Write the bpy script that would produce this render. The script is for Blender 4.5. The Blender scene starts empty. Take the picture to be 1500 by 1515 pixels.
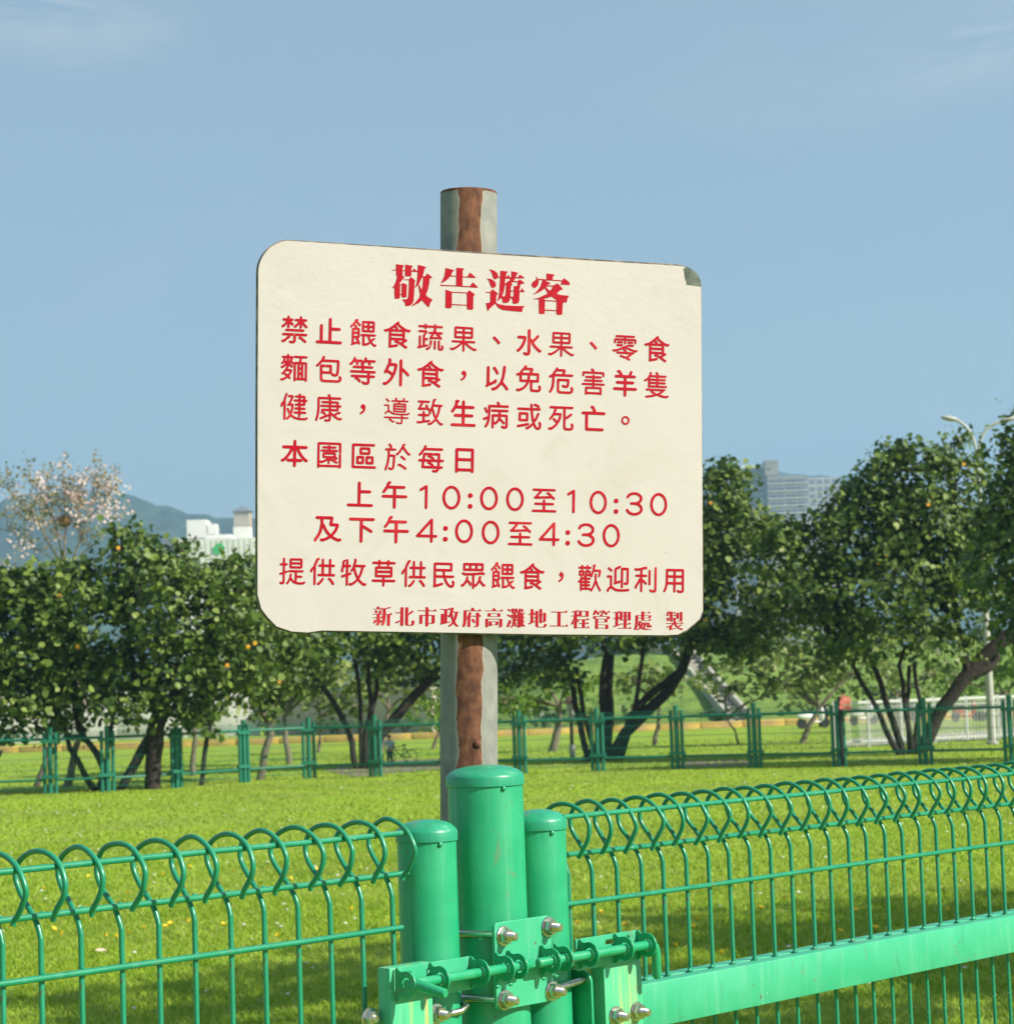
import bpy, bmesh, math, random
import numpy as np
from mathutils import Vector, Matrix

# ---------------------------------------------------------------- camera, sky, sun, exposure
scene = bpy.context.scene
COL = scene.collection
R_ = math.radians
EYE = Vector((0, 0, 1.5)); FPX = 3250.0; CX, CY = 750.0, 757.5
PITCH, ROLL = R_(4.71), R_(2.0)
_f = Vector((0, math.cos(PITCH), math.sin(PITCH))); _r = Vector((1, 0, 0)); _u = _r.cross(_f)
CR = _r * math.cos(ROLL) - _u * math.sin(ROLL); CU = _r * math.sin(ROLL) + _u * math.cos(ROLL)
cam = bpy.data.cameras.new('camera'); camo = bpy.data.objects.new('camera', cam); COL.objects.link(camo)
camo.matrix_world = Matrix(((CR.x, CU.x, -_f.x, EYE.x), (CR.y, CU.y, -_f.y, EYE.y), (CR.z, CU.z, -_f.z, EYE.z), (0, 0, 0, 1)))
cam.sensor_fit = 'HORIZONTAL'; cam.sensor_width = 36; cam.lens = 36 * FPX / 1500
cam.clip_start = 0.05; cam.clip_end = 9000
cam.dof.use_dof = True; cam.dof.focus_distance = 3.03; cam.dof.aperture_fstop = 20
scene.camera = camo

SUN_AZ, SUN_EL = R_(66), R_(37)          # azimuth measured from behind the camera towards the right
TO_SUN = Vector((math.sin(SUN_AZ) * math.cos(SUN_EL), -math.cos(SUN_AZ) * math.cos(SUN_EL), math.sin(SUN_EL)))
world = bpy.data.worlds.new('World'); scene.world = world; world.use_nodes = True
wn, wl = world.node_tree.nodes, world.node_tree.links
wn.clear()
w_out = wn.new('ShaderNodeOutputWorld'); w_bg = wn.new('ShaderNodeBackground'); w_sky = wn.new('ShaderNodeTexSky')
w_sky.sky_type = 'NISHITA'; w_sky.sun_disc = False; w_sky.sun_elevation = SUN_EL
w_sky.sun_rotation = math.atan2(TO_SUN.x, TO_SUN.y)
w_sky.air_density = 1.0; w_sky.dust_density = 0.6; w_sky.ozone_density = 2.2; w_sky.altitude = 20
w_geo = wn.new('ShaderNodeTexCoord'); w_map = wn.new('ShaderNodeMapping'); w_map.inputs['Scale'].default_value = (2.6, 2.6, 7.5); w_map.inputs['Location'].default_value = (0.35, 0.1, 0.6)
w_noise = wn.new('ShaderNodeTexNoise'); w_noise.inputs['Scale'].default_value = 1.5; w_noise.inputs['Detail'].default_value = 6; w_noise.inputs['Roughness'].default_value = 0.52; w_noise.inputs['Distortion'].default_value = 0.5
w_ramp = wn.new('ShaderNodeMapRange'); w_ramp.inputs[1].default_value = 0.50; w_ramp.inputs[2].default_value = 0.80; w_ramp.inputs[3].default_value = 0.0; w_ramp.inputs[4].default_value = 0.16
w_mix = wn.new('ShaderNodeMix'); w_mix.data_type = 'RGBA'; w_mix.inputs['B'].default_value = (4.6, 4.9, 5.0, 1)
wl.new(w_geo.outputs['Generated'], w_map.inputs['Vector']); wl.new(w_map.outputs[0], w_noise.inputs['Vector'])
wl.new(w_noise.outputs[0], w_ramp.inputs[0])
w_add = wn.new('ShaderNodeMath'); w_add.operation = 'ADD'; w_add.use_clamp = True; wl.new(w_ramp.outputs[0], w_add.inputs[0]); wl.new(w_add.outputs[0], w_mix.inputs['Factor'])
w_veil = wn.new('ShaderNodeMix'); w_veil.data_type = 'RGBA'; w_veil.inputs['Factor'].default_value = 0.52; w_veil.inputs['B'].default_value = (2.62, 3.50, 3.72, 1)   # thin even veil of high cloud
wl.new(w_sky.outputs[0], w_veil.inputs['A']); wl.new(w_veil.outputs['Result'], w_mix.inputs['A'])
def wisp(az, el, width, height, turn, strength, chain):
    # a torn streak of high cloud round one direction of the sky
    d = Vector((math.sin(az) * math.cos(el), math.cos(az) * math.cos(el), math.sin(el)))
    m1 = wn.new('ShaderNodeMapping'); m1.vector_type = 'POINT'
    q = d.to_track_quat('Y', 'Z').to_matrix(); q = q @ Matrix.Rotation(turn, 3, 'Y'); m1.vector_type = 'TEXTURE'; m1.inputs['Rotation'].default_value = q.to_euler()
    m2 = wn.new('ShaderNodeMapping'); m2.inputs['Scale'].default_value = (1 / width, 0, 1 / height)
    ln = wn.new('ShaderNodeVectorMath'); ln.operation = 'LENGTH'; fo = wn.new('ShaderNodeMapRange'); fo.interpolation_type = 'SMOOTHSTEP'
    fo.inputs[1].default_value = 1.0; fo.inputs[2].default_value = 0.0; fo.inputs[3].default_value = 0.0; fo.inputs[4].default_value = 1.0
    m3 = wn.new('ShaderNodeMapping'); m3.inputs['Scale'].default_value = (14, 14, 55)
    nz = wn.new('ShaderNodeTexNoise'); nz.inputs['Scale'].default_value = 1.0; nz.inputs['Detail'].default_value = 8; nz.inputs['Roughness'].default_value = 0.62; nz.inputs['Distortion'].default_value = 0.8
    nr = wn.new('ShaderNodeMapRange'); nr.inputs[1].default_value = 0.38; nr.inputs[2].default_value = 0.72
    mu = wn.new('ShaderNodeMath'); mu.operation = 'MULTIPLY'; mu2 = wn.new('ShaderNodeMath'); mu2.operation = 'MULTIPLY'; mu2.inputs[1].default_value = strength
    wl.new(w_geo.outputs['Generated'], m1.inputs[0]); wl.new(m1.outputs[0], m2.inputs[0]); wl.new(m2.outputs[0], ln.inputs[0]); wl.new(ln.outputs['Value'], fo.inputs[0])
    wl.new(m1.outputs[0], m3.inputs[0]); wl.new(m3.outputs[0], nz.inputs['Vector']); wl.new(nz.outputs[0], nr.inputs[0]); wl.new(fo.outputs[0], mu.inputs[0]); wl.new(nr.outputs[0], mu.inputs[1]); wl.new(mu.outputs[0], mu2.inputs[0])
    if chain is None: return mu2.outputs[0]
    ad = wn.new('ShaderNodeMath'); ad.operation = 'ADD'; ad.use_clamp = True; wl.new(chain, ad.inputs[0]); wl.new(mu2.outputs[0], ad.inputs[1]); return ad.outputs[0]
w_ch = None
for px_, py_, wd, hg, tn, sg in [(70, 25, .085, .030, .05, .75), (1440, 75, .075, .030, -.15, .60), (1150, 150, .10, .022, .1, .22), (1385, 612, .022, .009, .45, .55), (10, 750, .03, .008, .1, .45), (500, 320, .12, .03, .0, .16), (1900, 300, .12, .05, .1, .5), (-500, 200, .14, .05, -.1, .5)]:
    dd = (_f + CR * ((px_ - CX) / FPX) - CU * ((py_ - CY) / FPX)).normalized()
    w_ch = wisp(math.atan2(dd.x, dd.y), math.asin(dd.z), wd, hg, tn, sg, w_ch); wl.new(w_mix.outputs['Result'], w_bg.inputs['Color'])
wl.new(w_ch, w_add.inputs[1])
w_bg.inputs['Strength'].default_value = 0.089
wl.new(w_bg.outputs[0], w_out.inputs['Surface'])
sun = bpy.data.lights.new('sun', 'SUN'); suno = bpy.data.objects.new('sun', sun); COL.objects.link(suno)
sun.energy = 5.0; sun.angle = R_(0.6); sun.color = (1.0, 0.93, 0.80)
suno.rotation_euler = TO_SUN.to_track_quat('Z', 'Y').to_euler(); suno.location = (20, -20, 30)
scene.view_settings.view_transform = 'Standard'; scene.view_settings.look = 'None'
scene.view_settings.exposure = 0.78; scene.view_settings.gamma = 1.0; scene.view_settings.use_curve_mapping = False
scene.render.engine = 'CYCLES'; scene.cycles.max_bounces = 6; scene.cycles.diffuse_bounces = 3

rnd = random.Random(7); rng = np.random.default_rng(11)

# ---------------------------------------------------------------- helpers
def ray(x, y): return _f + CR * ((x - CX) / FPX) - CU * ((y - CY) / FPX)
def at(x, y, Y):                                   # the point of the place seen at (x, y) at the distance Y
    d = ray(x, y); return EYE + d * (Y / d.y)
def on_ground(x, y, z=0.0):
    d = ray(x, y); return EYE + d * ((z - EYE.z) / d.z)

def tag(o, label=None, cat=None, group=None, kind=None):
    if label: o['label'] = label
    if cat: o['category'] = cat
    if group: o['group'] = group
    if kind: o['kind'] = kind
    return o
def empty(name, loc, rz=0.0):
    o = bpy.data.objects.new(name, None); COL.objects.link(o); o.location = loc; o.rotation_euler = (0, 0, rz)
    o.empty_display_size = 0.1
    return o
def link_mesh(name, me, parent=None):
    o = bpy.data.objects.new(name, me); COL.objects.link(o)
    if parent: o.parent = parent
    return o
def obj_from_arrays(name, verts, faces_flat, nper, mat, parent=None, smooth=False):
    me = bpy.data.meshes.new(name)
    nv = len(verts); nf = len(faces_flat) // nper
    me.vertices.add(nv); me.vertices.foreach_set('co', np.asarray(verts, dtype=np.float32).ravel())
    me.loops.add(nf * nper); me.loops.foreach_set('vertex_index', np.asarray(faces_flat, dtype=np.int32))
    me.polygons.add(nf); me.polygons.foreach_set('loop_start', np.arange(nf, dtype=np.int32) * nper)
    try: me.polygons.foreach_set('loop_total', np.full(nf, nper, dtype=np.int32))
    except Exception: pass
    if smooth: me.polygons.foreach_set('use_smooth', np.ones(nf, dtype=bool))
    me.update(calc_edges=True); me.validate()
    me.materials.append(mat)
    return link_mesh(name, me, parent)

class MB:
    """collects shapes into one mesh"""
    def __init__(self): self.v = []; self.f = []
    def add(self, vs, fs):
        b = len(self.v); self.v += [tuple(p) for p in vs]; self.f += [tuple(i + b for i in f) for f in fs]; return self
    def box(self, lo, hi):
        x0, y0, z0 = lo; x1, y1, z1 = hi
        return self.add([(x0,y0,z0),(x1,y0,z0),(x1,y1,z0),(x0,y1,z0),(x0,y0,z1),(x1,y0,z1),(x1,y1,z1),(x0,y1,z1)],
                        [(0,3,2,1),(4,5,6,7),(0,1,5,4),(1,2,6,5),(2,3,7,6),(3,0,4,7)])
    def bbox(self, lo, hi, c=0.002):
        # box with chamfered edges
        bm = bmesh.new(); bmesh.ops.create_cube(bm, size=1)
        for v in bm.verts: v.co = Vector([(lo[i] + hi[i]) / 2 + v.co[i] * (hi[i] - lo[i]) for i in range(3)])
        bmesh.ops.bevel(bm, geom=list(bm.edges), offset=c, segments=2, affect='EDGES', profile=0.5)
        bm.verts.index_update()
        self.add([v.co[:] for v in bm.verts], [[v.index for v in f.verts] for f in bm.faces]); bm.free(); return self
    def tube(self, pts, rad, n=8, cap=True):
        pts = [Vector(p) for p in pts]; k = len(pts)
        rads = rad if isinstance(rad, (list, tuple)) else [rad] * k
        tang = []
        for i in range(k):
            t = (pts[min(i + 1, k - 1)] - pts[max(i - 1, 0)]); tang.append(t.normalized())
        ref = Vector((0, 0, 1)) if abs(tang[0].z) < 0.9 else Vector((1, 0, 0))
        a = tang[0].cross(ref).normalized(); vs = []; fs = []
        for i in range(k):
            a = (a - tang[i] * a.dot(tang[i])).normalized(); b = tang[i].cross(a)
            for j in range(n):
                th = 2 * math.pi * j / n; vs.append(pts[i] + (a * math.cos(th) + b * math.sin(th)) * rads[i])
        for i in range(k - 1):
            for j in range(n):
                j2 = (j + 1) % n; fs.append((i * n + j, i * n + j2, (i + 1) * n + j2, (i + 1) * n + j))
        if cap: fs.append(tuple(reversed(range(n)))); fs.append(tuple(range((k - 1) * n, k * n)))
        return self.add(vs, fs)
    def lathe(self, prof, n=32, axis=(0, 0, 0), M=None):
        vs = []; fs = []
        for (r, z) in prof:
            for j in range(n):
                th = 2 * math.pi * j / n; p = Vector((r * math.cos(th), r * math.sin(th), z))
                if M: p = M @ p
                vs.append(p + Vector(axis))
        for i in range(len(prof) - 1):
            for j in range(n):
                j2 = (j + 1) % n; fs.append((i * n + j, i * n + j2, (i + 1) * n + j2, (i + 1) * n + j))
        fs.append(tuple(reversed(range(n)))); fs.append(tuple(range((len(prof) - 1) * n, len(prof) * n)))
        return self.add(vs, fs)
    def ball(self, c, r, seg=10, rings=6):
        prof = [(max(1e-4, math.sin(math.pi * i / rings)), -math.cos(math.pi * i / rings)) for i in range(rings + 1)]
        rr = r if isinstance(r, (tuple, list)) else (r, r, r)
        m = MB().lathe(prof, seg)
        return self.add([(c[0] + x * rr[0], c[1] + y * rr[1], c[2] + z * rr[2]) for x, y, z in m.v], m.f)
    def build(self, name, mat, parent=None, smooth=None):
        me = bpy.data.meshes.new(name); me.from_pydata(self.v, [], self.f); me.update()
        me.materials.append(mat)
        if smooth is not None:
            me.polygons.foreach_set('use_smooth', [True] * len(me.polygons)); me.set_sharp_from_angle(angle=R_(smooth))
        return link_mesh(name, me, parent)

def plate_mesh(loops, thick, bevel=0.0, name='plate', M=None):
    """flat outline(s) with holes -> solid plate; local XY outline, thickness centred on Z"""
    cu = bpy.data.curves.new(name, 'CURVE'); cu.dimensions = '2D'; cu.fill_mode = 'BOTH'
    cu.extrude = max(0.0, thick / 2 - bevel); cu.bevel_depth = bevel; cu.bevel_resolution = 1
    if bevel: cu.offset = -bevel
    for L in loops:
        s = cu.splines.new('POLY'); s.points.add(len(L) - 1)
        for p, q in zip(s.points, L): p.co = (q[0], q[1], 0, 1)
        s.use_cyclic_u = True
    o = bpy.data.objects.new('tmp', cu)
    me = bpy.data.meshes.new_from_object(o)
    bpy.data.objects.remove(o); bpy.data.curves.remove(cu)
    if M is not None: me.transform(M)
    me.name = name
    return me
def add_me(name, me, mat, parent=None, smooth=None):
    me.materials.clear(); me.materials.append(mat)
    if smooth is not None:
        me.polygons.foreach_set('use_smooth', [True] * len(me.polygons)); me.set_sharp_from_angle(angle=R_(smooth))
    return link_mesh(name, me, parent)
def arc(cx, cy, r, a0, a1, n=8): return [(cx + r * math.cos(R_(a0 + (a1 - a0) * i / n)), cy + r * math.sin(R_(a0 + (a1 - a0) * i / n))) for i in range(n + 1)]
def rrect(x0, y0, x1, y1, r):
    return arc(x0 + r, y0 + r, r, 180, 270) + arc(x1 - r, y0 + r, r, 270, 360) + arc(x1 - r, y1 - r, r, 0, 90) + arc(x0 + r, y1 - r, r, 90, 180)

# ---------------------------------------------------------------- materials
def mat(name, base, rough=0.5, metal=0.0, spec=0.5, noise=None, bump=None, trans=0.0, coat=0.0):
    """noise = (scale, second colour, low, high[, detail]) ; bump = (scale, strength, distance)"""
    m = bpy.data.materials.new(name); m.use_nodes = True; nt = m.node_tree; N = nt.nodes; L = nt.links
    p = N['Principled BSDF']; p.inputs['Base Color'].default_value = (*base, 1); p.inputs['Roughness'].default_value = rough
    p.inputs['Metallic'].default_value = metal; p.inputs['Specular IOR Level'].default_value = spec
    if coat: p.inputs['Coat Weight'].default_value = coat; p.inputs['Coat Roughness'].default_value = 0.2
    tc = N.new('ShaderNodeTexCoord')
    if noise:
        n = N.new('ShaderNodeTexNoise'); n.inputs['Scale'].default_value = noise[0]; n.inputs['Detail'].default_value = noise[4] if len(noise) > 4 else 6
        mr = N.new('ShaderNodeMapRange'); mr.inputs[1].default_value = noise[2]; mr.inputs[2].default_value = noise[3]
        mx = N.new('ShaderNodeMix'); mx.data_type = 'RGBA'; mx.inputs['A'].default_value = (*base, 1); mx.inputs['B'].default_value = (*noise[1], 1)
        L.new(tc.outputs['Object'], n.inputs['Vector']); L.new(n.outputs[0], mr.inputs[0]); L.new(mr.outputs[0], mx.inputs['Factor'])
        L.new(mx.outputs['Result'], p.inputs['Base Color'])
    if bump:
        n2 = N.new('ShaderNodeTexNoise'); n2.inputs['Scale'].default_value = bump[0]; n2.inputs['Detail'].default_value = 4
        b = N.new('ShaderNodeBump'); b.inputs['Strength'].default_value = bump[1]; b.inputs['Distance'].default_value = bump[2]
        L.new(tc.outputs['Object'], n2.inputs['Vector']); L.new(n2.outputs[0], b.inputs['Height']); L.new(b.outputs[0], p.inputs['Normal'])
    return m
def leaf_mat(name, dark, mid, light, rough=0.42, transl=0.25, spec=0.5, extra=None):
    m = bpy.data.materials.new(name); m.use_nodes = True; nt = m.node_tree; N = nt.nodes; L = nt.links
    p = N['Principled BSDF']; out = N['Material Output']
    g = N.new('ShaderNodeNewGeometry'); cr = N.new('ShaderNodeValToRGB'); e = cr.color_ramp.elements
    e[0].color = (*dark, 1); e[0].position = 0.0; e[1].color = (*light, 1); e[1].position = 1.0
    k = e.new(0.5); k.color = (*mid, 1)
    if extra:
        k = e.new(0.965); k.color = (*light, 1); k = e.new(0.975); k.color = (*extra, 1); e[-1].color = (*extra, 1)
    L.new(g.outputs['Random Per Island'], cr.inputs[0]); L.new(cr.outputs[0], p.inputs['Base Color'])
    p.inputs['Roughness'].default_value = rough; p.inputs['Specular IOR Level'].default_value = spec
    t = N.new('ShaderNodeBsdfTranslucent'); L.new(cr.outputs[0], t.inputs['Color'])
    mx = N.new('ShaderNodeMixShader'); mx.inputs[0].default_value = transl
    L.new(p.outputs[0], mx.inputs[1]); L.new(t.outputs[0], mx.inputs[2]); L.new(mx.outputs[0], out.inputs['Surface'])
    return m

def paint(name, base, chalk, rough=0.34):
    """gloss green paint with chalky fading, fine pitting and tiny chips"""
    m = mat(name, base, rough=rough, noise=(14, chalk, 0.42, 0.78), bump=(260, 0.06, 0.001), coat=0.12)
    nt = m.node_tree; N = nt.nodes; L = nt.links; p = N['Principled BSDF']
    src = p.inputs['Base Color'].links[0].from_socket
    tc = next(n for n in N if n.type == 'TEX_COORD')
    v = N.new('ShaderNodeTexVoronoi'); v.inputs['Scale'].default_value = 55; L.new(tc.outputs['Object'], v.inputs['Vector'])
    lt = N.new('ShaderNodeMath'); lt.operation = 'LESS_THAN'; lt.inputs[1].default_value = 0.055; L.new(v.outputs['Distance'], lt.inputs[0])
    n2 = N.new('ShaderNodeTexNoise'); n2.inputs['Scale'].default_value = 9; L.new(tc.outputs['Object'], n2.inputs['Vector'])
    gt = N.new('ShaderNodeMath'); gt.operation = 'GREATER_THAN'; gt.inputs[1].default_value = 0.6; L.new(n2.outputs[0], gt.inputs[0])
    mu = N.new('ShaderNodeMath'); mu.operation = 'MULTIPLY'; L.new(lt.outputs[0], mu.inputs[0]); L.new(gt.outputs[0], mu.inputs[1])
    mx = N.new('ShaderNodeMix'); mx.data_type = 'RGBA'; mx.inputs['B'].default_value = (0.5, 0.6, 0.5, 1)
    L.new(mu.outputs[0], mx.inputs['Factor']); L.new(src, mx.inputs['A']); L.new(mx.outputs['Result'], p.inputs['Base Color'])
    last = mx.outputs['Result']
    # vertical washed-out and grimy runs, then rusty chips
    def layer(scl, lo, hi, col, amt, det=5):
        nonlocal last
        mp = N.new('ShaderNodeMapping'); mp.inputs['Scale'].default_value = scl; L.new(tc.outputs['Object'], mp.inputs['Vector'])
        q = N.new('ShaderNodeTexNoise'); q.inputs['Scale'].default_value = 1; q.inputs['Detail'].default_value = det; q.inputs['Distortion'].default_value = .5; L.new(mp.outputs[0], q.inputs['Vector'])
        r = N.new('ShaderNodeMapRange'); r.inputs[1].default_value = lo; r.inputs[2].default_value = hi; r.inputs[4].default_value = amt; L.new(q.outputs[0], r.inputs[0])
        x = N.new('ShaderNodeMix'); x.data_type = 'RGBA'; x.inputs['B'].default_value = (*col, 1); L.new(r.outputs[0], x.inputs['Factor']); L.new(last, x.inputs['A']); last = x.outputs['Result']
    layer((75, 75, 5), .56, .76, (min(1, chalk[0] * 2.2 + .05), chalk[1] * 1.12, chalk[2] * 1.35), .45)
    layer((46, 46, 7), .60, .78, (base[0] * .8, base[1] * .55, base[2] * .6), .45)
    layer((30, 30, 30), .655, .70, (.15, .17, .09), .40, 8)
    layer((150, 150, 110), .715, .73, (.13, .065, .03), .9, 3)
    L.new(last, p.inputs['Base Color'])
    nr = N.new('ShaderNodeMapRange'); nr.inputs[3].default_value = rough - 0.06; nr.inputs[4].default_value = rough + 0.16
    L.new(n2.outputs[0], nr.inputs[0]); L.new(nr.outputs[0], p.inputs['Roughness'])
    return m
M_green = paint('green_paint', (0.007, 0.290, 0.125), (0.030, 0.360, 0.170))
M_bar = paint('sunlit_green_paint', (0.035, 0.375, 0.195), (0.065, 0.420, 0.235))  # lighter copy of the green: sun and sky reflection put into the colour
M_wire = paint('green_wire_coating', (0.006, 0.210, 0.105), (0.02, 0.27, 0.14), 0.30)
M_cap = paint('green_cap_paint', (0.010, 0.265, 0.140), (0.03, 0.32, 0.18), 0.33)
M_steel = mat('stainless_steel', (0.60, 0.57, 0.52), rough=0.27, metal=1.0, noise=(60, (0.42, 0.36, 0.28), 0.5, 0.8), bump=(300, 0.12, 0.0006))

def rusty_paint():
    m = paint('green_paint_with_rust_streaks', (0.055, 0.43, 0.21), (0.10, 0.47, 0.25))
    nt = m.node_tree; N = nt.nodes; L = nt.links; p = N['Principled BSDF']; src = p.inputs['Base Color'].links[0].from_socket
    tc = next(n for n in N if n.type == 'TEX_COORD')
    mp = N.new('ShaderNodeMapping'); mp.inputs['Scale'].default_value = (70, 70, 3.5); L.new(tc.outputs['Object'], mp.inputs['Vector'])
    n = N.new('ShaderNodeTexNoise'); n.inputs['Scale'].default_value = 1.0; n.inputs['Detail'].default_value = 5; L.new(mp.outputs[0], n.inputs['Vector'])
    mr = N.new('ShaderNodeMapRange'); mr.inputs[1].default_value = 0.53; mr.inputs[2].default_value = 0.70; L.new(n.outputs[0], mr.inputs[0])
    mx = N.new('ShaderNodeMix'); mx.data_type = 'RGBA'; mx.inputs['B'].default_value = (0.50, 0.42, 0.14, 1)
    L.new(mr.outputs[0], mx.inputs['Factor']); L.new(src, mx.inputs['A'])
    mr2 = N.new('ShaderNodeMapRange'); mr2.inputs[1].default_value = 0.66; mr2.inputs[2].default_value = 0.76; L.new(n.outputs[0], mr2.inputs[0])
    mx2 = N.new('ShaderNodeMix'); mx2.data_type = 'RGBA'; mx2.inputs['B'].default_value = (0.24, 0.10, 0.03, 1)
    L.new(mr2.outputs[0], mx2.inputs['Factor']); L.new(mx.outputs['Result'], mx2.inputs['A']); L.new(mx2.outputs['Result'], p.inputs['Base Color'])
    return m
M_rusty = rusty_paint()

# ---------------------------------------------------------------- the gate line: frame x = along, y = away from the camera, z = up
G_O = Vector((0.0795, 3.0906, 0)); G_RZ = R_(90 - 43.50)
FRAME = Matrix.Rotation(G_RZ, 4, 'Z')
def gate_root(name, s0, label, cat, group=None):
    e = empty(name, G_O + (FRAME @ Vector((s0, 0, 0))), G_RZ); e['s0'] = s0
    return tag(e, label, cat, group)

def post_with_cap(root, ds, r, top, mat_post=M_green):
    b = MB().lathe([(r, -0.02), (r, top - 0.0205), (r - 0.001, top - 0.016)], 40, (ds, 0, 0))
    b.build('post', mat_post, root, smooth=40)
    p = [(r + 0.0010, top - 0.0215), (r + 0.0021, top - 0.0208), (r + 0.0023, top - 0.0095), (r + 0.0012, top - 0.0068), (r * 0.955, top - 0.0038), (r * 0.87, top - 0.0004), (r * 0.72, top + 0.0026), (r * 0.5, top + 0.0050), (r * 0.25, top + 0.0064), (0.0012, top + 0.0068)]
    c = MB().lathe(p, 40, (ds, 0, 0))
    cap = c.build('post_cap', M_cap, root, smooth=50)
    # small rivet tab below the rim of the cap
    MB().ball((ds - r * 0.30, -r * 0.955 - 0.0012, top - 0.0240), (0.0035, 0.002, 0.0035), 10, 6).build('cap_rivet', M_cap, cap, smooth=60)
    return cap

LOOP = [(0, 0.08), (0, 0.6), (0, 1.2470), (-0.003, 1.258), (-0.0115, 1.271), (-0.0260, 1.285), (-0.0390, 1.299), (-0.0455, 1.313), (-0.0425, 1.327),
        (-0.0295, 1.3390), (-0.006, 1.3450), (0.0170, 1.3415), (0.0350, 1.3310), (0.0455, 1.3160), (0.0465, 1.3045), (0.0405, 1.2930), (0.0310, 1.2815), (0.0235, 1.2730), (0.0205, 1.2690)]
def smooth_path(P, k=2):
    for _ in range(k):
        Q = [P[0]]
        for a, b in zip(P[:-1], P[1:]):
            Q += [tuple(a[i] * .75 + b[i] * .25 for i in range(len(a))), tuple(a[i] * .25 + b[i] * .75 for i in range(len(a)))]
        P = Q + [P[-1]]
    return P
_lp = LOOP[:3] + smooth_path(LOOP[2:], 2)[1:]
def wires(root, s_list, reach):
    """four slightly different bends of the same wire, shared between the wires of a gate"""
    s0 = root['s0']; kinds = []
    for i, s in enumerate(s_list):
        if i < 4:
            bent = [(0 if q < 3 else rnd.uniform(-.0012, .0012), a * reach + (0 if q < 3 else rnd.uniform(-.0014, .0014)), z + (0 if q < 3 else rnd.uniform(-.0012, .0012))) for q, (a, z) in enumerate(LOOP)]
            pts = bent[:2] + smooth_path(bent[2:], 3); pts = [(x, -a, z) for x, a, z in pts]
            o = MB().tube(pts, 0.0033, 8).build('wire', M_wire, root, smooth=60); kinds.append(o.data)
        else: o = link_mesh('wire', kinds[rnd.randrange(4)], root)
        o.location = (s - s0 + rnd.uniform(-.0011, .0011), 0, 0); o.rotation_euler = (0, rnd.uniform(-.0016, .0016), rnd.uniform(-.07, .07))
def rails(root, ends_a, ends_b):
    s0 = root['s0']
    for (o, z), a, b in zip([(0.0290, 1.3275), (0.0040, 1.2735), (0.0065, 1.2060)], ends_a, ends_b):
        a = a - s0; b = b - s0
        pts = [(a + (b - a) * i / 12, -o + rnd.uniform(-.0006, .0006), z + rnd.uniform(-.0006, .0006)) for i in range(13)]
        MB().tube(pts, 0.0037, 10).build('rail', M_wire, root, smooth=60)
def flat_bars(root, a, b):
    s0 = root['s0']; a -= s0; b -= s0
    for lo, hi in [(0.0036, 0.031), (-0.031, -0.0036)]:
        MB().bbox((a, -hi, 1.0210), (b, -lo, 1.0840), 0.0022).build('flat_bar', M_bar, root, smooth=40)
    # low bars close to the ground
    for lo, hi in [(0.0036, 0.031), (-0.031, -0.0036)]:
        MB().bbox((a, -hi, 0.16), (b, -lo, 0.223), 0.0022).build('flat_bar', M_bar, root, smooth=40)

def bolt(root, s, o, z, name='bolt', towards=1, ln=0.0215):
    """washer, hexagon nut and threaded end pointing out of the plate"""
    M = Matrix.Translation((s - root['s0'], -o, z)) @ Matrix.Rotation(R_(90 * towards), 4, 'X') @ Matrix.Rotation(rnd.uniform(0, 1), 4, 'Z')
    pr = [(0.0132, 0), (0.0136, 0.0008), (0.0130, 0.0020), (0.0095, 0.0024)]
    w = MB().lathe(pr, 24, M=M)
    rt = w.build('bolt', M_steel, root, smooth=40)
    h = MB().lathe([(0.0104, 0.0024), (0.0110, 0.0030), (0.0110, 0.0086), (0.0098, 0.0104), (0.0060, 0.0106)], 6, M=M); h.build('nut', M_steel, rt, smooth=12)
    th = []
    zz = 0.0106; i = 0
    while zz < ln:
        th += [(0.0058, zz), (0.0047, zz + 0.0009)]; zz += 0.0019
    th += [(0.0054, zz), (0.0040, zz + 0.0012)]
    MB().lathe(th, 16, M=M).build('threaded_end', M_steel, rt, smooth=40)
    return rt
# vertical plates: maps outline (u, v) -> along/up for plates facing the camera
def face_plate(root, loops, o, thick, name, material, bevel=0.0006):
    M = Matrix(((1, 0, 0, -root['s0']), (0, 0, -1, -o), (0, 1, 0, 0), (0, 0, 0, 1)))   # local z -> towards camera
    return add_me(name, plate_mesh(loops, thick, bevel, name, M), material, root, smooth=35)
# plates standing square to the line: outline (o, z)
def cross_plate(root, loops, s, thick, name, material, bevel=0.0005, parent=None):
    M = Matrix(((0, 0, 1, s - root['s0']), (-1, 0, 0, 0), (0, 1, 0, 0), (0, 0, 0, 1)))
    return add_me(name, plate_mesh(loops, thick, bevel, name, M), material, parent or root, smooth=35)
ROD_O, ROD_Z = 0.0800, 1.1465
def keeper(root, s, parent=None, big=1.0):
    r = 0.0165 * big
    L = [(0.0615, ROD_Z - 0.0205), (0.0655, ROD_Z - 0.0200), (0.0680, ROD_Z - 0.0165), (0.0705, ROD_Z - 0.0145)] + arc(ROD_O, ROD_Z, r, -100, 100, 14) \
        + [(0.0715, ROD_Z + 0.0150), (0.0680, ROD_Z + 0.0160), (0.0655, ROD_Z + 0.0190), (0.0615, ROD_Z + 0.0195)]
    H = list(reversed(arc(ROD_O, ROD_Z, 0.0086, 0, 345, 16)))
    return cross_plate(root, [L, H], s, 0.0026, 'keeper', M_green, 0.0004, parent)

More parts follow.
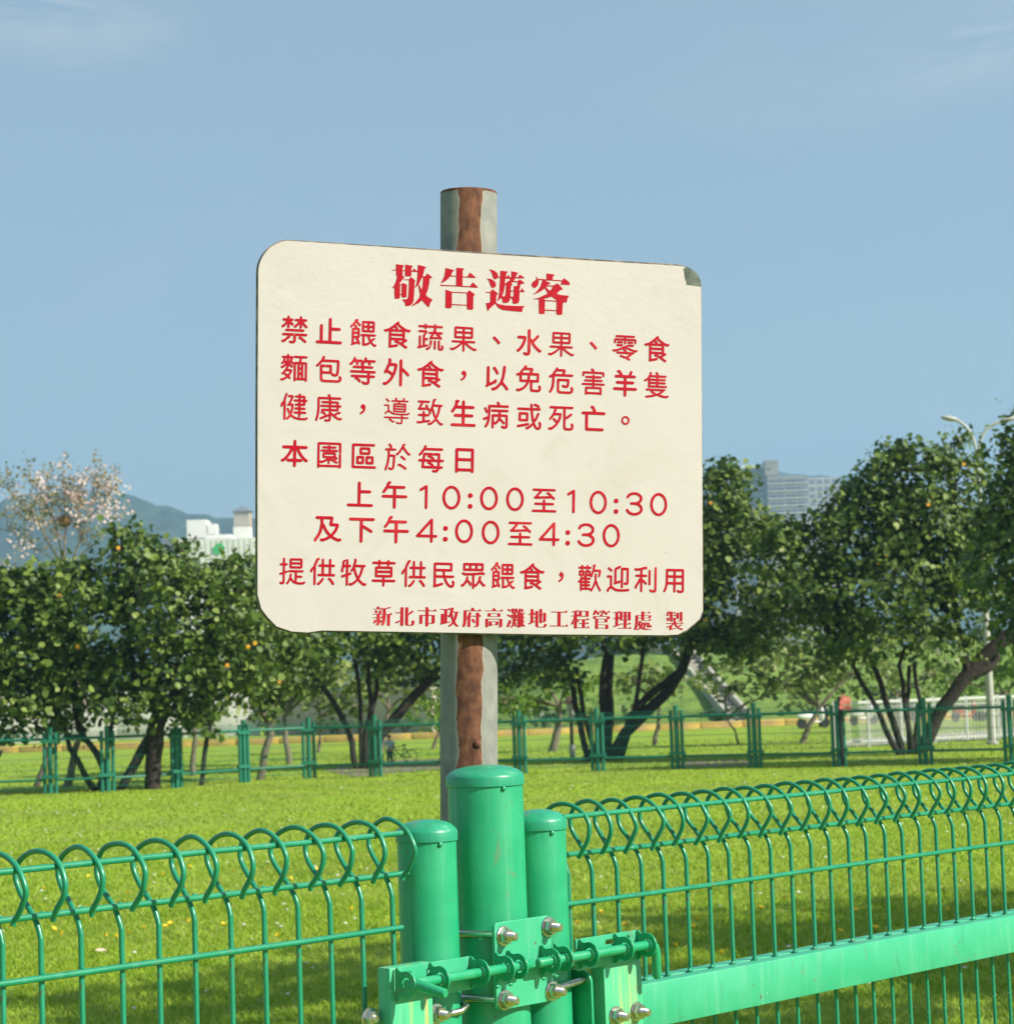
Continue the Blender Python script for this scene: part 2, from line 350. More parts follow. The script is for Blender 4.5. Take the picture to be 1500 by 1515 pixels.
# right-hand gate -------------------------------------------------------
gr = gate_root('mesh_gate', -0.0758, 'green welded wire mesh gate right of the sign pole, flat bar across its middle', 'gate', 'green mesh gates meeting at the sign')
post_with_cap(gr, 0, 0.038, 1.3330)
wires(gr, [-0.0175 + 0.0516 * i for i in range(46)], .90)
rails(gr, (-.058, -.040, -.034), (2.34, 2.34, 2.34))
flat_bars(gr, 0.0680, 2.34)
post_with_cap(gr, 2.40, 0.038, 1.3330)
# left-hand gate
gl = gate_root('mesh_gate', -0.2890, 'green wire mesh gate left of the sign pole, bolt handle pointing forward', 'gate', 'green mesh gates meeting at the sign')
post_with_cap(gl, 0, 0.0385, 1.3330)
wires(gl, [-0.3535 - 0.0530 * i for i in range(34)], 1.02)
rails(gl, (-2.20, -2.20, -2.20), (-.352, -.328, -.344))
flat_bars(gl, -2.20, -0.418)
post_with_cap(gl, -1.96, 0.0385, 1.3330)

def wire_welds(root, s_list):
    m = MB()
    for s in s_list:
        for zz, oo in ((1.2060, .0033), (1.2735, .0010), (1.0845, .0)): m.ball((s - root['s0'] + rnd.uniform(-.001, .001), -oo, zz + rnd.uniform(-.0006, .0006)), (rnd.uniform(.0040, .0055), .0042, rnd.uniform(.0040, .0052)), 6, 4)
    tag(m.build('weld_spots', M_wire, root, smooth=60), kind='stuff')
wire_welds(gr, [-0.0175 + 0.0516 * i for i in range(46)]); wire_welds(gl, [-0.3535 - 0.0530 * i for i in range(34)])
# fixed post between the gates ---------------------------------------------
gc = gate_root('gate_post', -0.1765, 'tallest of the three green round posts, with four bolted latch plate', 'post')
post_with_cap(gc, 0, 0.0505, 1.3985)
face_plate(gc, [rrect(-0.2300, 1.0905, -0.1215, 1.2030, 0.008)], 0.0575, 0.0050, 'latch_plate', M_bar, 0.001)
bolts = [bolt(gc, s, 0.0600, z) for s, z in [(-0.2135, 1.1850), (-0.1275, 1.1880), (-0.2155, 1.1030), (-0.1240, 1.1035)]]
for zc in (1.1870, 1.1030):      # U-bolts round the post
    pts = [(-0.2150 + 0.1765, -0.0565, zc)] + [(0.0565 * math.cos(R_(a)) * -1, 0.0565 * math.sin(R_(a)), zc) for a in range(0, 181, 15)] + [(0.0500, -0.0565, zc)]
    pts[0] = (-0.0565 + 0.014, -0.0565, zc); pts[1] = (-0.0550, 0.0, zc)
    MB().tube(pts, 0.0046, 10).build('u_bolt', M_steel, gc, smooth=50)
for s in (-0.2320, -0.2075, -0.1440, -0.1195):
    keeper(gc, s)
# little weld runs under the keepers
for s in (-0.2275, -0.2030, -0.1395, -0.1150):
    MB().ball((s + 0.1765, -0.0600, ROD_Z - 0.0245), (0.0045, 0.0022, 0.0028), 8, 5).build('weld', M_green, gc, smooth=60)

# slide bolts -----------------------------------------------------------------
def slide_bolt(root, s_a, s_b, tip_left, keep, strip, slot, holes):
    z0, z1 = 1.1240, 1.1660
    face_plate(root, [rrect(strip[0], z0, strip[1], z1, 0.002)] + [list(reversed(h)) for h in holes], 0.0600, 0.0030, 'bolt_backplate', M_bar, 0.0005)
    s0 = root['s0']; r = 0.0064
    if tip_left: pts = [(s_a - s0, -ROD_O, ROD_Z), (s_a + 0.0015 - s0, -ROD_O, ROD_Z), (s_a + 0.004 - s0, -ROD_O, ROD_Z), (s_b - s0, -ROD_O, ROD_Z)]; rr = [r * .55, r * .9, r, r]
    else: pts = [(s_a - s0, -ROD_O, ROD_Z), (s_b - 0.004 - s0, -ROD_O, ROD_Z), (s_b - 0.0015 - s0, -ROD_O, ROD_Z), (s_b - s0, -ROD_O, ROD_Z)]; rr = [r, r, r * .9, r * .55]
    rod = MB().tube(pts, rr, 18).build('slide_rod', M_green, root, smooth=50)
    for s in keep: keeper(root, s)
    return rod
lrod = slide_bolt(gl, -0.4080, -0.1835, False, [-0.4080, -0.3500, -0.2780], (-0.4060, -0.2760), None, [arc(-0.3850, 1.1560, 0.0032, 0, 340, 12), rrect(-0.3560, 1.1530, -0.3330, 1.1590, 0.0028)])
# handle of the left rod, sticking out towards the viewer
MB().tube([(-0.4030 + 0.2890, -ROD_O, ROD_Z), (-0.4030 + 0.2890, -ROD_O - 0.010, ROD_Z + 0.0005), (-0.4010 + 0.2890, -ROD_O - 0.022, ROD_Z - 0.0018), (-0.3990 + 0.2890, -ROD_O - 0.056, ROD_Z - 0.0078), (-0.3988 + 0.2890, -ROD_O - 0.0585, ROD_Z - 0.0082)],
          [0.0066, 0.0070, 0.0068, 0.0058, 0.0044], 16).build('handle', M_green, lrod, smooth=50)
rrod = slide_bolt(gr, -0.1720, 0.0560, True, [-0.0690, 0.0035, 0.0515], (-0.0750, 0.0515), None, [arc(0.0330, 1.1580, 0.0030, 0, 340, 12), rrect(-0.0150, 1.1525, 0.0060, 1.1590, 0.0028)])
MB().tube([(0.050 + 0.0758, -ROD_O, ROD_Z), (0.0600 + 0.0758, -ROD_O, ROD_Z - 0.0004), (0.0665 + 0.0758, -ROD_O, ROD_Z - 0.0045), (0.0690 + 0.0758, -ROD_O, ROD_Z - 0.0120), (0.0690 + 0.0758, -ROD_O, ROD_Z - 0.044), (0.0690 + 0.0758, -ROD_O, ROD_Z - 0.0485)],
          [0.0064, 0.0064, 0.0064, 0.0064, 0.0066, 0.0040], 16).build('handle', M_green, rrod, smooth=50)
# brackets that carry the slide bolts and clamp the posts
def box_bracket(root, s_a, s_b, o_a, o_b, z_a, z_b, name, material):
    s0 = root['s0']
    return MB().bbox((s_a - s0, -o_b, z_a), (s_b - s0, -o_a, z_b), 0.0015).build(name, material, root, smooth=40)
box_bracket(gl, -0.4160, -0.3430, 0.0360, 0.0580, 0.93, 1.1660, 'bracket', M_rusty)
box_bracket(gr, -0.0140, 0.0650, 0.0310, 0.0560, 0.93, 1.1245, 'bracket', M_rusty)
def ear(o0, o1, z0, z1, r): return [(o0, z0), (o1, z0), (o1, z1 - r)] + arc(o1 - r, z1 - r, r, 0, 90, 8)[1:] + [(o0, z1)]
cross_plate(gr, [ear(0.004, 0.0500, 0.93, 1.1190, 0.016)], -0.0330, 0.0045, 'clamp_ear', M_green)
cross_plate(gl, [ear(0.004, 0.0450, 0.93, 1.1060, 0.014)], -0.3190, 0.0045, 'clamp_ear', M_green)
MB().tube([(-0.1180 + 0.0758, -0.0560, 1.1050), (-0.100 + 0.0758, -0.0560, 1.1060), (-0.0310 + 0.0758, -0.0370, 1.1060)], 0.0048, 10).build('tie_rod', M_steel, gr, smooth=50)
MB().tube([(-0.3190 + 0.2890, -0.0300, 1.0920), (-0.2780 + 0.2890, -0.0420, 1.0950), (-0.2660 + 0.2890, -0.0400, 1.1000), (-0.2600 + 0.2890, -0.0250, 1.1020), (-0.2440 + 0.2890, -0.0100, 1.1020)], 0.0046, 10).build('tie_rod', M_steel, gl, smooth=50)
bolt(gr, 0.0060, 0.0560, 1.0540); bolt(gr, 0.0510, 0.0560, 1.0540)
bolt(gl, -0.3260, 0.0450, 1.0980)
face_plate(gl, [rrect(-0.4560, 0.95, -0.4170, 1.0960, 0.004)], 0.0300, 0.0040, 'clamp_plate', M_green)
bolt(gl, -0.4290, 0.0330, 1.1050, ln=0.012)

# ---------------------------------------------------------------- the notice sign on its leaning pole
S_C = Vector((-0.0254, 3.0515, 1.8504)); P_Z = Vector((0.03383, -0.04286, 0.99851)).normalized()
S_X = Vector((0.95738, 0.28631, -0.03803)).normalized(); S_Z = Vector((0.03383, -0.04286, 0.99851)).normalized()
S_N = S_X.cross(S_Z).normalized(); S_N = S_N if S_N.y < 0 else -S_N
S_Z = S_N.cross(S_X).normalized(); S_Z = S_Z if S_Z.z > 0 else -S_Z
S_M = Matrix(((S_X.x, S_Z.x, S_N.x, S_C.x), (S_X.y, S_Z.y, S_N.y, S_C.y), (S_X.z, S_Z.z, S_N.z, S_C.z), (0, 0, 0, 1)))   # local x right, y up, z out
def on_sign(x, y):
    d = ray(x, y); t = (S_C - EYE).dot(S_N) / d.dot(S_N); p = EYE + d * t - S_C
    return (p.dot(S_X), p.dot(S_Z))
# axis of the pole, behind the board
POLE_R = 0.0405
ax0 = S_C - S_N * (POLE_R + 0.0125)
du = on_sign(694.5, 640)[0] + 0.0140
pole_axis_pt = ax0 + S_X * du + S_N * 0
foot = pole_axis_pt - P_Z * (pole_axis_pt.z / P_Z.z)
P_X = (S_X - P_Z * S_X.dot(P_Z)).normalized(); P_Y = P_Z.cross(P_X)
sign = empty('notice_sign', foot); tag(sign, 'cream notice board with red Chinese text on a leaning rusty grey pole', 'sign')
P_M = Matrix(((P_X.x, P_Y.x, P_Z.x, foot.x), (P_X.y, P_Y.y, P_Z.y, foot.y), (P_X.z, P_Y.z, P_Z.z, foot.z), (0, 0, 0, 1)))   # pole frame: z along it, -y to viewer
def place(o, M): o.matrix_parent_inverse = Matrix(); o.matrix_local = Matrix.Translation(-foot) @ M; return o

def pole_mat():
    m = mat('galvanised_steel_with_rust', (0.17, 0.18, 0.165), rough=0.75, metal=0.0, spec=0.3, noise=(38, (0.25, 0.25, 0.22), 0.35, 0.7), bump=(120, 0.25, 0.0015))
    nt = m.node_tree; N = nt.nodes; L = nt.links; p = N['Principled BSDF']; src = p.inputs['Base Color'].links[0].from_socket
    tc = next(n for n in N if n.type == 'TEX_COORD'); sp = N.new('ShaderNodeSeparateXYZ'); L.new(tc.outputs['Object'], sp.inputs[0])
    def nz(sx, sz, sc=1.0, det=3):
        mp = N.new('ShaderNodeMapping'); mp.inputs['Scale'].default_value = (sx, sx, sz); L.new(tc.outputs['Object'], mp.inputs['Vector'])
        n = N.new('ShaderNodeTexNoise'); n.inputs['Scale'].default_value = sc; n.inputs['Detail'].default_value = det; L.new(mp.outputs[0], n.inputs['Vector']); return n.outputs[0]
    def mth(op, a, b):
        n = N.new('ShaderNodeMath'); n.operation = op
        for i, v in enumerate((a, b)):
            if isinstance(v, (int, float)): n.inputs[i].default_value = v
            elif v is not None: L.new(v, n.inputs[i])
        return n.outputs[0]
    off = mth('MULTIPLY', mth('SUBTRACT', nz(0.1, 14.0), 0.5), 0.011)
    ax = mth('ABSOLUTE', mth('SUBTRACT', mth('ADD', sp.outputs[0], off), -0.0085), None)
    ed = mth('MULTIPLY', mth('SUBTRACT', nz(20, 22.0, 1.0, 6), 0.5), 0.016)
    d = mth('ADD', ax, ed)                                  # distance from the rust band's middle
    top = mth('MULTIPLY', mth('GREATER_THAN', sp.outputs[2], PTOP - 0.004), 0.05)
    d = mth('SUBTRACT', d, top)
    front = mth('MULTIPLY', mth('GREATER_THAN', sp.outputs[1], 0.005), 0.2); d2 = mth('ADD', d, mth('MULTIPLY', front, 0.1))
    def rng_(v, a, b):
        r = N.new('ShaderNodeMapRange'); r.inputs[1].default_value = a; r.inputs[2].default_value = b; r.inputs[3].default_value = 1; r.inputs[4].default_value = 0; L.new(v, r.inputs[0]); return r.outputs[0]
    halo = N.new('ShaderNodeMix'); halo.data_type = 'RGBA'; halo.inputs['B'].default_value = (0.27, 0.25, 0.20, 1)
    L.new(rng_(d2, 0.0160, 0.0200), halo.inputs['Factor']); L.new(src, halo.inputs['A'])
    rn = N.new('ShaderNodeMix'); rn.data_type = 'RGBA'; rn.inputs['A'].default_value = (0.075, 0.030, 0.018, 1); rn.inputs['B'].default_value = (0.19, 0.080, 0.042, 1)
    rr = N.new('ShaderNodeMapRange'); rr.inputs[1].default_value = 0.35; rr.inputs[2].default_value = 0.68; L.new(nz(110, 60, 1.0, 6), rr.inputs[0]); L.new(rr.outputs[0], rn.inputs['Factor'])
    # rusty bleeding runs beside the band and pits all over
    bl = N.new('ShaderNodeMapRange'); bl.inputs[1].default_value = .56; bl.inputs[2].default_value = .74; bl.inputs[4].default_value = .55; L.new(nz(85, 6.0, 1.0, 6), bl.inputs[0])
    pit = N.new('ShaderNodeMapRange'); pit.inputs[1].default_value = .70; pit.inputs[2].default_value = .735; pit.inputs[4].default_value = .8; L.new(nz(230, 170, 1.0, 3), pit.inputs[0])
    b1 = N.new('ShaderNodeMix'); b1.data_type = 'RGBA'; b1.inputs['B'].default_value = (0.24, 0.17, 0.11, 1); L.new(mth('MULTIPLY', bl.outputs[0], rng_(d2, 0.016, 0.034)), b1.inputs['Factor']); L.new(halo.outputs['Result'], b1.inputs['A'])
    halo = N.new('ShaderNodeMix'); halo.data_type = 'RGBA'; halo.inputs['B'].default_value = (0.12, 0.07, 0.045, 1); L.new(pit.outputs[0], halo.inputs['Factor']); L.new(b1.outputs['Result'], halo.inputs['A'])
    mx = N.new('ShaderNodeMix'); mx.data_type = 'RGBA'; L.new(rng_(d2, 0.0156, 0.0164), mx.inputs['Factor']); L.new(halo.outputs['Result'], mx.inputs['A']); L.new(rn.outputs['Result'], mx.inputs['B'])
    L.new(mx.outputs['Result'], p.inputs['Base Color'])
    rgh = N.new('ShaderNodeMapRange'); rgh.inputs[3].default_value = 0.72; rgh.inputs[4].default_value = 0.85; L.new(rng_(d2, 0.0156, 0.0164), rgh.inputs[0]); L.new(rgh.outputs[0], p.inputs['Roughness'])
    return m
# top of the pole: seen at y = 281 above the board
_h = (on_sign(696, 279)[1])
PTOP = (S_C - foot).dot(P_Z) + _h + 0.006
M_pole = pole_mat()
b = MB().lathe([(POLE_R, -0.05), (POLE_R, 0.8), (POLE_R, PTOP - 0.0015), (POLE_R - 0.0012, PTOP), (POLE_R - 0.0036, PTOP), (POLE_R - 0.0040, PTOP - 0.002), (POLE_R - 0.0040, PTOP - 0.35), (0.0005, PTOP - 0.36)], 48)
place(b.build('pole', M_pole, sign, smooth=40), P_M)
hz = (S_C - foot).dot(P_Z) + on_sign(705, 1102)[1]
sc = MB().lathe([(0.0056, 0), (0.0052, 0.0018), (0.003, 0.0032), (0.0005, 0.0036)], 16, M=Matrix.Translation((0.0010, -POLE_R * 0.99, hz)) @ Matrix.Rotation(R_(90), 4, 'X'))
place(sc.build('screw', M_pole, sign, smooth=50), P_M)
# the board
def px(L): return [on_sign(*p) for p in L]
outline = px([(379.5, 880), (379.8, 600)] + [(429.5 - 48.8 * math.cos(R_(t)), 402 - 48.5 * math.sin(R_(t))) for t in range(0, 88, 6)] + [(700, 371.5), (1004, 390.5), (1014, 393), (1022, 397.5), (1028.5, 402), (1033, 408), (1036.5, 415), (1038.2, 424),
              (1040, 700), (1041, 905), (1036, 917), (1029, 924), (1017, 934), (1003, 941), (985, 942.5), (800, 941), (600, 937), (476, 935), (455, 938), (430, 936), (408, 929), (394, 915), (385, 902)])
M_edge = mat('dark_board_edge', (0.10, 0.085, 0.07), rough=0.7, noise=(60, (0.30, 0.25, 0.19), 0.45, 0.7))
M_bare = mat('bare_zinc_sheet', (0.11, 0.125, 0.12), rough=0.45, metal=0.4, noise=(70, (0.24, 0.25, 0.22), 0.4, 0.7))
place(add_me('board', plate_mesh([outline], 0.0100, 0.0006), M_edge, sign, smooth=35), S_M @ Matrix.Translation((0, 0, -0.0062)))
corner_points = [(1012.6, 393.8, .0034), (1020, 396.6, .0030), (1028, 402.0, .0024), (1033, 408, .0020), (1036.3, 416, .0016), (1037.3, 424.4, .0008), (1026, 423.2, .0012), (1013.4, 421.6, .0008), (1013.0, 408, .0020)]
cm = MB(); cv = [(*on_sign(x, y), z) for x, y, z in corner_points]; cen = (*on_sign(1021, 409), .0024)
cm.add(cv + [cen], [(i, (i + 1) % 9, 9) for i in range(9)])
place(cm.build('metal_corner', M_bare, sign, smooth=60), S_M @ Matrix.Translation((0, 0, -0.0008)))
face = px([(380.9, 880), (380.9, 600)] + [(430 - 48 * math.cos(R_(t)), 403 - 47.4 * math.sin(R_(t))) for t in range(0, 88, 6)] + [(560, 364.6), (700, 374.5), (860, 384.5), (1000, 393), (1013.5, 395), (1014.8, 421.5), (1037, 424.5),
           (1038.6, 700), (1039.6, 903), (1035, 915), (1028, 922), (1016, 932), (1003, 939), (985, 940), (800, 938.6), (600, 935), (476, 933), (455, 936), (431, 934.4), (409, 927), (395.5, 913), (386.5, 901)])
def sheet_mat():
    m = mat('cream_vinyl_sheet', (0.600, 0.532, 0.530), rough=0.30, noise=(7, (0.57, 0.502, 0.49), 0.35, 0.75, 8), coat=0.0)
    nt = m.node_tree; N = nt.nodes; L = nt.links; p = N['Principled BSDF']; src = p.inputs['Base Color'].links[0].from_socket
    tc = next(n for n in N if n.type == 'TEX_COORD')
    def vec(sx, sy, rz=0):
        mp = N.new('ShaderNodeMapping'); mp.inputs['Scale'].default_value = (sx, sy, 1); mp.inputs['Rotation'].default_value = (0, 0, rz); L.new(tc.outputs['Object'], mp.inputs['Vector']); return mp.outputs[0]
    def noise(v, sc, det=4, dist=0.0):
        n = N.new('ShaderNodeTexNoise'); n.inputs['Scale'].default_value = sc; n.inputs['Detail'].default_value = det; n.inputs['Distortion'].default_value = dist; L.new(v, n.inputs['Vector']); return n.outputs[0]
    def rr(v, a, b, c=0.0, d=1.0):
        r = N.new('ShaderNodeMapRange'); r.inputs[1].default_value = a; r.inputs[2].default_value = b; r.inputs[3].default_value = c; r.inputs[4].default_value = d; L.new(v, r.inputs[0]); return r.outputs[0]
    def mix(f, a, col):
        x = N.new('ShaderNodeMix'); x.data_type = 'RGBA'; L.new(f, x.inputs['Factor']); L.new(a, x.inputs['A']); x.inputs['B'].default_value = (*col, 1); return x.outputs['Result']
    streak = rr(noise(vec(26, 3.2, 0.18), 1.0, 5, 0.4), 0.66, 0.80, 0, 0.45)
    c = mix(streak, src, (0.68, 0.63, 0.60))
    blot = rr(noise(vec(1, 1), 16, 5, 1.0), 0.60, 0.74, 0, 0.35); c = mix(blot, c, (0.50, 0.44, 0.40))
    v = N.new('ShaderNodeTexVoronoi'); v.inputs['Scale'].default_value = 26; L.new(vec(1, 1), v.inputs['Vector'])
    lt = N.new('ShaderNodeMath'); lt.operation = 'LESS_THAN'; lt.inputs[1].default_value = 0.036; L.new(v.outputs['Distance'], lt.inputs[0])
    sel = N.new('ShaderNodeMath'); sel.operation = 'GREATER_THAN'; sel.inputs[1].default_value = 0.56; L.new(noise(vec(1, 1), 12, 2), sel.inputs[0])
    mm = N.new('ShaderNodeMath'); mm.operation = 'MULTIPLY'; L.new(lt.outputs[0], mm.inputs[0]); L.new(sel.outputs[0], mm.inputs[1])
    c = mix(mm.outputs[0], c, (0.30, 0.27, 0.22))
    L.new(c, p.inputs['Base Color'])
    # fine scratches at a few angles, and grime drawn down from the upper edge
    for ang, sc_ in ((0.35, 1.0), (-0.9, 1.3), (1.25, .8)):
        s1 = rr(noise(vec(7 * sc_, 420 * sc_, ang), 1.0, 2, 0.0), 0.735, 0.76, 0, 0.55)
        c = mix(s1, c, (0.44, 0.38, 0.30))
    dr = rr(noise(vec(120, 2.6), 1.0, 4, 0.3), 0.60, 0.78, 0, 0.30); c = mix(dr, c, (0.52, 0.45, 0.36))
    # pebbled relief, strongest in the upper part
    sp = N.new('ShaderNodeSeparateXYZ'); L.new(tc.outputs['Object'], sp.inputs[0])
    amp = rr(sp.outputs[1], -0.02, 0.24, 0.03, 0.14)
    b1 = N.new('ShaderNodeBump'); b1.inputs['Distance'].default_value = 0.0022; L.new(amp, b1.inputs['Strength']); L.new(noise(vec(1, 1.5), 105, 3, 0.8), b1.inputs['Height'])
    b2 = N.new('ShaderNodeBump'); b2.inputs['Distance'].default_value = 0.010; b2.inputs['Strength'].default_value = 0.20; L.new(noise(vec(1, 1.2), 7, 3, 0.6), b2.inputs['Height']); L.new(b1.outputs[0], b2.inputs['Normal'])
    L.new(b2.outputs[0], p.inputs['Normal'])
    return m
M_sheet = sheet_mat()
sheet = place(add_me('face_sheet', plate_mesh([face], 0.0012, 0.0002), M_sheet, sign, smooth=35), S_M)
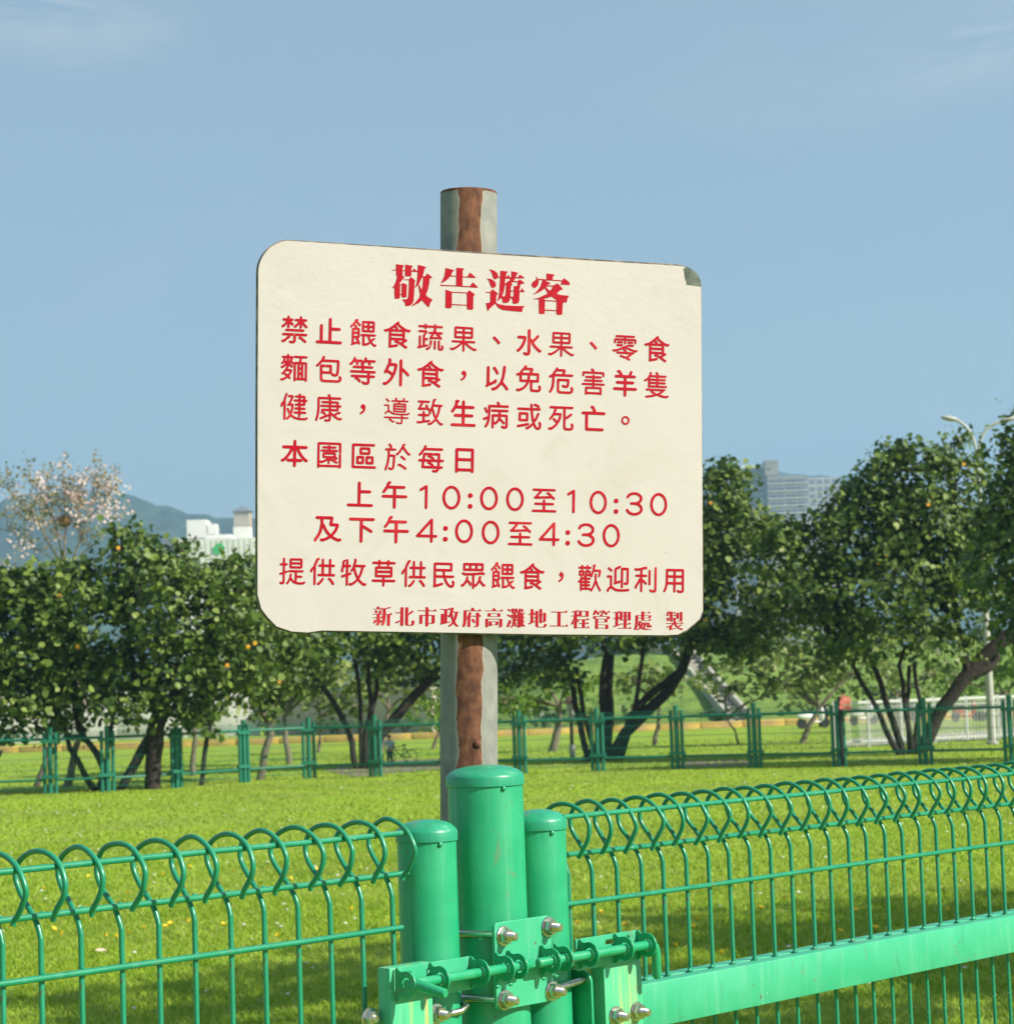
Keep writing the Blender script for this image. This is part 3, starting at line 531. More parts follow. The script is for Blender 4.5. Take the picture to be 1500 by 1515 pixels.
# lettering: cut vinyl characters, one mesh per line of text
BODY = "禁止餵食蔬果、水零麵包等外，以免危害羊隻健康導致生病或死亡。本園區於每日上午及下至提供牧草民眾歡迎利用"
DIGITS = "013" + "4:"
FOOT = "新北市政府高灘地工程管理處製"
HEAD = "敬告遊客"
G_BODY = [
[[367,99,329,123,322,137,323,153,337,171,350,178,390,172,433,172,441,177,445,187,443,305,340,307,357,287,362,273,359,257,343,239,303,221,257,175,193,126,137,122,123,129,109,147,109,163,117,178,133,191,167,196,230,245,272,290,313,307,150,309,132,323,125,337,128,357,143,374,160,378,803,378,817,374,831,360,835,347,832,330,820,315,807,309,518,307,515,163,503,129,470,105],[767,123,641,223,610,225,597,232,582,253,589,280,610,295,663,294,770,211,807,174,812,153,807,140,793,126],[237,426,216,443,212,463,219,480,240,495,720,495,737,488,751,467,747,443,723,425],[290,509,266,533,263,619,182,537,160,523,137,522,126,527,109,543,105,563,120,588,141,597,171,623,231,700,227,705,160,705,147,709,129,730,133,757,157,775,262,777,269,833,283,847,303,852,318,847,332,830,338,777,417,775,441,757,444,730,428,710,417,705,370,705,366,700,442,640,451,627,452,613,447,600,434,587,410,582,343,627,337,627,334,533,317,513],[637,509,619,523,612,537,609,627,537,555,500,529,477,529,466,533,451,550,448,567,455,583,532,650,570,700,563,705,500,705,487,709,469,730,473,758,497,775,609,777,616,833,630,847,650,852,664,847,679,830,685,777,797,775,821,757,824,730,807,709,793,705,727,705,720,700,767,642,831,583,838,560,834,547,820,533,790,529,770,542,683,624,681,533,663,513]],
[[147,139,127,146,111,163,108,183,115,203,130,216,150,221,210,222,218,227,218,627,226,653,247,671,263,672,281,667,294,653,301,630,302,227,313,222,463,225,465,810,473,833,487,847,507,853,527,847,541,833,548,810,550,591,767,588,795,577,806,563,809,547,806,530,795,517,767,505,550,502,549,227,560,222,803,221,827,214,841,200,846,180,841,160,827,146,800,138]],
[[803,119,780,129,747,155,687,214,648,170,633,163,547,142,487,136,470,142,456,167,458,393,420,403,410,412,402,430,409,447,420,457,437,462,813,462,833,455,848,430,841,413,827,402,673,398,665,393,683,343,700,313,783,367,807,364,820,350,824,337,818,320,737,257,757,228,790,199,813,185,837,188,850,184,864,170,867,153,850,129,820,119],[160,133,139,147,132,163,155,203,155,587,162,603,177,617,243,622,248,630,243,643,220,663,213,687,173,651,165,633,147,618,137,616,120,622,110,633,106,650,119,683,190,752,238,810,239,833,248,850,267,861,287,858,313,864,335,850,341,833,322,797,400,721,414,697,410,680,393,665,370,666,277,754,270,753,237,710,267,704,293,685,318,623,367,617,384,593,385,370,380,356,367,342,334,333,360,305,376,250,387,237,397,210,401,187,393,168,373,156,353,162,337,190,330,194,240,159,203,154,180,138],[525,207,540,205,610,223,633,247,658,257,634,297,593,398,530,398,522,393],[221,223,230,223,307,254,303,273,283,282,272,297,269,310,280,333,220,332],[221,400,317,399,322,407,321,447,313,452,223,451,218,443],[470,509,445,527,438,547,438,787,443,803,453,815,473,822,770,822,787,817,801,803,808,783,808,547,804,530,790,515,770,508],[221,517,317,516,322,523,321,553,313,558,223,558,218,550],[505,573,592,573,593,629,505,630],[661,573,742,573,743,629,661,630],[505,697,592,697,593,755,505,757],[661,697,742,697,743,755,661,757]],
[[727,116,607,189,583,214,555,220,470,264,440,262,426,267,409,290,411,310,427,330,417,335,317,332,317,201,360,205,463,228,490,228,503,221,517,203,518,187,511,173,493,159,347,129,293,125,273,118,250,125,235,150,245,183,244,580,237,582,173,555,130,559,103,587,102,603,109,617,127,631,163,629,217,654,253,663,279,687,377,755,442,817,464,827,493,854,507,858,527,854,541,840,545,820,538,800,560,775,610,736,693,687,713,670,797,641,837,648,857,641,871,623,871,603,853,582,837,573,793,565,720,593,709,580,710,390,723,376,763,371,777,357,782,343,779,327,767,312,743,303,662,243,743,190,767,184,782,167,784,143,767,122,753,115],[589,287,648,323,656,333,500,333,548,303],[318,407,630,405,638,410,638,443,630,452,323,452,315,443],[318,523,630,522,638,527,638,560,630,568,323,568,315,560],[348,640,433,638,440,643,400,681],[521,640,610,638,619,643,520,715,487,748,477,750,453,723,477,714,488,703]],
[[397,109,373,113,355,123,346,140,350,157,363,170,403,179,418,190,441,223,458,283,466,380,483,395,507,394,524,370,525,333,518,253,504,210,483,172,445,133,417,113],[753,109,727,120,715,130,706,143,699,173,699,367,710,388,730,398,750,388,761,367,763,176,787,172,800,177,801,203,795,233,802,250,817,262,830,264,848,253,865,213,864,167,854,140,838,123,800,109],[607,129,587,142,579,160,578,357,587,378,610,391,630,382,641,360,642,163,630,138],[137,146,110,165,102,183,117,208,140,213,145,220,145,477,150,493,163,507,177,511,191,507,204,493,208,477,209,233,220,229,253,239,258,250,259,500,273,543,314,590,307,595,153,596,130,613,126,627,130,640,143,654,160,658,350,658,367,654,387,637,391,617,377,570,326,507,322,447,330,442,380,442,397,437,410,424,414,410,410,396,397,383,323,375,322,263,330,258,387,271,403,267,418,250,417,227,403,213,387,206,310,191,230,166,203,164,153,146],[783,413,757,427,473,416,459,420,447,433,442,447,446,460,467,483,477,508,517,555,433,563,418,580,420,603,433,617,447,621,582,623,562,643,556,660,562,677,584,693,579,730,373,731,361,693,337,679,312,693,300,731,150,733,126,750,122,763,126,777,139,790,153,795,300,796,312,830,337,844,361,830,369,800,377,795,577,796,589,830,613,844,638,830,650,796,803,795,820,790,833,777,838,763,833,749,820,736,803,732,653,732,645,723,648,677,644,657,654,623,807,621,821,617,834,603,835,580,820,563,803,558,753,558,746,553,746,543,773,511,781,490,808,470,817,453,811,427,800,416],[537,483,670,485,703,489,707,493,697,504,670,510,655,523,649,537,650,557,593,558,585,553,575,523]],
[[477,113,457,125,449,143,447,333,337,236,247,179,177,146,163,142,113,153,100,159,86,173,85,197,100,214,113,218,160,209,217,236,318,300,383,357,373,362,153,363,135,373,126,390,130,407,143,420,167,425,417,425,443,416,448,420,448,473,443,481,243,482,223,489,210,503,205,523,208,787,223,805,243,812,730,808,748,793,755,773,755,523,750,507,733,489,717,482,517,481,512,473,512,420,517,416,547,425,793,425,811,420,824,407,827,390,818,373,800,363,590,362,580,357,647,299,713,256,783,219,797,213,837,221,850,217,864,203,865,180,850,162,837,156,800,148,777,153,643,226,577,275,513,333,511,143,497,119],[271,547,443,546,448,553,448,613,440,618,273,618,268,610],[515,547,687,546,692,553,691,613,683,618,517,618,512,610],[271,683,443,682,448,690,448,743,440,748,273,748,268,740],[515,683,687,682,692,690,691,743,683,748,517,748,512,740]],
[[537,366,482,430,360,547,368,560,413,597,427,591,502,523,598,420,598,413,587,402,543,366]],
[[380,103,323,132,310,149,308,167,313,184,333,201,353,204,403,185,430,186,437,200,438,553,445,580,438,613,438,803,443,823,452,837,467,847,483,849,500,844,511,833,521,807,523,607,529,593,550,581,580,547,658,620,717,687,737,693,750,691,771,673,777,650,763,619,626,473,657,426,700,375,776,307,800,289,833,275,847,258,849,240,844,223,830,209,803,199,780,206,729,240,629,333,556,427,543,464,525,477,522,207,511,147,477,113,427,102],[153,193,133,199,117,216,111,233,113,250,127,268,154,280,190,315,241,387,284,473,315,560,307,568,173,568,153,573,129,597,131,627,147,644,170,651,350,652,373,646,397,620,402,600,398,557,374,480,339,397,294,320,231,243,183,199]],
[[600,109,527,140,507,158,457,166,330,206,316,220,314,233,316,247,327,258,350,265,473,226,510,222,533,241,600,276,613,290,247,292,227,296,213,309,213,337,227,351,243,355,462,357,464,363,450,378,423,386,412,397,407,424,237,363,157,343,107,359,93,373,93,400,110,415,170,409,280,443,433,511,470,520,490,537,510,542,533,539,557,565,710,568,733,564,747,550,749,537,747,523,733,510,713,505,560,507,553,487,673,443,790,413,833,419,847,417,860,403,863,390,860,376,843,360,793,349,637,389,533,426,477,456,453,447,487,428,521,393,533,356,687,352,733,355,750,351,764,337,765,313,753,299,703,287,674,250,579,193,580,186,624,167,641,147,640,123,630,112],[237,506,213,518,207,537,210,550,218,560,240,568,383,568,401,563,415,547,411,520,400,510,383,505],[460,563,447,576,443,590,442,660,433,668,203,668,198,660,193,596,177,582,148,587,140,597,135,613,135,690,140,707,160,727,180,732,433,732,441,737,441,753,433,758,217,758,197,763,183,777,181,790,183,803,193,815,220,822,740,822,760,817,771,807,776,790,774,777,757,762,513,758,506,753,506,737,513,732,777,732,797,727,814,710,822,683,821,613,817,597,807,585,780,582,763,596,758,660,753,668,513,668,506,663,505,597,500,577,487,563],[250,589,227,602,221,620,227,638,250,651,380,651,397,647,411,630,408,603,397,593,383,589],[563,589,540,602,534,620,540,638,563,651,697,651,714,647,728,630,725,603,713,593,700,589]],
[[487,106,465,120,458,140,458,570,453,574,430,559,413,563,400,577,391,600,380,609,359,590,359,583,438,520,444,503,440,490,427,476,403,473,330,526,326,523,320,483,296,443,303,438,383,437,403,425,417,403,415,373,406,347,374,287,345,247,377,210,381,197,377,180,363,166,347,163,297,200,233,153,153,112,107,123,90,140,86,157,103,180,117,184,143,178,160,183,217,216,249,243,230,260,203,269,193,280,187,298,167,283,150,279,132,287,119,307,125,327,168,370,222,437,232,470,260,506,262,517,257,530,201,483,150,453,113,456,96,473,93,490,107,511,150,523,217,580,203,604,197,606,162,567,147,559,123,563,110,577,106,590,110,603,131,623,160,667,177,723,132,737,119,757,123,773,136,787,150,791,257,792,270,838,290,851,307,847,320,833,328,793,413,791,427,787,441,773,445,760,433,733,437,713,413,680,411,667,460,616,477,635,493,641,605,643,623,737,617,742,483,742,467,746,453,760,449,773,453,787,467,800,490,805,810,805,827,800,840,787,844,773,840,759,827,746,810,742,691,740,672,653,673,645,680,642,800,641,820,628,834,607,835,143,830,123,817,110,803,106,787,112,770,139,763,142,530,142,523,139,507,112],[525,207,560,206,565,213,565,570,557,578,527,578,522,570],[631,207,657,205,664,210,665,280,660,288,633,288,629,283],[731,207,767,206,772,213,772,570,763,578,733,578,728,570],[289,293,300,293,311,307,338,350,345,373,253,375,223,340,215,327,253,320],[631,353,657,352,664,357,665,423,660,431,633,431,629,427],[631,497,657,495,664,500,665,570,660,578,633,578,629,573],[256,640,262,647,261,723,253,728,227,728,223,723,232,700,227,670],[328,653,341,663,347,677,357,723,353,728,330,728,326,723]],
[[333,123,297,129,277,139,252,160,235,187,228,243,228,570,233,583,249,600,263,605,533,605,547,601,568,573,569,380,597,377,637,355,660,355,681,363,695,423,705,537,708,670,697,675,300,675,247,612,173,541,143,539,130,545,115,567,119,590,168,630,235,713,267,740,276,773,303,827,327,845,350,841,368,817,367,793,346,753,350,746,740,745,757,741,778,713,775,517,758,363,737,315,703,289,613,285,560,318,551,330,544,353,307,352,298,343,299,257,309,203,357,192,723,192,747,196,762,207,771,230,759,263,759,287,777,307,800,311,824,293,845,247,844,213,821,163,790,136,743,122],[301,423,495,423,497,532,301,533]],
[[517,103,470,129,453,145,445,160,446,177,460,195,477,202,491,200,543,172,600,181,605,193,602,297,342,297,343,290,407,235,431,203,431,187,425,173,410,161,393,158,377,165,291,240,270,243,258,250,246,267,247,297,163,299,150,305,136,323,139,350,163,368,593,368,604,373,604,417,597,422,143,422,130,426,117,439,112,450,113,468,127,485,140,491,430,492,441,497,442,540,437,548,213,549,192,563,185,580,190,601,213,618,433,619,435,640,416,660,412,680,416,693,437,717,342,717,343,703,357,680,358,663,348,647,330,635,307,636,289,650,264,713,257,718,230,714,188,657,161,633,120,629,96,647,92,663,96,680,113,697,140,709,177,764,197,784,213,837,233,854,253,854,274,837,278,823,277,790,447,788,468,773,477,750,511,787,523,843,537,857,550,862,570,857,587,840,592,827,589,793,593,789,813,788,827,781,841,763,837,737,817,719,687,717,686,710,701,687,701,663,695,650,677,636,657,636,639,650,603,718,547,717,508,667,505,650,517,619,747,618,768,603,775,587,770,566,747,549,517,548,512,540,515,493,820,491,841,477,848,460,844,440,823,423,677,419,678,370,803,367,826,347,826,320,813,305,800,299,678,297,675,170,661,133,644,117,627,109,567,102]],
[[583,106,563,123,555,150,555,807,565,837,580,849,597,853,613,849,627,838,638,810,640,614,674,600,772,517,838,447,846,423,841,403,827,389,807,384,790,388,680,491,640,520,638,147,631,123,618,110,600,104],[163,120,120,125,93,135,79,157,83,187,103,204,123,208,160,206,190,225,258,290,321,383,315,397,278,427,243,451,217,459,200,476,177,449,153,444,137,449,125,460,115,487,121,517,161,583,210,701,224,720,241,800,232,830,236,847,257,869,283,871,307,854,324,817,325,797,313,741,433,738,473,727,494,703,498,683,495,643,477,557,441,443,424,407,406,387,384,327,321,240,278,197,203,136,180,123],[355,470,360,468,365,473,391,550,411,650,403,655,283,654,230,540,277,527]],
[[418,341,405,360,398,385,470,438,493,488,488,496,455,504,432,527,424,545,424,578,452,612,475,623,505,622,527,612,556,575,563,545,559,482,542,438,512,397,458,355]],
[[400,109,363,116,345,130,335,147,338,173,360,194,407,193,468,227,541,297,594,367,634,487,655,587,676,790,702,817,733,816,751,800,756,780,748,657,717,483,679,363,781,253,827,198,840,167,836,147,813,126,797,124,779,130,688,237,637,287,603,245,518,163,433,114],[190,199,169,217,164,237,169,257,195,290,195,747,207,775,220,786,237,789,253,786,267,775,278,747,280,328,291,327,403,383,422,410,443,427,460,429,478,423,491,410,496,390,484,337,467,316,435,307,317,249,263,237,233,209,217,199],[497,559,477,576,414,677,374,720,373,750,393,772,417,778,437,772,452,760,514,673,544,620,550,597,541,573,523,559]],
[[160,119,123,131,105,147,98,167,105,187,127,201,183,195,280,239,327,272,351,297,390,353,402,383,393,388,230,388,216,393,195,420,193,570,170,562,117,563,96,580,93,607,117,631,147,632,167,644,200,653,222,697,287,772,317,796,326,827,343,848,377,861,403,855,418,833,417,817,406,800,410,795,567,795,583,788,604,763,605,737,596,703,567,653,753,651,775,637,782,620,779,410,767,395,753,389,585,387,582,223,586,197,593,192,730,188,760,192,767,200,775,233,759,267,759,293,777,314,803,317,824,300,848,243,834,167,803,132,783,123,750,118,597,118,563,123,547,132,521,160,512,200,511,383,507,388,487,388,476,383,471,353,434,287,373,219,310,173,230,134,183,119],[268,460,429,460,443,579,268,580],[505,460,709,460,710,579,518,580],[284,653,480,652,487,657,494,680,520,723,343,725,299,677]],
[[457,109,413,116,387,129,356,167,348,237,348,497,353,510,369,527,383,532,693,532,707,527,721,513,725,500,725,443,715,353,695,303,677,286,653,276,553,276,507,308,495,333,502,353,523,368,543,367,583,345,634,347,648,390,652,460,420,459,418,253,425,193,433,186,483,178,710,178,753,186,764,197,774,230,759,270,759,293,777,314,800,318,824,300,845,253,845,213,824,153,780,118,733,109],[140,119,118,140,115,167,161,243,191,343,205,450,205,563,200,570,170,549,133,549,113,567,109,593,127,614,147,620,173,642,211,657,233,707,289,783,307,800,314,827,329,843,347,848,364,843,377,830,387,802,570,802,584,797,606,770,608,743,601,707,580,670,583,662,807,662,820,657,833,644,838,633,837,615,823,599,810,592,278,590,275,430,261,317,237,240,204,170,170,125,157,119],[295,663,497,662,528,727,520,732,343,731,295,670]],
[[257,109,237,122,229,140,228,307,235,327,249,340,263,345,443,346,448,353,448,380,437,385,157,385,143,390,130,403,126,417,130,430,143,444,160,448,443,449,448,463,448,483,443,488,230,489,208,500,199,520,208,540,230,551,443,552,448,557,448,580,440,588,257,589,233,607,229,620,235,637,260,651,443,652,455,680,480,694,505,680,517,652,697,652,717,645,731,620,727,606,713,593,697,588,517,588,512,583,512,557,520,552,737,551,755,540,764,523,760,507,752,497,730,488,517,488,512,480,512,453,523,448,797,448,811,443,824,430,828,417,821,400,810,390,793,385,520,385,512,380,512,357,513,348,520,345,700,345,713,340,727,328,735,303,735,147,728,127,703,112,667,132,297,132,273,113],[295,197,667,196,672,203,671,277,663,282,480,284,297,281,292,273],[170,629,150,642,142,660,142,740,146,753,158,767,180,775,443,776,447,780,443,793,413,809,396,833,402,853,423,867,453,861,487,842,500,821,517,776,777,775,800,762,811,740,811,657,800,638,783,629,767,633,753,647,748,707,733,712,210,711,206,707,200,647,187,633]],
[[463,106,443,123,435,147,432,283,153,285,130,293,113,313,111,330,117,348,130,361,153,368,423,368,434,373,435,457,430,464,237,465,213,473,196,493,194,507,199,527,213,541,233,547,427,548,434,553,435,630,430,638,197,639,173,646,159,660,154,680,156,693,177,716,200,722,290,722,298,727,301,740,280,777,247,789,229,810,231,840,253,861,277,865,323,848,343,828,375,777,397,757,402,727,410,722,577,722,629,833,647,847,673,847,694,830,701,807,668,723,763,721,787,714,804,693,806,677,800,659,787,646,763,639,520,635,521,550,713,548,742,537,752,523,756,507,752,490,742,477,713,465,521,463,518,377,527,368,800,368,823,361,837,347,843,327,837,307,823,293,800,285,521,283,518,150,514,130,493,108]],
[[157,109,138,120,129,137,133,153,147,167,297,189,377,206,388,213,310,265,296,280,280,311,180,312,160,319,150,330,146,347,158,367,177,375,683,372,723,377,747,360,751,347,745,330,730,316,693,306,684,283,672,270,590,217,590,210,663,192,760,178,830,197,851,183,858,167,853,153,837,136,780,115,673,125,543,156,513,175,470,175,423,153,303,125,217,112],[463,240,516,240,536,260,590,289,614,310,361,310,370,299,443,257],[243,389,223,402,215,420,213,621,205,620,167,579,150,572,103,576,90,589,86,603,100,628,137,636,180,678,210,693,226,740,251,767,270,837,283,850,297,854,310,850,327,833,331,807,316,770,320,762,473,763,470,783,443,802,436,820,450,845,477,852,500,844,515,830,547,762,753,761,767,757,780,744,784,730,780,717,767,703,753,699,530,695,528,670,533,662,733,661,755,650,764,630,755,610,733,599,531,597,528,577,533,569,730,568,752,557,761,537,755,520,733,506,537,505,529,500,528,480,530,471,537,468,773,467,792,457,801,440,797,423,784,410,763,405,280,405],[281,470,460,469,464,473,464,500,457,505,283,504,278,497],[281,570,457,568,464,573,465,590,457,598,287,598,279,593],[278,663,460,662,464,667,464,693,457,698,283,698,273,677]],
[[217,109,195,123,188,143,188,533,183,537,173,520,164,473,147,458,133,456,113,468,106,483,105,503,113,547,145,597,180,623,193,690,240,827,253,840,267,844,290,832,298,810,256,683,244,613,252,587,253,166,270,177,297,185,351,263,348,273,326,297,289,380,276,397,272,410,276,423,289,437,303,441,333,428,344,417,363,363,377,342,397,407,408,470,408,493,403,498,350,498,317,492,298,500,286,520,292,540,322,560,333,595,368,657,395,720,390,728,330,729,309,743,302,760,307,774,320,787,340,792,437,791,460,775,468,757,451,687,392,567,397,562,427,561,453,554,468,540,475,523,465,417,441,327,417,270,497,214,577,189,670,178,787,178,843,204,863,195,874,173,870,159,857,145,800,115,613,118,540,133,480,153,393,208,355,160,313,120,283,116,253,137,237,115],[630,193,613,202,603,220,599,287,493,289,472,303,466,320,472,337,493,351,593,352,601,357,599,397,517,399,495,413,489,430,495,447,517,461,600,465,599,503,527,506,505,520,499,537,505,553,527,567,599,570,601,610,593,615,493,616,472,630,466,647,472,663,493,677,600,681,599,723,517,728,500,743,496,760,505,777,523,787,599,790,607,827,619,840,633,844,647,840,660,827,670,789,757,788,777,781,797,753,800,681,837,673,850,661,854,647,850,633,837,620,800,612,798,540,793,526,780,512,760,505,673,505,665,497,666,467,670,462,780,461,801,447,808,430,801,413,780,399,668,397,667,355,803,351,827,333,831,320,827,307,814,293,800,289,668,287,660,210,647,196],[668,570,732,570,733,612,668,613],[668,680,732,680,733,722,668,723]],
[[400,106,387,112,370,130,366,143,370,157,383,170,397,174,420,168,487,172,492,183,491,247,487,250,470,244,273,163,247,169,232,193,247,218,384,280,317,324,280,336,269,347,262,363,265,373,287,400,276,413,273,430,285,450,303,458,487,459,492,467,491,497,483,502,277,502,255,513,246,533,255,553,277,565,489,567,492,597,487,604,310,605,288,617,279,637,288,657,310,668,487,669,492,677,491,710,480,715,233,712,232,457,221,330,201,233,172,133,160,119,143,112,129,117,117,129,112,160,147,280,161,370,168,463,168,740,173,757,189,773,207,778,477,779,481,783,477,793,455,810,449,827,462,850,483,858,510,851,528,833,546,783,553,779,807,778,824,773,837,760,841,743,828,723,810,715,557,712,555,677,560,669,727,668,750,661,764,647,771,630,773,568,830,560,843,547,848,533,843,519,830,506,773,499,771,430,765,417,747,400,730,395,563,395,556,390,555,373,560,363,584,353,620,319,630,315,740,384,793,388,814,383,827,371,831,357,817,332,800,325,763,324,686,270,733,239,780,219,800,215,837,224,850,220,867,197,863,179,843,161,803,149,743,166,640,223,617,250,590,262,558,293,555,173,541,133,523,115,507,109],[408,290,490,318,495,350,489,393,333,393,336,387,411,330,418,313],[558,460,703,459,708,467,708,497,700,502,560,501,555,493],[558,567,703,566,708,573,708,600,700,605,560,604,555,597]],
[[517,119,472,147,470,171,480,180,500,182,543,162,607,167,614,173,618,197,618,263,613,271,323,271,319,267,320,253,380,205,420,200,430,190,430,170,420,160,367,158,294,213,273,216,265,223,262,243,274,260,272,270,140,272,126,283,126,303,143,315,610,315,618,320,617,362,400,375,342,393,283,431,257,441,220,425,170,380,150,380,139,393,142,417,190,461,228,487,228,597,220,605,133,606,122,620,123,637,130,645,147,648,260,645,271,630,273,488,300,477,353,442,393,426,440,415,483,412,627,408,780,415,797,420,833,445,850,444,858,437,860,413,817,376,797,372,670,368,662,363,665,317,813,315,828,300,828,287,822,277,810,272,667,271,662,263,661,173,648,137,637,126,603,119],[410,443,385,467,386,670,410,691,523,693,531,723,523,728,340,729,325,743,326,760,333,768,455,773,451,793,429,817,430,834,447,845,470,844,481,833,510,772,643,772,672,833,680,840,700,845,718,837,722,820,699,783,698,773,807,771,818,763,820,740,807,729,587,728,576,717,576,697,580,692,730,691,751,673,755,660,755,473,733,445,720,442],[431,487,703,485,711,490,712,503,703,512,437,512,429,507],[431,557,703,555,711,560,712,573,703,582,437,582,429,577],[431,627,703,625,710,628,712,640,703,648,437,648,429,643],[243,713,169,780,165,800,173,811,193,815,207,811,270,751,275,737,271,720,260,712]],
[[470,123,433,133,419,147,412,163,419,180,443,194,483,189,553,242,621,313,620,323,599,343,579,387,533,521,530,525,523,521,509,493,504,437,491,423,477,419,460,425,446,447,442,493,447,517,420,529,400,547,187,532,143,540,126,557,122,570,126,583,151,603,160,630,216,730,210,735,150,735,133,740,120,753,116,770,130,791,150,798,443,798,460,794,474,780,477,763,468,747,450,736,285,733,268,687,218,603,227,599,360,613,361,620,343,647,339,667,350,688,370,698,384,693,397,680,418,647,430,610,456,583,480,576,503,594,513,653,534,690,560,833,573,847,627,867,648,853,654,833,648,820,620,793,602,723,601,703,810,701,828,693,841,673,837,657,827,645,786,633,765,517,737,423,708,350,685,317,689,307,760,225,803,192,833,194,847,190,860,177,864,160,858,147,843,133,807,125,787,129,737,165,650,253,588,190,551,160,500,126],[133,159,107,175,95,190,96,213,109,227,130,231,157,222,253,239,265,250,263,362,163,365,147,370,133,383,129,397,143,421,163,428,262,430,270,497,283,510,297,514,311,510,324,497,331,430,437,428,451,423,462,413,467,393,450,370,433,365,330,362,328,263,331,257,343,255,460,274,478,263,487,247,484,230,473,219,450,209,350,192,320,191,293,182,183,162],[648,390,653,387,663,405,691,483,708,557,720,633,717,638,583,638,577,636,573,623,570,590,587,563,613,477]],
[[153,123,130,132,115,153,118,180,140,201,160,205,430,205,438,213,435,383,243,385,215,397,204,410,201,427,204,443,215,457,243,468,435,470,435,617,267,618,259,613,204,523,190,509,167,502,147,502,133,509,119,527,117,540,123,560,147,583,199,673,218,693,226,737,244,787,236,823,243,843,253,855,277,863,303,854,337,858,350,851,364,833,364,807,324,767,305,713,307,702,435,703,443,823,460,844,480,849,500,844,517,823,522,803,522,710,527,702,760,702,783,696,798,683,806,663,802,643,787,626,767,619,523,615,525,470,737,468,765,457,776,443,779,427,776,410,765,397,737,385,525,383,522,213,530,205,800,205,820,201,838,187,845,173,844,150,830,132,800,122]],
[[690,103,635,133,623,150,622,167,633,185,650,195,673,194,710,175,740,175,747,180,752,200,752,423,750,432,743,435,613,435,605,427,607,403,627,388,731,280,735,253,720,232,703,225,683,229,612,307,580,329,550,285,507,242,480,223,467,218,413,219,411,133,397,112,370,105,346,123,342,140,343,478,360,498,373,505,537,506,542,513,542,557,540,565,533,568,350,569,332,583,325,597,328,617,343,634,360,638,813,638,827,634,841,620,844,593,820,569,620,568,612,563,612,513,617,506,787,505,808,490,821,470,822,180,814,143,780,109],[160,119,138,140,136,167,171,217,194,267,218,357,210,359,153,329,130,329,93,348,86,360,85,377,92,390,107,402,143,406,227,443,235,533,230,543,210,524,190,522,163,543,119,647,119,667,133,685,160,691,181,677,233,571,235,730,245,750,267,762,510,762,511,780,489,807,485,827,492,843,513,858,543,851,568,830,590,763,820,762,845,747,851,733,851,717,837,699,823,692,308,690,302,447,284,313,261,237,231,177,190,125,177,119],[415,293,457,293,485,317,530,393,535,413,532,433,413,432]],
[[727,109,689,127,652,163,603,236,547,182,453,116,403,119,376,147,376,167,390,185,403,191,433,189,447,196,510,245,581,310,581,327,569,347,549,433,523,649,157,652,143,659,129,677,129,697,142,713,160,722,513,722,518,733,515,820,525,837,543,848,567,844,587,820,588,730,593,722,747,723,673,774,640,772,619,787,612,800,613,817,640,844,687,847,767,801,790,782,797,770,798,753,777,723,807,721,827,703,831,677,814,657,800,652,603,652,595,643,612,493,633,399,678,470,725,583,743,597,760,598,773,591,787,573,787,547,724,403,688,343,653,320,652,307,712,200,730,186,753,179,763,184,771,197,779,253,763,303,763,323,780,344,807,347,834,320,851,273,851,237,841,177,818,137,790,113],[150,169,129,187,122,203,126,223,147,241,180,242,443,298,470,296,491,273,487,246,473,233,457,226,187,169],[200,336,179,353,172,370,172,563,185,587,203,595,427,595,440,591,453,578,462,560,462,370,457,357,445,343,427,335],[245,407,389,407,390,522,245,523]],
[[140,129,113,134,93,152,88,173,95,190,113,204,160,202,190,216,260,265,312,323,308,337,223,420,218,437,223,453,243,471,265,470,357,393,366,403,394,470,414,540,407,545,270,544,221,473,170,415,150,408,130,415,116,433,117,455,177,532,210,588,230,607,236,640,268,723,260,732,140,734,125,747,119,760,119,777,132,793,153,802,803,802,817,799,830,788,838,773,837,757,813,733,613,732,605,723,608,510,633,523,757,614,788,610,801,597,805,580,802,567,792,553,708,487,647,446,606,430,605,267,609,217,617,203,643,199,733,198,763,203,771,213,778,250,763,287,763,313,780,334,807,337,827,320,848,270,848,227,841,190,833,172,808,147,783,133,757,129,627,128,585,137,552,163,539,200,535,247,534,727,527,732,350,732,342,727,337,700,307,620,313,615,443,615,467,607,485,590,492,573,488,533,461,440,434,377,411,343,386,320,377,290,295,203,237,159,187,132]],
[[273,146,253,153,240,165,229,193,228,600,220,605,157,605,132,613,119,627,114,647,118,663,128,677,160,688,447,690,458,720,452,740,433,777,403,789,392,800,384,823,388,840,400,855,430,865,477,849,497,831,534,753,557,727,557,690,797,688,818,683,833,672,842,650,839,630,823,613,800,605,323,605,315,603,312,597,315,230,750,228,773,221,791,200,791,173,778,157,747,145]],
[[473,353,433,362,389,393,359,440,352,487,367,538,400,578,447,604,497,608,541,593,567,575,585,553,604,517,608,467,591,417,563,385,543,369,520,359],[458,410,503,409,533,427,547,447,555,477,551,507,535,533,507,551,473,555,447,548,427,534,409,503,406,480,417,442,436,420]],
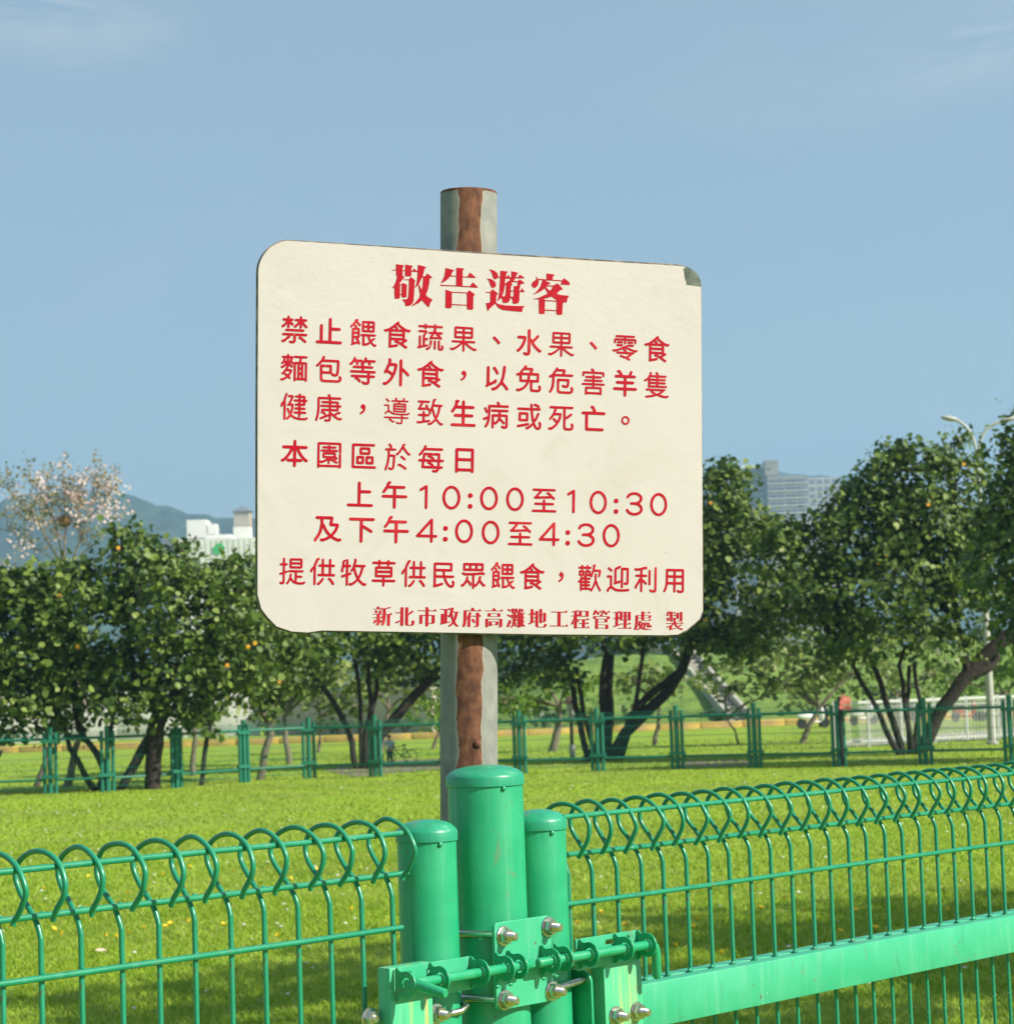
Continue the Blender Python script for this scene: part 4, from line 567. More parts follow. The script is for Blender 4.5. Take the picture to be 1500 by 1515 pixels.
[[463,106,443,122,436,143,435,240,430,248,297,248,277,253,253,277,253,312,181,250,157,242,116,250,99,267,94,287,98,303,110,318,154,330,238,417,297,500,350,600,343,605,170,605,150,609,126,633,124,647,129,667,143,681,167,688,432,690,439,823,457,844,477,849,497,844,514,823,518,803,518,697,523,689,790,688,817,681,831,667,836,647,834,633,810,609,790,605,610,605,604,600,626,550,656,500,709,427,740,388,793,339,835,320,846,307,849,290,844,270,832,257,803,245,777,252,743,275,669,350,620,409,583,463,520,577,520,335,653,332,673,327,694,310,699,287,694,270,683,259,657,249,521,247,514,130,493,108],[268,327,297,332,433,335,433,577,374,470,327,399]],
[[170,109,149,123,142,143,142,777,149,800,160,810,180,815,773,815,797,808,810,793,815,777,815,147,808,123,783,109,767,115,753,134,743,138,213,138,206,137,187,113],[208,203,750,205,749,750,207,749,207,310,227,314,267,308,343,342,399,377,393,381,323,383,306,390,290,407,285,423,285,507,292,523,310,540,327,545,627,545,644,540,664,520,668,503,670,437,687,419,713,402,721,383,707,359,683,350,656,330,654,323,683,306,711,300,723,287,728,273,723,259,710,245,680,239,610,273,583,294,500,324,495,317,492,240,480,225,463,219,447,225,435,240,431,313,427,318,367,282,273,243,260,242,207,256],[579,360,593,360,613,380,543,380],[465,443,600,446,604,450,604,477,593,482,353,481,348,467,353,446],[260,556,242,567,233,583,236,600,250,614,267,618,433,618,441,623,441,640,437,644,310,645,293,650,280,663,276,677,290,701,310,708,437,709,457,735,473,741,490,735,510,709,650,708,668,700,681,680,677,663,660,648,510,644,505,637,508,620,693,618,715,607,724,587,712,563,690,555]],
[[177,139,152,160,145,177,145,777,152,797,167,811,180,815,767,815,787,808,801,790,801,773,792,757,773,745,217,742,215,217,218,210,227,208,810,208,823,201,837,183,838,167,831,153,807,138],[297,253,279,267,272,280,272,450,279,467,303,482,467,482,483,475,498,450,498,287,491,270,467,252],[563,253,545,267,535,287,535,447,542,463,557,477,570,482,737,482,753,475,768,450,768,287,761,270,737,252],[345,323,427,325,425,410,343,409],[608,323,695,323,697,409,608,410],[390,513,369,530,362,547,362,683,387,714,400,718,630,718,650,711,667,693,672,680,671,547,647,516,633,512],[435,583,597,582,602,590,601,643,593,648,437,648,432,640]],
[[133,106,119,123,115,167,157,270,178,357,195,530,195,647,190,654,133,660,120,673,119,697,133,713,150,718,250,721,257,757,241,783,215,807,211,823,213,837,223,848,250,851,267,847,283,832,319,777,325,753,318,720,410,718,427,713,441,697,440,673,423,659,267,655,258,647,261,553,377,551,394,547,410,530,415,467,398,233,379,163,350,130,297,119,270,123,236,143,216,163,216,190,233,205,257,204,293,182,319,187,331,210,335,233,351,483,343,488,257,487,252,480,241,353,217,250,179,160,174,120,160,106],[700,146,630,194,547,242,499,243,486,257,487,284,503,300,550,308,573,301,657,251,718,210,740,187,741,163,735,153,723,145],[683,400,667,405,565,483,562,510,573,525,593,531,610,527,711,447,716,430,714,417,700,403],[460,529,446,533,430,549,430,577,443,590,465,600,530,672,583,763,600,781,612,830,630,847,657,860,684,860,697,847,698,823,667,793,666,777,763,645,810,602,837,597,848,587,853,570,850,556,834,540,817,535,787,542,752,570,692,633,638,710,630,715,558,607,497,545,480,533]],
[[547,99,526,110,511,127,509,147,515,160,537,175,577,168,630,172,641,190,642,203,233,206,213,218,202,237,213,385,133,389,120,395,108,410,108,437,130,457,230,461,245,607,252,620,270,636,717,637,735,623,741,610,740,461,823,458,837,451,849,437,851,413,830,391,743,388,736,383,729,280,737,275,793,275,807,271,825,247,818,220,797,205,718,203,714,180,697,140,658,103,627,98],[278,277,473,275,484,280,413,327,380,339,366,357,367,387,300,388,290,386,285,370,275,293],[561,277,657,278,662,387,460,387,548,320],[305,460,487,458,497,463,430,506,400,505,387,512,372,533,380,567,327,568,317,566,312,557,302,477],[575,460,667,461,670,565,477,567,541,523,561,503],[137,549,113,573,116,600,168,650,237,751,258,770,278,830,300,851,323,849,342,830,345,803,335,780,340,772,793,772,810,765,824,747,821,720,797,702,297,701,208,587,182,560,157,549]],
[[237,113,216,130,208,157,208,753,217,781,233,796,257,802,703,802,731,793,746,777,752,753,752,163,743,136,730,123,710,117,687,125,663,158,300,158,293,156,284,130,271,117,253,111],[295,243,663,242,668,250,668,437,657,442,297,441,292,430],[295,527,663,526,668,533,668,713,657,718,297,718,292,707]],
[[150,136,127,145,112,167,114,193,137,214,157,218,400,218,408,223,408,793,416,820,430,834,450,839,463,837,487,813,492,793,495,600,747,598,770,591,784,577,789,557,784,537,770,523,747,515,493,512,492,227,500,218,807,217,828,210,844,190,844,163,827,143,797,135]],
[[463,103,443,120,435,143,432,403,157,405,132,413,115,437,115,457,122,470,137,482,157,488,423,488,434,493,435,657,430,664,283,664,233,586,191,537,173,531,157,533,133,557,131,570,136,590,184,657,219,720,240,742,249,787,266,830,293,854,330,871,361,867,374,853,379,833,371,810,334,780,325,757,330,749,737,748,763,741,779,723,783,707,777,687,763,673,743,666,521,663,521,490,800,488,824,480,841,457,841,437,835,423,820,411,800,405,521,403,518,143,511,120,498,107,480,101]],
[[137,106,113,130,116,187,191,287,234,373,254,437,268,500,275,563,288,600,280,725,187,729,167,734,146,757,144,770,149,790,163,804,190,812,593,812,620,804,636,787,642,757,618,623,743,622,763,617,790,598,798,570,791,513,751,420,717,363,645,277,643,268,693,236,783,199,837,209,853,206,874,183,876,170,871,150,847,129,800,115,780,115,660,162,573,213,503,169,437,136,367,109,340,109,293,126,279,140,274,160,279,180,293,194,317,201,353,192,387,203,457,236,508,270,436,353,383,437,353,494,346,480,321,373,267,257,237,209,197,164,185,123,163,106],[569,323,577,322,605,350,657,420,694,490,708,537,573,539,553,544,539,557,529,593,555,720,552,727,370,728,365,720,365,657,373,607,407,577,449,483,493,413]],
[[450,106,429,123,422,150,421,710,410,715,157,715,133,723,119,737,114,757,119,777,133,791,160,798,793,798,823,791,841,770,841,743,824,723,803,716,507,712,507,603,540,591,607,554,743,471,775,447,783,423,777,403,763,389,743,383,727,386,560,487,507,513,505,147,497,123,484,110,467,104]],
[[140,136,119,153,115,173,122,190,143,205,440,208,439,337,213,339,189,357,185,380,197,398,213,408,437,409,442,417,443,480,457,498,473,505,493,501,510,481,512,417,517,409,743,408,760,398,771,380,767,357,743,339,515,337,515,207,813,205,835,190,842,173,835,150,810,135],[750,496,710,531,693,537,370,518,220,515,200,521,176,547,179,573,200,591,223,593,237,624,298,687,333,736,157,739,134,760,134,787,149,803,163,808,793,806,811,790,815,767,805,750,787,739,420,738,391,687,306,593,313,588,350,588,623,602,627,607,617,618,593,637,563,649,545,673,548,693,563,711,577,715,607,711,680,658,701,637,713,609,744,597,787,553,795,537,791,513,770,496]],
[[163,113,130,129,113,146,109,160,115,177,137,191,177,175,201,183,205,200,204,380,197,384,133,369,112,380,102,400,107,414,120,427,204,453,205,617,200,624,143,625,127,630,113,643,109,657,115,673,130,685,203,691,205,813,217,835,237,844,257,835,268,813,270,691,337,684,350,671,354,657,350,643,337,630,273,624,269,620,269,483,280,479,330,491,352,477,358,460,353,446,340,433,269,410,268,193,257,143,237,123,217,116],[333,116,312,130,306,150,312,163,344,197,378,253,401,307,413,387,430,410,443,414,457,410,472,393,475,370,469,343,469,303,532,223,557,210,562,217,560,442,390,446,373,455,362,473,366,490,377,501,397,508,797,508,813,504,825,493,831,477,827,463,803,446,627,442,628,363,763,361,785,350,794,330,785,310,763,299,628,297,625,193,630,186,650,182,793,178,853,205,872,197,884,177,880,160,868,147,810,115,703,115,613,122,513,159,467,202,440,235,388,150,360,123],[437,549,410,565,402,587,402,790,407,804,423,821,443,828,743,828,767,821,780,808,788,783,788,590,784,573,767,555,747,548],[468,613,720,612,725,620,724,653,713,658,470,658,465,650],[468,723,717,722,724,727,725,757,717,765,473,765,465,757]],
[[227,109,209,123,202,140,201,533,200,537,193,535,170,507,161,473,147,459,133,455,113,459,98,477,99,527,150,595,167,611,196,627,209,683,280,831,300,847,337,861,353,861,377,843,381,817,363,795,337,778,279,660,269,617,271,137,253,113],[330,116,306,140,305,157,312,170,330,184,358,190,462,313,483,318,500,311,514,293,514,273,458,193,383,119,370,115],[783,119,765,133,680,242,653,253,636,270,633,297,650,317,670,322,708,313,758,260,811,193,827,167,827,143,810,123],[343,356,325,370,319,383,321,403,336,420,350,425,433,425,441,430,441,607,433,612,363,613,343,630,338,650,345,667,363,681,440,685,442,810,447,824,463,839,480,842,494,837,509,820,515,683,650,682,658,690,659,817,683,841,711,837,728,813,730,685,817,681,835,667,842,650,837,630,817,613,737,612,729,607,729,430,737,425,827,422,847,400,843,372,830,359,817,355],[515,427,657,428,655,610,513,609]],
[[277,109,259,123,252,137,250,359,240,361,157,335,137,335,115,347,105,367,109,387,127,402,250,438,251,613,240,618,200,618,193,614,175,543,177,497,153,473,133,473,113,490,102,520,102,550,135,670,142,767,149,790,197,827,217,827,233,815,241,803,241,787,213,750,207,693,213,688,247,689,252,697,253,823,270,844,290,848,307,841,321,820,323,691,387,687,405,673,411,660,407,637,390,621,330,618,322,613,322,470,330,465,373,478,397,477,417,460,422,440,417,427,403,413,322,387,321,137,303,113],[400,116,363,123,342,140,335,160,342,180,363,195,413,188,427,193,530,262,577,310,519,417,477,538,443,502,430,495,407,499,389,523,391,543,426,603,454,630,459,667,470,683,476,727,500,800,492,827,493,843,510,864,533,868,558,850,575,820,575,797,546,703,548,697,817,695,830,688,842,673,844,650,832,633,817,625,790,625,783,618,777,573,734,437,694,353,662,310,707,259,780,203,807,189,840,195,861,190,876,173,878,153,871,140,850,123,817,115,790,116,706,167,617,247,560,195,507,156,433,116],[619,380,627,383,664,457,697,557,711,620,703,625,530,624,526,613,541,587,576,470]],
[[463,109,439,133,438,227,433,234,147,235,132,240,118,257,115,273,119,287,143,305,430,305,437,308,438,317,438,353,433,361,247,362,230,369,216,383,208,403,209,633,240,664,313,665,321,670,306,690,302,723,147,726,124,747,124,773,137,788,150,795,300,796,309,830,323,844,337,848,353,846,368,833,375,820,376,800,383,795,573,796,583,831,597,844,613,848,630,844,643,831,653,796,813,792,830,778,835,763,831,743,817,729,803,725,653,724,649,720,646,690,627,670,633,665,717,664,744,637,745,400,741,387,710,362,513,361,508,353,508,313,517,305,810,305,834,287,838,273,836,257,821,240,807,235,513,234,508,227,507,133,490,113],[281,433,667,432,674,437,675,473,672,480,663,482,287,482,278,473],[281,553,667,552,674,557,675,587,672,593,663,595,287,595,278,587],[360,667,600,667,579,693,577,722,563,725,380,724,376,720,374,690]],
[[697,116,670,123,630,143,569,197,524,260,493,323,475,383,467,388,238,387,238,207,263,209,420,255,440,254,455,243,464,230,464,210,440,186,270,136,230,131,187,118,170,123,157,136,152,160,165,190,165,777,169,790,186,807,203,812,710,812,723,807,740,791,745,777,745,597,735,577,717,565,520,565,512,557,522,470,530,459,777,458,790,451,804,433,801,407,777,389,560,388,549,383,569,330,607,266,647,219,690,193,720,186,733,190,737,197,746,240,733,270,732,290,740,308,757,321,773,321,797,303,817,260,818,247,811,187,797,153,773,129,757,119],[238,460,447,459,451,467,441,560,430,565,240,564,235,553],[238,637,670,636,675,643,674,737,663,742,240,741,235,730]],
[[467,96,449,110,442,127,440,472,387,475,293,468,200,469,130,502,119,520,123,544,137,557,153,562,170,561,223,538,463,545,627,559,743,575,814,557,831,540,835,520,828,503,810,489,793,489,740,502,514,477,512,240,517,232,543,233,575,260,637,353,643,397,659,450,677,466,697,468,713,458,725,440,711,350,797,249,813,238,837,237,855,223,862,207,857,186,833,166,783,168,713,235,677,278,603,189,570,163,515,160,507,112,487,96],[120,156,93,182,96,210,115,227,147,233,171,253,240,353,263,434,283,451,310,447,324,433,328,420,328,400,316,357,367,315,421,260,425,240,421,193,400,176,373,179,356,200,351,230,303,275,283,285,245,230,190,175,160,156],[183,596,162,613,155,630,155,793,162,807,180,821,767,822,783,815,797,797,798,627,791,613,770,596],[228,667,339,667,340,749,228,750],[415,667,532,667,533,749,415,750],[608,667,725,667,727,749,608,750]],
[[537,96,523,102,509,120,467,142,243,142,237,139,220,112,203,106,189,110,176,123,172,140,171,353,167,356,150,340,133,336,112,350,105,370,127,405,169,437,198,523,193,528,157,533,136,550,132,567,132,663,139,680,153,694,229,700,203,733,133,738,119,750,112,767,117,781,130,794,202,800,210,830,223,844,237,848,253,841,264,830,273,799,370,799,382,833,407,848,431,833,443,799,507,798,523,791,538,767,523,742,507,735,443,735,414,700,477,698,501,683,511,660,513,581,520,585,534,613,571,710,585,800,579,833,585,850,600,862,627,861,650,867,667,858,677,840,674,823,652,800,646,787,638,723,797,721,823,714,840,697,845,680,841,643,817,543,808,520,790,505,780,502,766,507,753,519,749,533,778,650,770,658,618,657,575,550,570,513,547,496,530,500,517,510,490,516,467,531,374,530,391,490,487,487,508,473,514,457,508,440,487,426,397,425,389,420,389,400,393,396,473,394,495,380,501,363,495,347,473,333,393,331,389,327,390,308,477,304,498,290,504,273,498,257,477,243,391,240,389,210,397,205,487,205,517,186,527,185,550,209,574,250,604,313,626,387,641,407,638,523,646,600,659,613,673,618,687,613,700,600,705,583,702,437,706,403,727,380,756,297,776,257,837,170,844,127,833,108,817,99,800,103,785,117,777,147,723,223,677,325,649,257,617,197,576,143,570,117,553,100],[238,207,320,206,324,210,324,237,317,242,240,241,235,233],[238,307,320,306,324,310,324,327,317,332,240,331,235,323],[238,397,320,396,324,400,324,420,317,425,237,425,231,417],[258,490,306,490,293,517,293,536,256,527],[307,550,335,553,332,657,336,677,357,695,399,700,370,735,273,735,260,715,245,703,247,699,290,694,307,673,312,657,312,573],[198,593,245,593,247,632,198,633],[398,597,445,597,447,632,398,633]],
[[140,93,116,117,116,173,170,231,211,260,215,277,214,497,207,502,140,502,122,513,113,527,113,547,127,565,140,571,253,571,281,550,285,537,285,270,350,226,397,203,457,189,527,182,620,182,767,189,817,202,833,195,848,173,843,149,810,122,640,112,507,112,433,119,367,136,280,187,253,198,222,183,189,150,184,117,172,100,157,92],[593,206,575,220,569,233,567,380,540,359,457,333,413,327,380,309,353,313,335,337,336,353,355,383,356,753,383,787,513,845,540,844,561,827,568,810,563,789,547,774,523,770,433,729,425,720,425,413,430,402,520,428,543,426,567,407,568,763,582,787,600,795,790,795,808,783,821,763,822,377,814,337,790,309,757,302,700,303,683,312,663,335,664,360,683,379,703,381,730,372,748,377,752,400,752,717,743,725,641,723,638,233,620,209],[247,673,140,746,136,773,156,797,170,802,193,797,290,724,295,703,288,687,270,673]],
[[643,106,600,129,579,150,575,173,590,195,603,201,623,201,660,179,677,175,733,179,741,193,742,803,746,817,759,830,783,835,805,820,812,803,811,173,800,139,780,119,763,109,733,105],[303,109,285,123,279,137,277,406,176,263,171,230,155,210,140,202,123,203,105,217,98,233,106,290,187,403,233,491,269,517,272,523,267,541,137,543,116,560,113,587,127,605,140,611,275,613,278,723,270,728,143,709,92,737,83,750,83,770,97,788,110,795,130,795,163,782,297,802,313,811,427,841,480,834,501,817,508,803,506,783,491,767,470,762,437,768,350,742,348,620,357,612,477,611,497,593,501,567,487,549,473,542,347,541,342,537,342,513,351,487,387,471,488,377,495,363,494,347,477,326,450,323,433,332,357,405,350,405,348,137,330,113],[570,306,552,320,545,337,545,723,560,748,583,755,600,748,615,727,615,337,611,323,597,309]],
[[617,109,560,145,552,160,553,177,567,195,583,202,603,201,643,179,690,179,717,184,722,200,722,337,720,345,713,348,518,347,515,143,500,122,480,115,460,122,445,143,443,345,260,348,224,220,187,147,167,125,153,119,133,121,116,137,113,163,154,240,174,300,191,397,195,763,199,777,213,791,230,795,760,795,773,791,787,777,792,760,792,187,787,157,768,127,740,113,707,108],[268,420,442,420,443,539,268,540],[518,420,719,420,720,539,518,540],[268,613,442,613,443,722,268,723],[518,613,719,613,720,722,518,723]]]
G_DIGITS = [
[[447,146,417,153,352,187,309,227,279,267,253,317,229,397,222,457,225,543,239,607,256,650,293,713,332,757,373,787,417,807,450,815,510,815,543,807,607,774,651,733,681,693,707,643,731,563,738,503,735,417,721,353,704,310,667,247,628,203,587,173,543,153,507,145],[465,223,490,222,540,238,567,255,597,286,634,347,655,417,662,477,647,573,632,617,607,660,568,703,543,721,487,738,453,734,417,721,392,703,353,661,328,617,313,573,298,483,313,387,339,320,365,283,396,253,423,236]],
[[533,149,515,160,505,183,505,707,497,711,397,652,380,653,363,662,353,680,352,693,359,713,373,727,513,814,547,825,570,815,582,790,582,183,567,156,550,149]],
[[447,136,360,156,302,187,249,240,229,280,229,300,243,321,260,328,277,327,295,317,320,278,367,240,423,219,470,212,550,223,590,238,617,255,641,280,658,317,654,357,627,395,580,424,540,438,500,445,380,446,359,460,352,487,362,510,380,521,510,525,580,546,617,572,634,593,645,620,641,657,622,683,583,714,550,727,493,738,427,731,377,714,353,698,327,671,311,643,293,633,273,632,253,642,243,660,242,677,269,727,303,761,340,784,420,811,517,815,590,797,637,774,691,727,711,693,721,670,725,640,714,573,678,520,639,487,683,452,717,407,735,363,738,313,731,280,711,240,675,200,647,179,600,156,553,142,503,135]],
[[607,139,589,150,579,170,578,277,573,284,207,285,183,299,175,327,183,347,199,367,582,803,600,818,620,822,643,811,655,790,656,367,663,362,757,361,777,347,785,320,775,297,757,286,657,282,654,167,640,146,623,139],[307,363,577,365,577,670,559,657,322,387]],
[[460,259,439,270,423,287,412,310,413,347,423,368,440,384,463,395,500,394,521,383,537,367,548,343,547,307,537,286,520,269,497,259],[460,563,439,573,423,590,412,613,413,650,423,671,440,687,463,698,500,697,521,687,537,670,548,647,547,610,537,589,520,573,497,562]]]
G_FOOT = [
[[673,132,668,143,668,527,660,535,617,535,609,530,605,420,591,313,577,253,557,197,523,137,467,135,432,163,460,227,481,240,491,253,482,310,488,400,487,406,480,408,373,408,366,403,365,353,350,333,365,277,365,197,361,177,351,160,337,152,310,145,197,148,193,157,197,161,240,162,248,170,249,280,261,333,249,347,248,403,240,408,97,408,90,411,88,420,97,428,245,430,248,540,240,545,93,545,86,550,87,559,303,562,314,580,349,687,360,692,410,691,450,682,451,670,423,600,422,567,430,562,487,562,492,570,492,727,509,730,511,740,507,744,497,741,490,728,110,728,100,731,101,743,252,747,255,777,237,820,267,831,334,830,376,750,387,745,397,749,450,801,460,797,485,763,497,755,597,773,740,815,797,815,815,803,817,793,793,786,697,762,613,748,609,743,611,560,753,559,807,611,817,615,859,563,872,557,875,550,870,536,797,535,789,530,788,137,780,132],[123,216,105,230,102,237,136,293,157,343,220,345,239,337,230,285,187,219,177,215],[403,233,386,270,370,337,383,348,433,348,441,343,461,310,471,253,450,232],[494,410,510,411,510,426,494,423],[368,430,397,430,453,485,463,481,490,451,490,542,368,543],[501,547,515,547,517,559,501,560],[183,599,179,603,165,680,193,688,257,687,274,650,283,610,247,599]],
[[310,136,305,143,305,277,331,303,333,310,317,307,283,280,160,229,107,229,91,257,100,264,304,343,304,593,297,598,107,598,99,603,99,620,107,625,302,627,307,812,423,814,428,803,428,140,420,135],[580,146,540,155,523,167,509,190,502,217,502,803,503,812,510,815,613,815,621,810,621,600,593,560,593,553,613,562,643,600,760,690,820,690,845,660,760,599,623,517,622,213,630,182,640,174,653,172,730,172,747,182,757,203,765,237,769,320,777,334,833,335,880,311,885,303,878,237,864,190,847,165,823,151,787,145]],
[[420,129,415,137,415,507,410,518,297,518,289,513,287,221,177,218,170,221,168,230,170,542,412,547,413,685,97,688,89,693,90,709,427,712,432,720,431,750,398,820,433,835,490,835,500,831,544,753,557,712,747,712,800,765,813,767,852,717,867,709,868,693,863,689,543,688,535,680,538,547,797,542,798,287,787,250,770,236,730,225,667,222,563,224,558,243,563,248,663,248,674,253,675,510,667,518,540,518,535,507,534,133,527,128]],
[[440,126,426,147,427,155,510,212,561,263,585,297,584,333,556,393,530,467,540,527,537,545,530,550,523,537,512,480,507,472,450,473,403,513,380,512,378,303,376,297,356,283,447,308,510,308,517,297,513,288,153,202,90,202,86,207,83,227,117,236,121,243,122,583,127,594,230,595,238,590,238,273,220,253,253,264,258,277,258,743,250,748,93,749,88,757,91,770,397,772,450,825,464,827,510,770,511,753,503,748,380,745,378,550,387,542,440,542,449,550,487,637,520,743,531,753,529,783,536,817,543,828,613,828,650,818,625,717,625,690,630,682,873,679,872,660,827,658,819,650,808,583,781,477,761,420,715,323,718,293,752,247,803,195,857,157,858,150,846,133,837,128,780,129,720,166,660,223,659,260,650,271,641,263,635,223,570,169,500,126],[648,363,653,361,661,377,662,453,695,587,702,630,701,653,697,658,613,658,607,656,602,647,602,600,641,450,642,377],[459,527,463,524,467,529,468,540,460,539]],
[[130,126,94,153,121,237,138,357,141,740,457,742,461,747,461,773,441,820,443,827,483,838,530,838,546,833,593,742,747,742,800,795,810,798,852,747,867,739,868,723,860,718,261,717,258,483,235,427,242,397,255,387,255,357,235,233,217,177,193,129,183,125],[313,129,308,140,308,383,321,397,337,433,338,453,333,456,323,443,297,393,264,393,255,427,281,490,330,575,367,669,423,671,463,661,472,653,425,547,412,533,413,521,425,510,424,133,417,128],[563,129,556,140,557,150,643,152,658,163,658,513,650,518,440,518,432,523,432,537,440,542,653,542,658,550,661,660,773,661,778,653,780,580,803,597,813,597,852,547,867,539,868,530,863,519,787,518,779,513,778,187,774,167,754,143,723,132],[540,283,469,407,470,418,497,428,557,427,631,310,631,297,600,283]],
[[130,129,125,143,125,430,130,441,820,442,831,437,831,173,825,157,801,140,770,135,643,135,636,140,643,145,703,145,711,153,712,413,707,424,253,425,245,423,242,417,241,133,233,128],[277,176,272,190,272,337,277,344,660,345,671,340,672,223,667,216,397,215,389,210,388,180,383,176],[391,227,555,227,557,332,391,333],[223,522,218,537,218,640,223,648,733,648,744,643,745,530,740,522],[341,533,620,532,625,540,624,633,613,638,343,638,338,627],[100,729,96,740,103,745,420,746,424,750,425,773,415,820,460,832,517,830,550,750,557,745,737,745,790,798,800,801,842,750,856,743,858,737,855,730,847,728]],
[[270,129,257,147,303,188,331,227,345,257,344,283,340,288,267,289,260,301,245,300,242,293,254,287,254,277,199,140,137,139,107,154,102,163,187,387,240,388,267,379,282,367,267,303,357,305,362,327,359,380,273,382,266,387,273,391,359,393,362,460,357,468,260,471,259,510,273,518,281,537,260,567,258,580,260,589,267,592,359,593,361,657,353,662,300,665,298,727,303,743,297,754,282,753,281,737,267,720,210,719,120,790,119,797,133,808,197,807,251,773,253,767,245,760,257,755,267,764,297,768,298,820,303,828,397,828,404,823,406,770,410,765,427,765,434,770,438,827,540,828,545,820,547,768,583,764,587,760,580,755,550,755,546,750,545,677,540,664,483,662,476,657,477,594,517,592,526,597,564,670,590,753,606,760,593,770,607,824,617,828,670,828,690,823,684,807,687,740,679,713,681,677,863,675,871,670,867,659,807,658,799,653,799,517,807,512,857,511,862,503,857,496,807,495,799,490,799,357,807,352,860,351,865,343,860,336,800,332,798,237,803,226,817,237,827,237,865,187,880,179,880,168,683,165,676,160,674,133,670,129,567,129,562,133,562,150,574,173,562,200,560,286,477,288,469,283,470,253,543,193,554,173,544,157,483,157,439,197,430,230,413,244,409,237,414,200,370,155,330,129],[675,183,687,182,692,190,692,327,683,335,675,333,672,327],[571,290,583,289,588,297,573,301,569,297],[475,303,559,303,561,380,478,380,472,357],[675,353,687,352,692,360,692,487,683,495,675,493,672,487],[563,383,577,382,580,387,573,391],[556,407,560,406,562,413,562,467,581,473,582,543,591,557,590,582,562,550,562,470,483,469,476,463,477,414,483,415,510,445,520,448],[358,477,370,476,375,483,375,577,367,585,358,583,355,577],[468,477,480,475,485,483,485,577,477,585,468,583,465,577],[675,513,687,512,692,520,692,650,683,658,675,657,672,650],[203,516,103,581,99,587,102,593,113,601,170,601,234,570,260,540,253,517],[408,670,427,668,434,673,435,747,430,755,410,755,406,750],[717,712,707,733,705,810,717,821,763,820,784,787,809,730,770,712]],
[[487,146,443,153,423,163,403,187,395,210,392,343,405,373,392,393,392,473,394,480,407,485,420,501,410,502,380,482,333,482,324,487,322,503,391,540,392,610,403,618,405,627,403,635,392,647,395,753,500,755,508,750,508,597,482,570,481,567,487,565,501,570,555,610,557,825,667,828,672,820,671,667,645,640,644,633,663,639,747,695,800,695,841,677,842,470,834,390,820,362,790,346,730,338,683,338,675,343,675,357,707,360,721,383,725,447,725,610,753,640,753,644,747,646,672,597,672,363,655,353,657,341,671,333,670,308,558,307,555,537,584,570,569,570,509,527,508,213,513,190,527,173,573,165,700,165,727,169,743,179,754,197,766,273,773,278,827,278,870,259,875,247,867,213,845,170,803,149,770,145],[100,256,89,277,93,287,175,320,185,330,185,607,177,615,87,616,82,620,82,633,90,638,183,641,188,820,297,821,302,813,303,671,329,693,340,694,384,637,385,623,380,616,310,615,302,610,302,387,274,353,290,356,330,385,380,384,385,377,384,363,367,348,163,256]],
[[93,189,89,193,88,207,97,215,403,215,412,223,410,709,140,712,132,717,135,737,707,739,767,795,777,791,812,743,827,735,828,717,820,712,540,709,538,223,547,215,747,215,800,268,810,271,852,220,867,212,865,190]],
[[223,129,218,137,218,320,248,433,248,467,243,469,229,440,201,330,167,280,157,275,103,277,85,307,86,313,124,367,174,460,207,540,208,573,200,582,93,582,88,597,97,605,217,608,219,740,223,748,240,757,173,742,103,742,99,747,101,753,253,789,337,818,397,817,411,803,412,797,350,777,339,770,338,637,343,630,370,658,380,661,413,623,418,630,418,783,423,794,832,793,835,590,830,579,443,579,438,580,438,600,433,604,421,600,413,582,340,579,340,497,397,442,428,407,429,400,410,376,357,376,330,443,317,461,310,463,309,447,338,370,338,133,330,128],[360,149,356,163,363,168,557,168,565,177,562,303,417,305,408,313,410,322,417,325,562,327,563,452,400,455,392,463,392,473,740,475,793,528,803,531,845,480,860,472,861,460,853,455,683,452,685,327,727,326,775,377,787,381,829,330,843,322,845,313,837,305,685,303,682,177,690,168,760,170,808,220,820,225,862,173,877,165,875,150],[538,600,713,601,712,777,537,775]],
[[223,126,218,137,218,500,210,505,130,508,131,603,420,606,425,617,425,637,419,653,421,660,457,668,500,668,516,663,550,606,840,602,840,508,743,503,742,390,737,382,350,382,341,380,338,373,338,300,343,292,782,290,782,130,670,129,666,133,664,150,657,155,350,155,340,152,338,130,333,126],[341,170,660,169,665,177,664,273,653,278,343,278,338,267],[341,393,620,392,625,400,624,490,613,495,343,494,338,483],[251,510,713,509,718,517,718,587,707,592,253,591,248,583],[133,656,109,670,106,677,146,740,180,827,187,831,253,831,285,823,282,773,290,765,377,766,425,817,437,821,484,763,482,757,477,755,375,753,372,723,393,680,353,665,297,668,269,727,268,750,253,754,237,713,197,659,187,655],[657,662,610,733,603,751,590,749,577,717,553,686,493,685,466,700,465,707,491,750,503,759,500,770,523,831,583,831,623,823,618,773,627,765,743,766,792,817,803,821,845,770,861,760,853,752,723,751,719,747,719,720,741,687,742,677,710,662]],
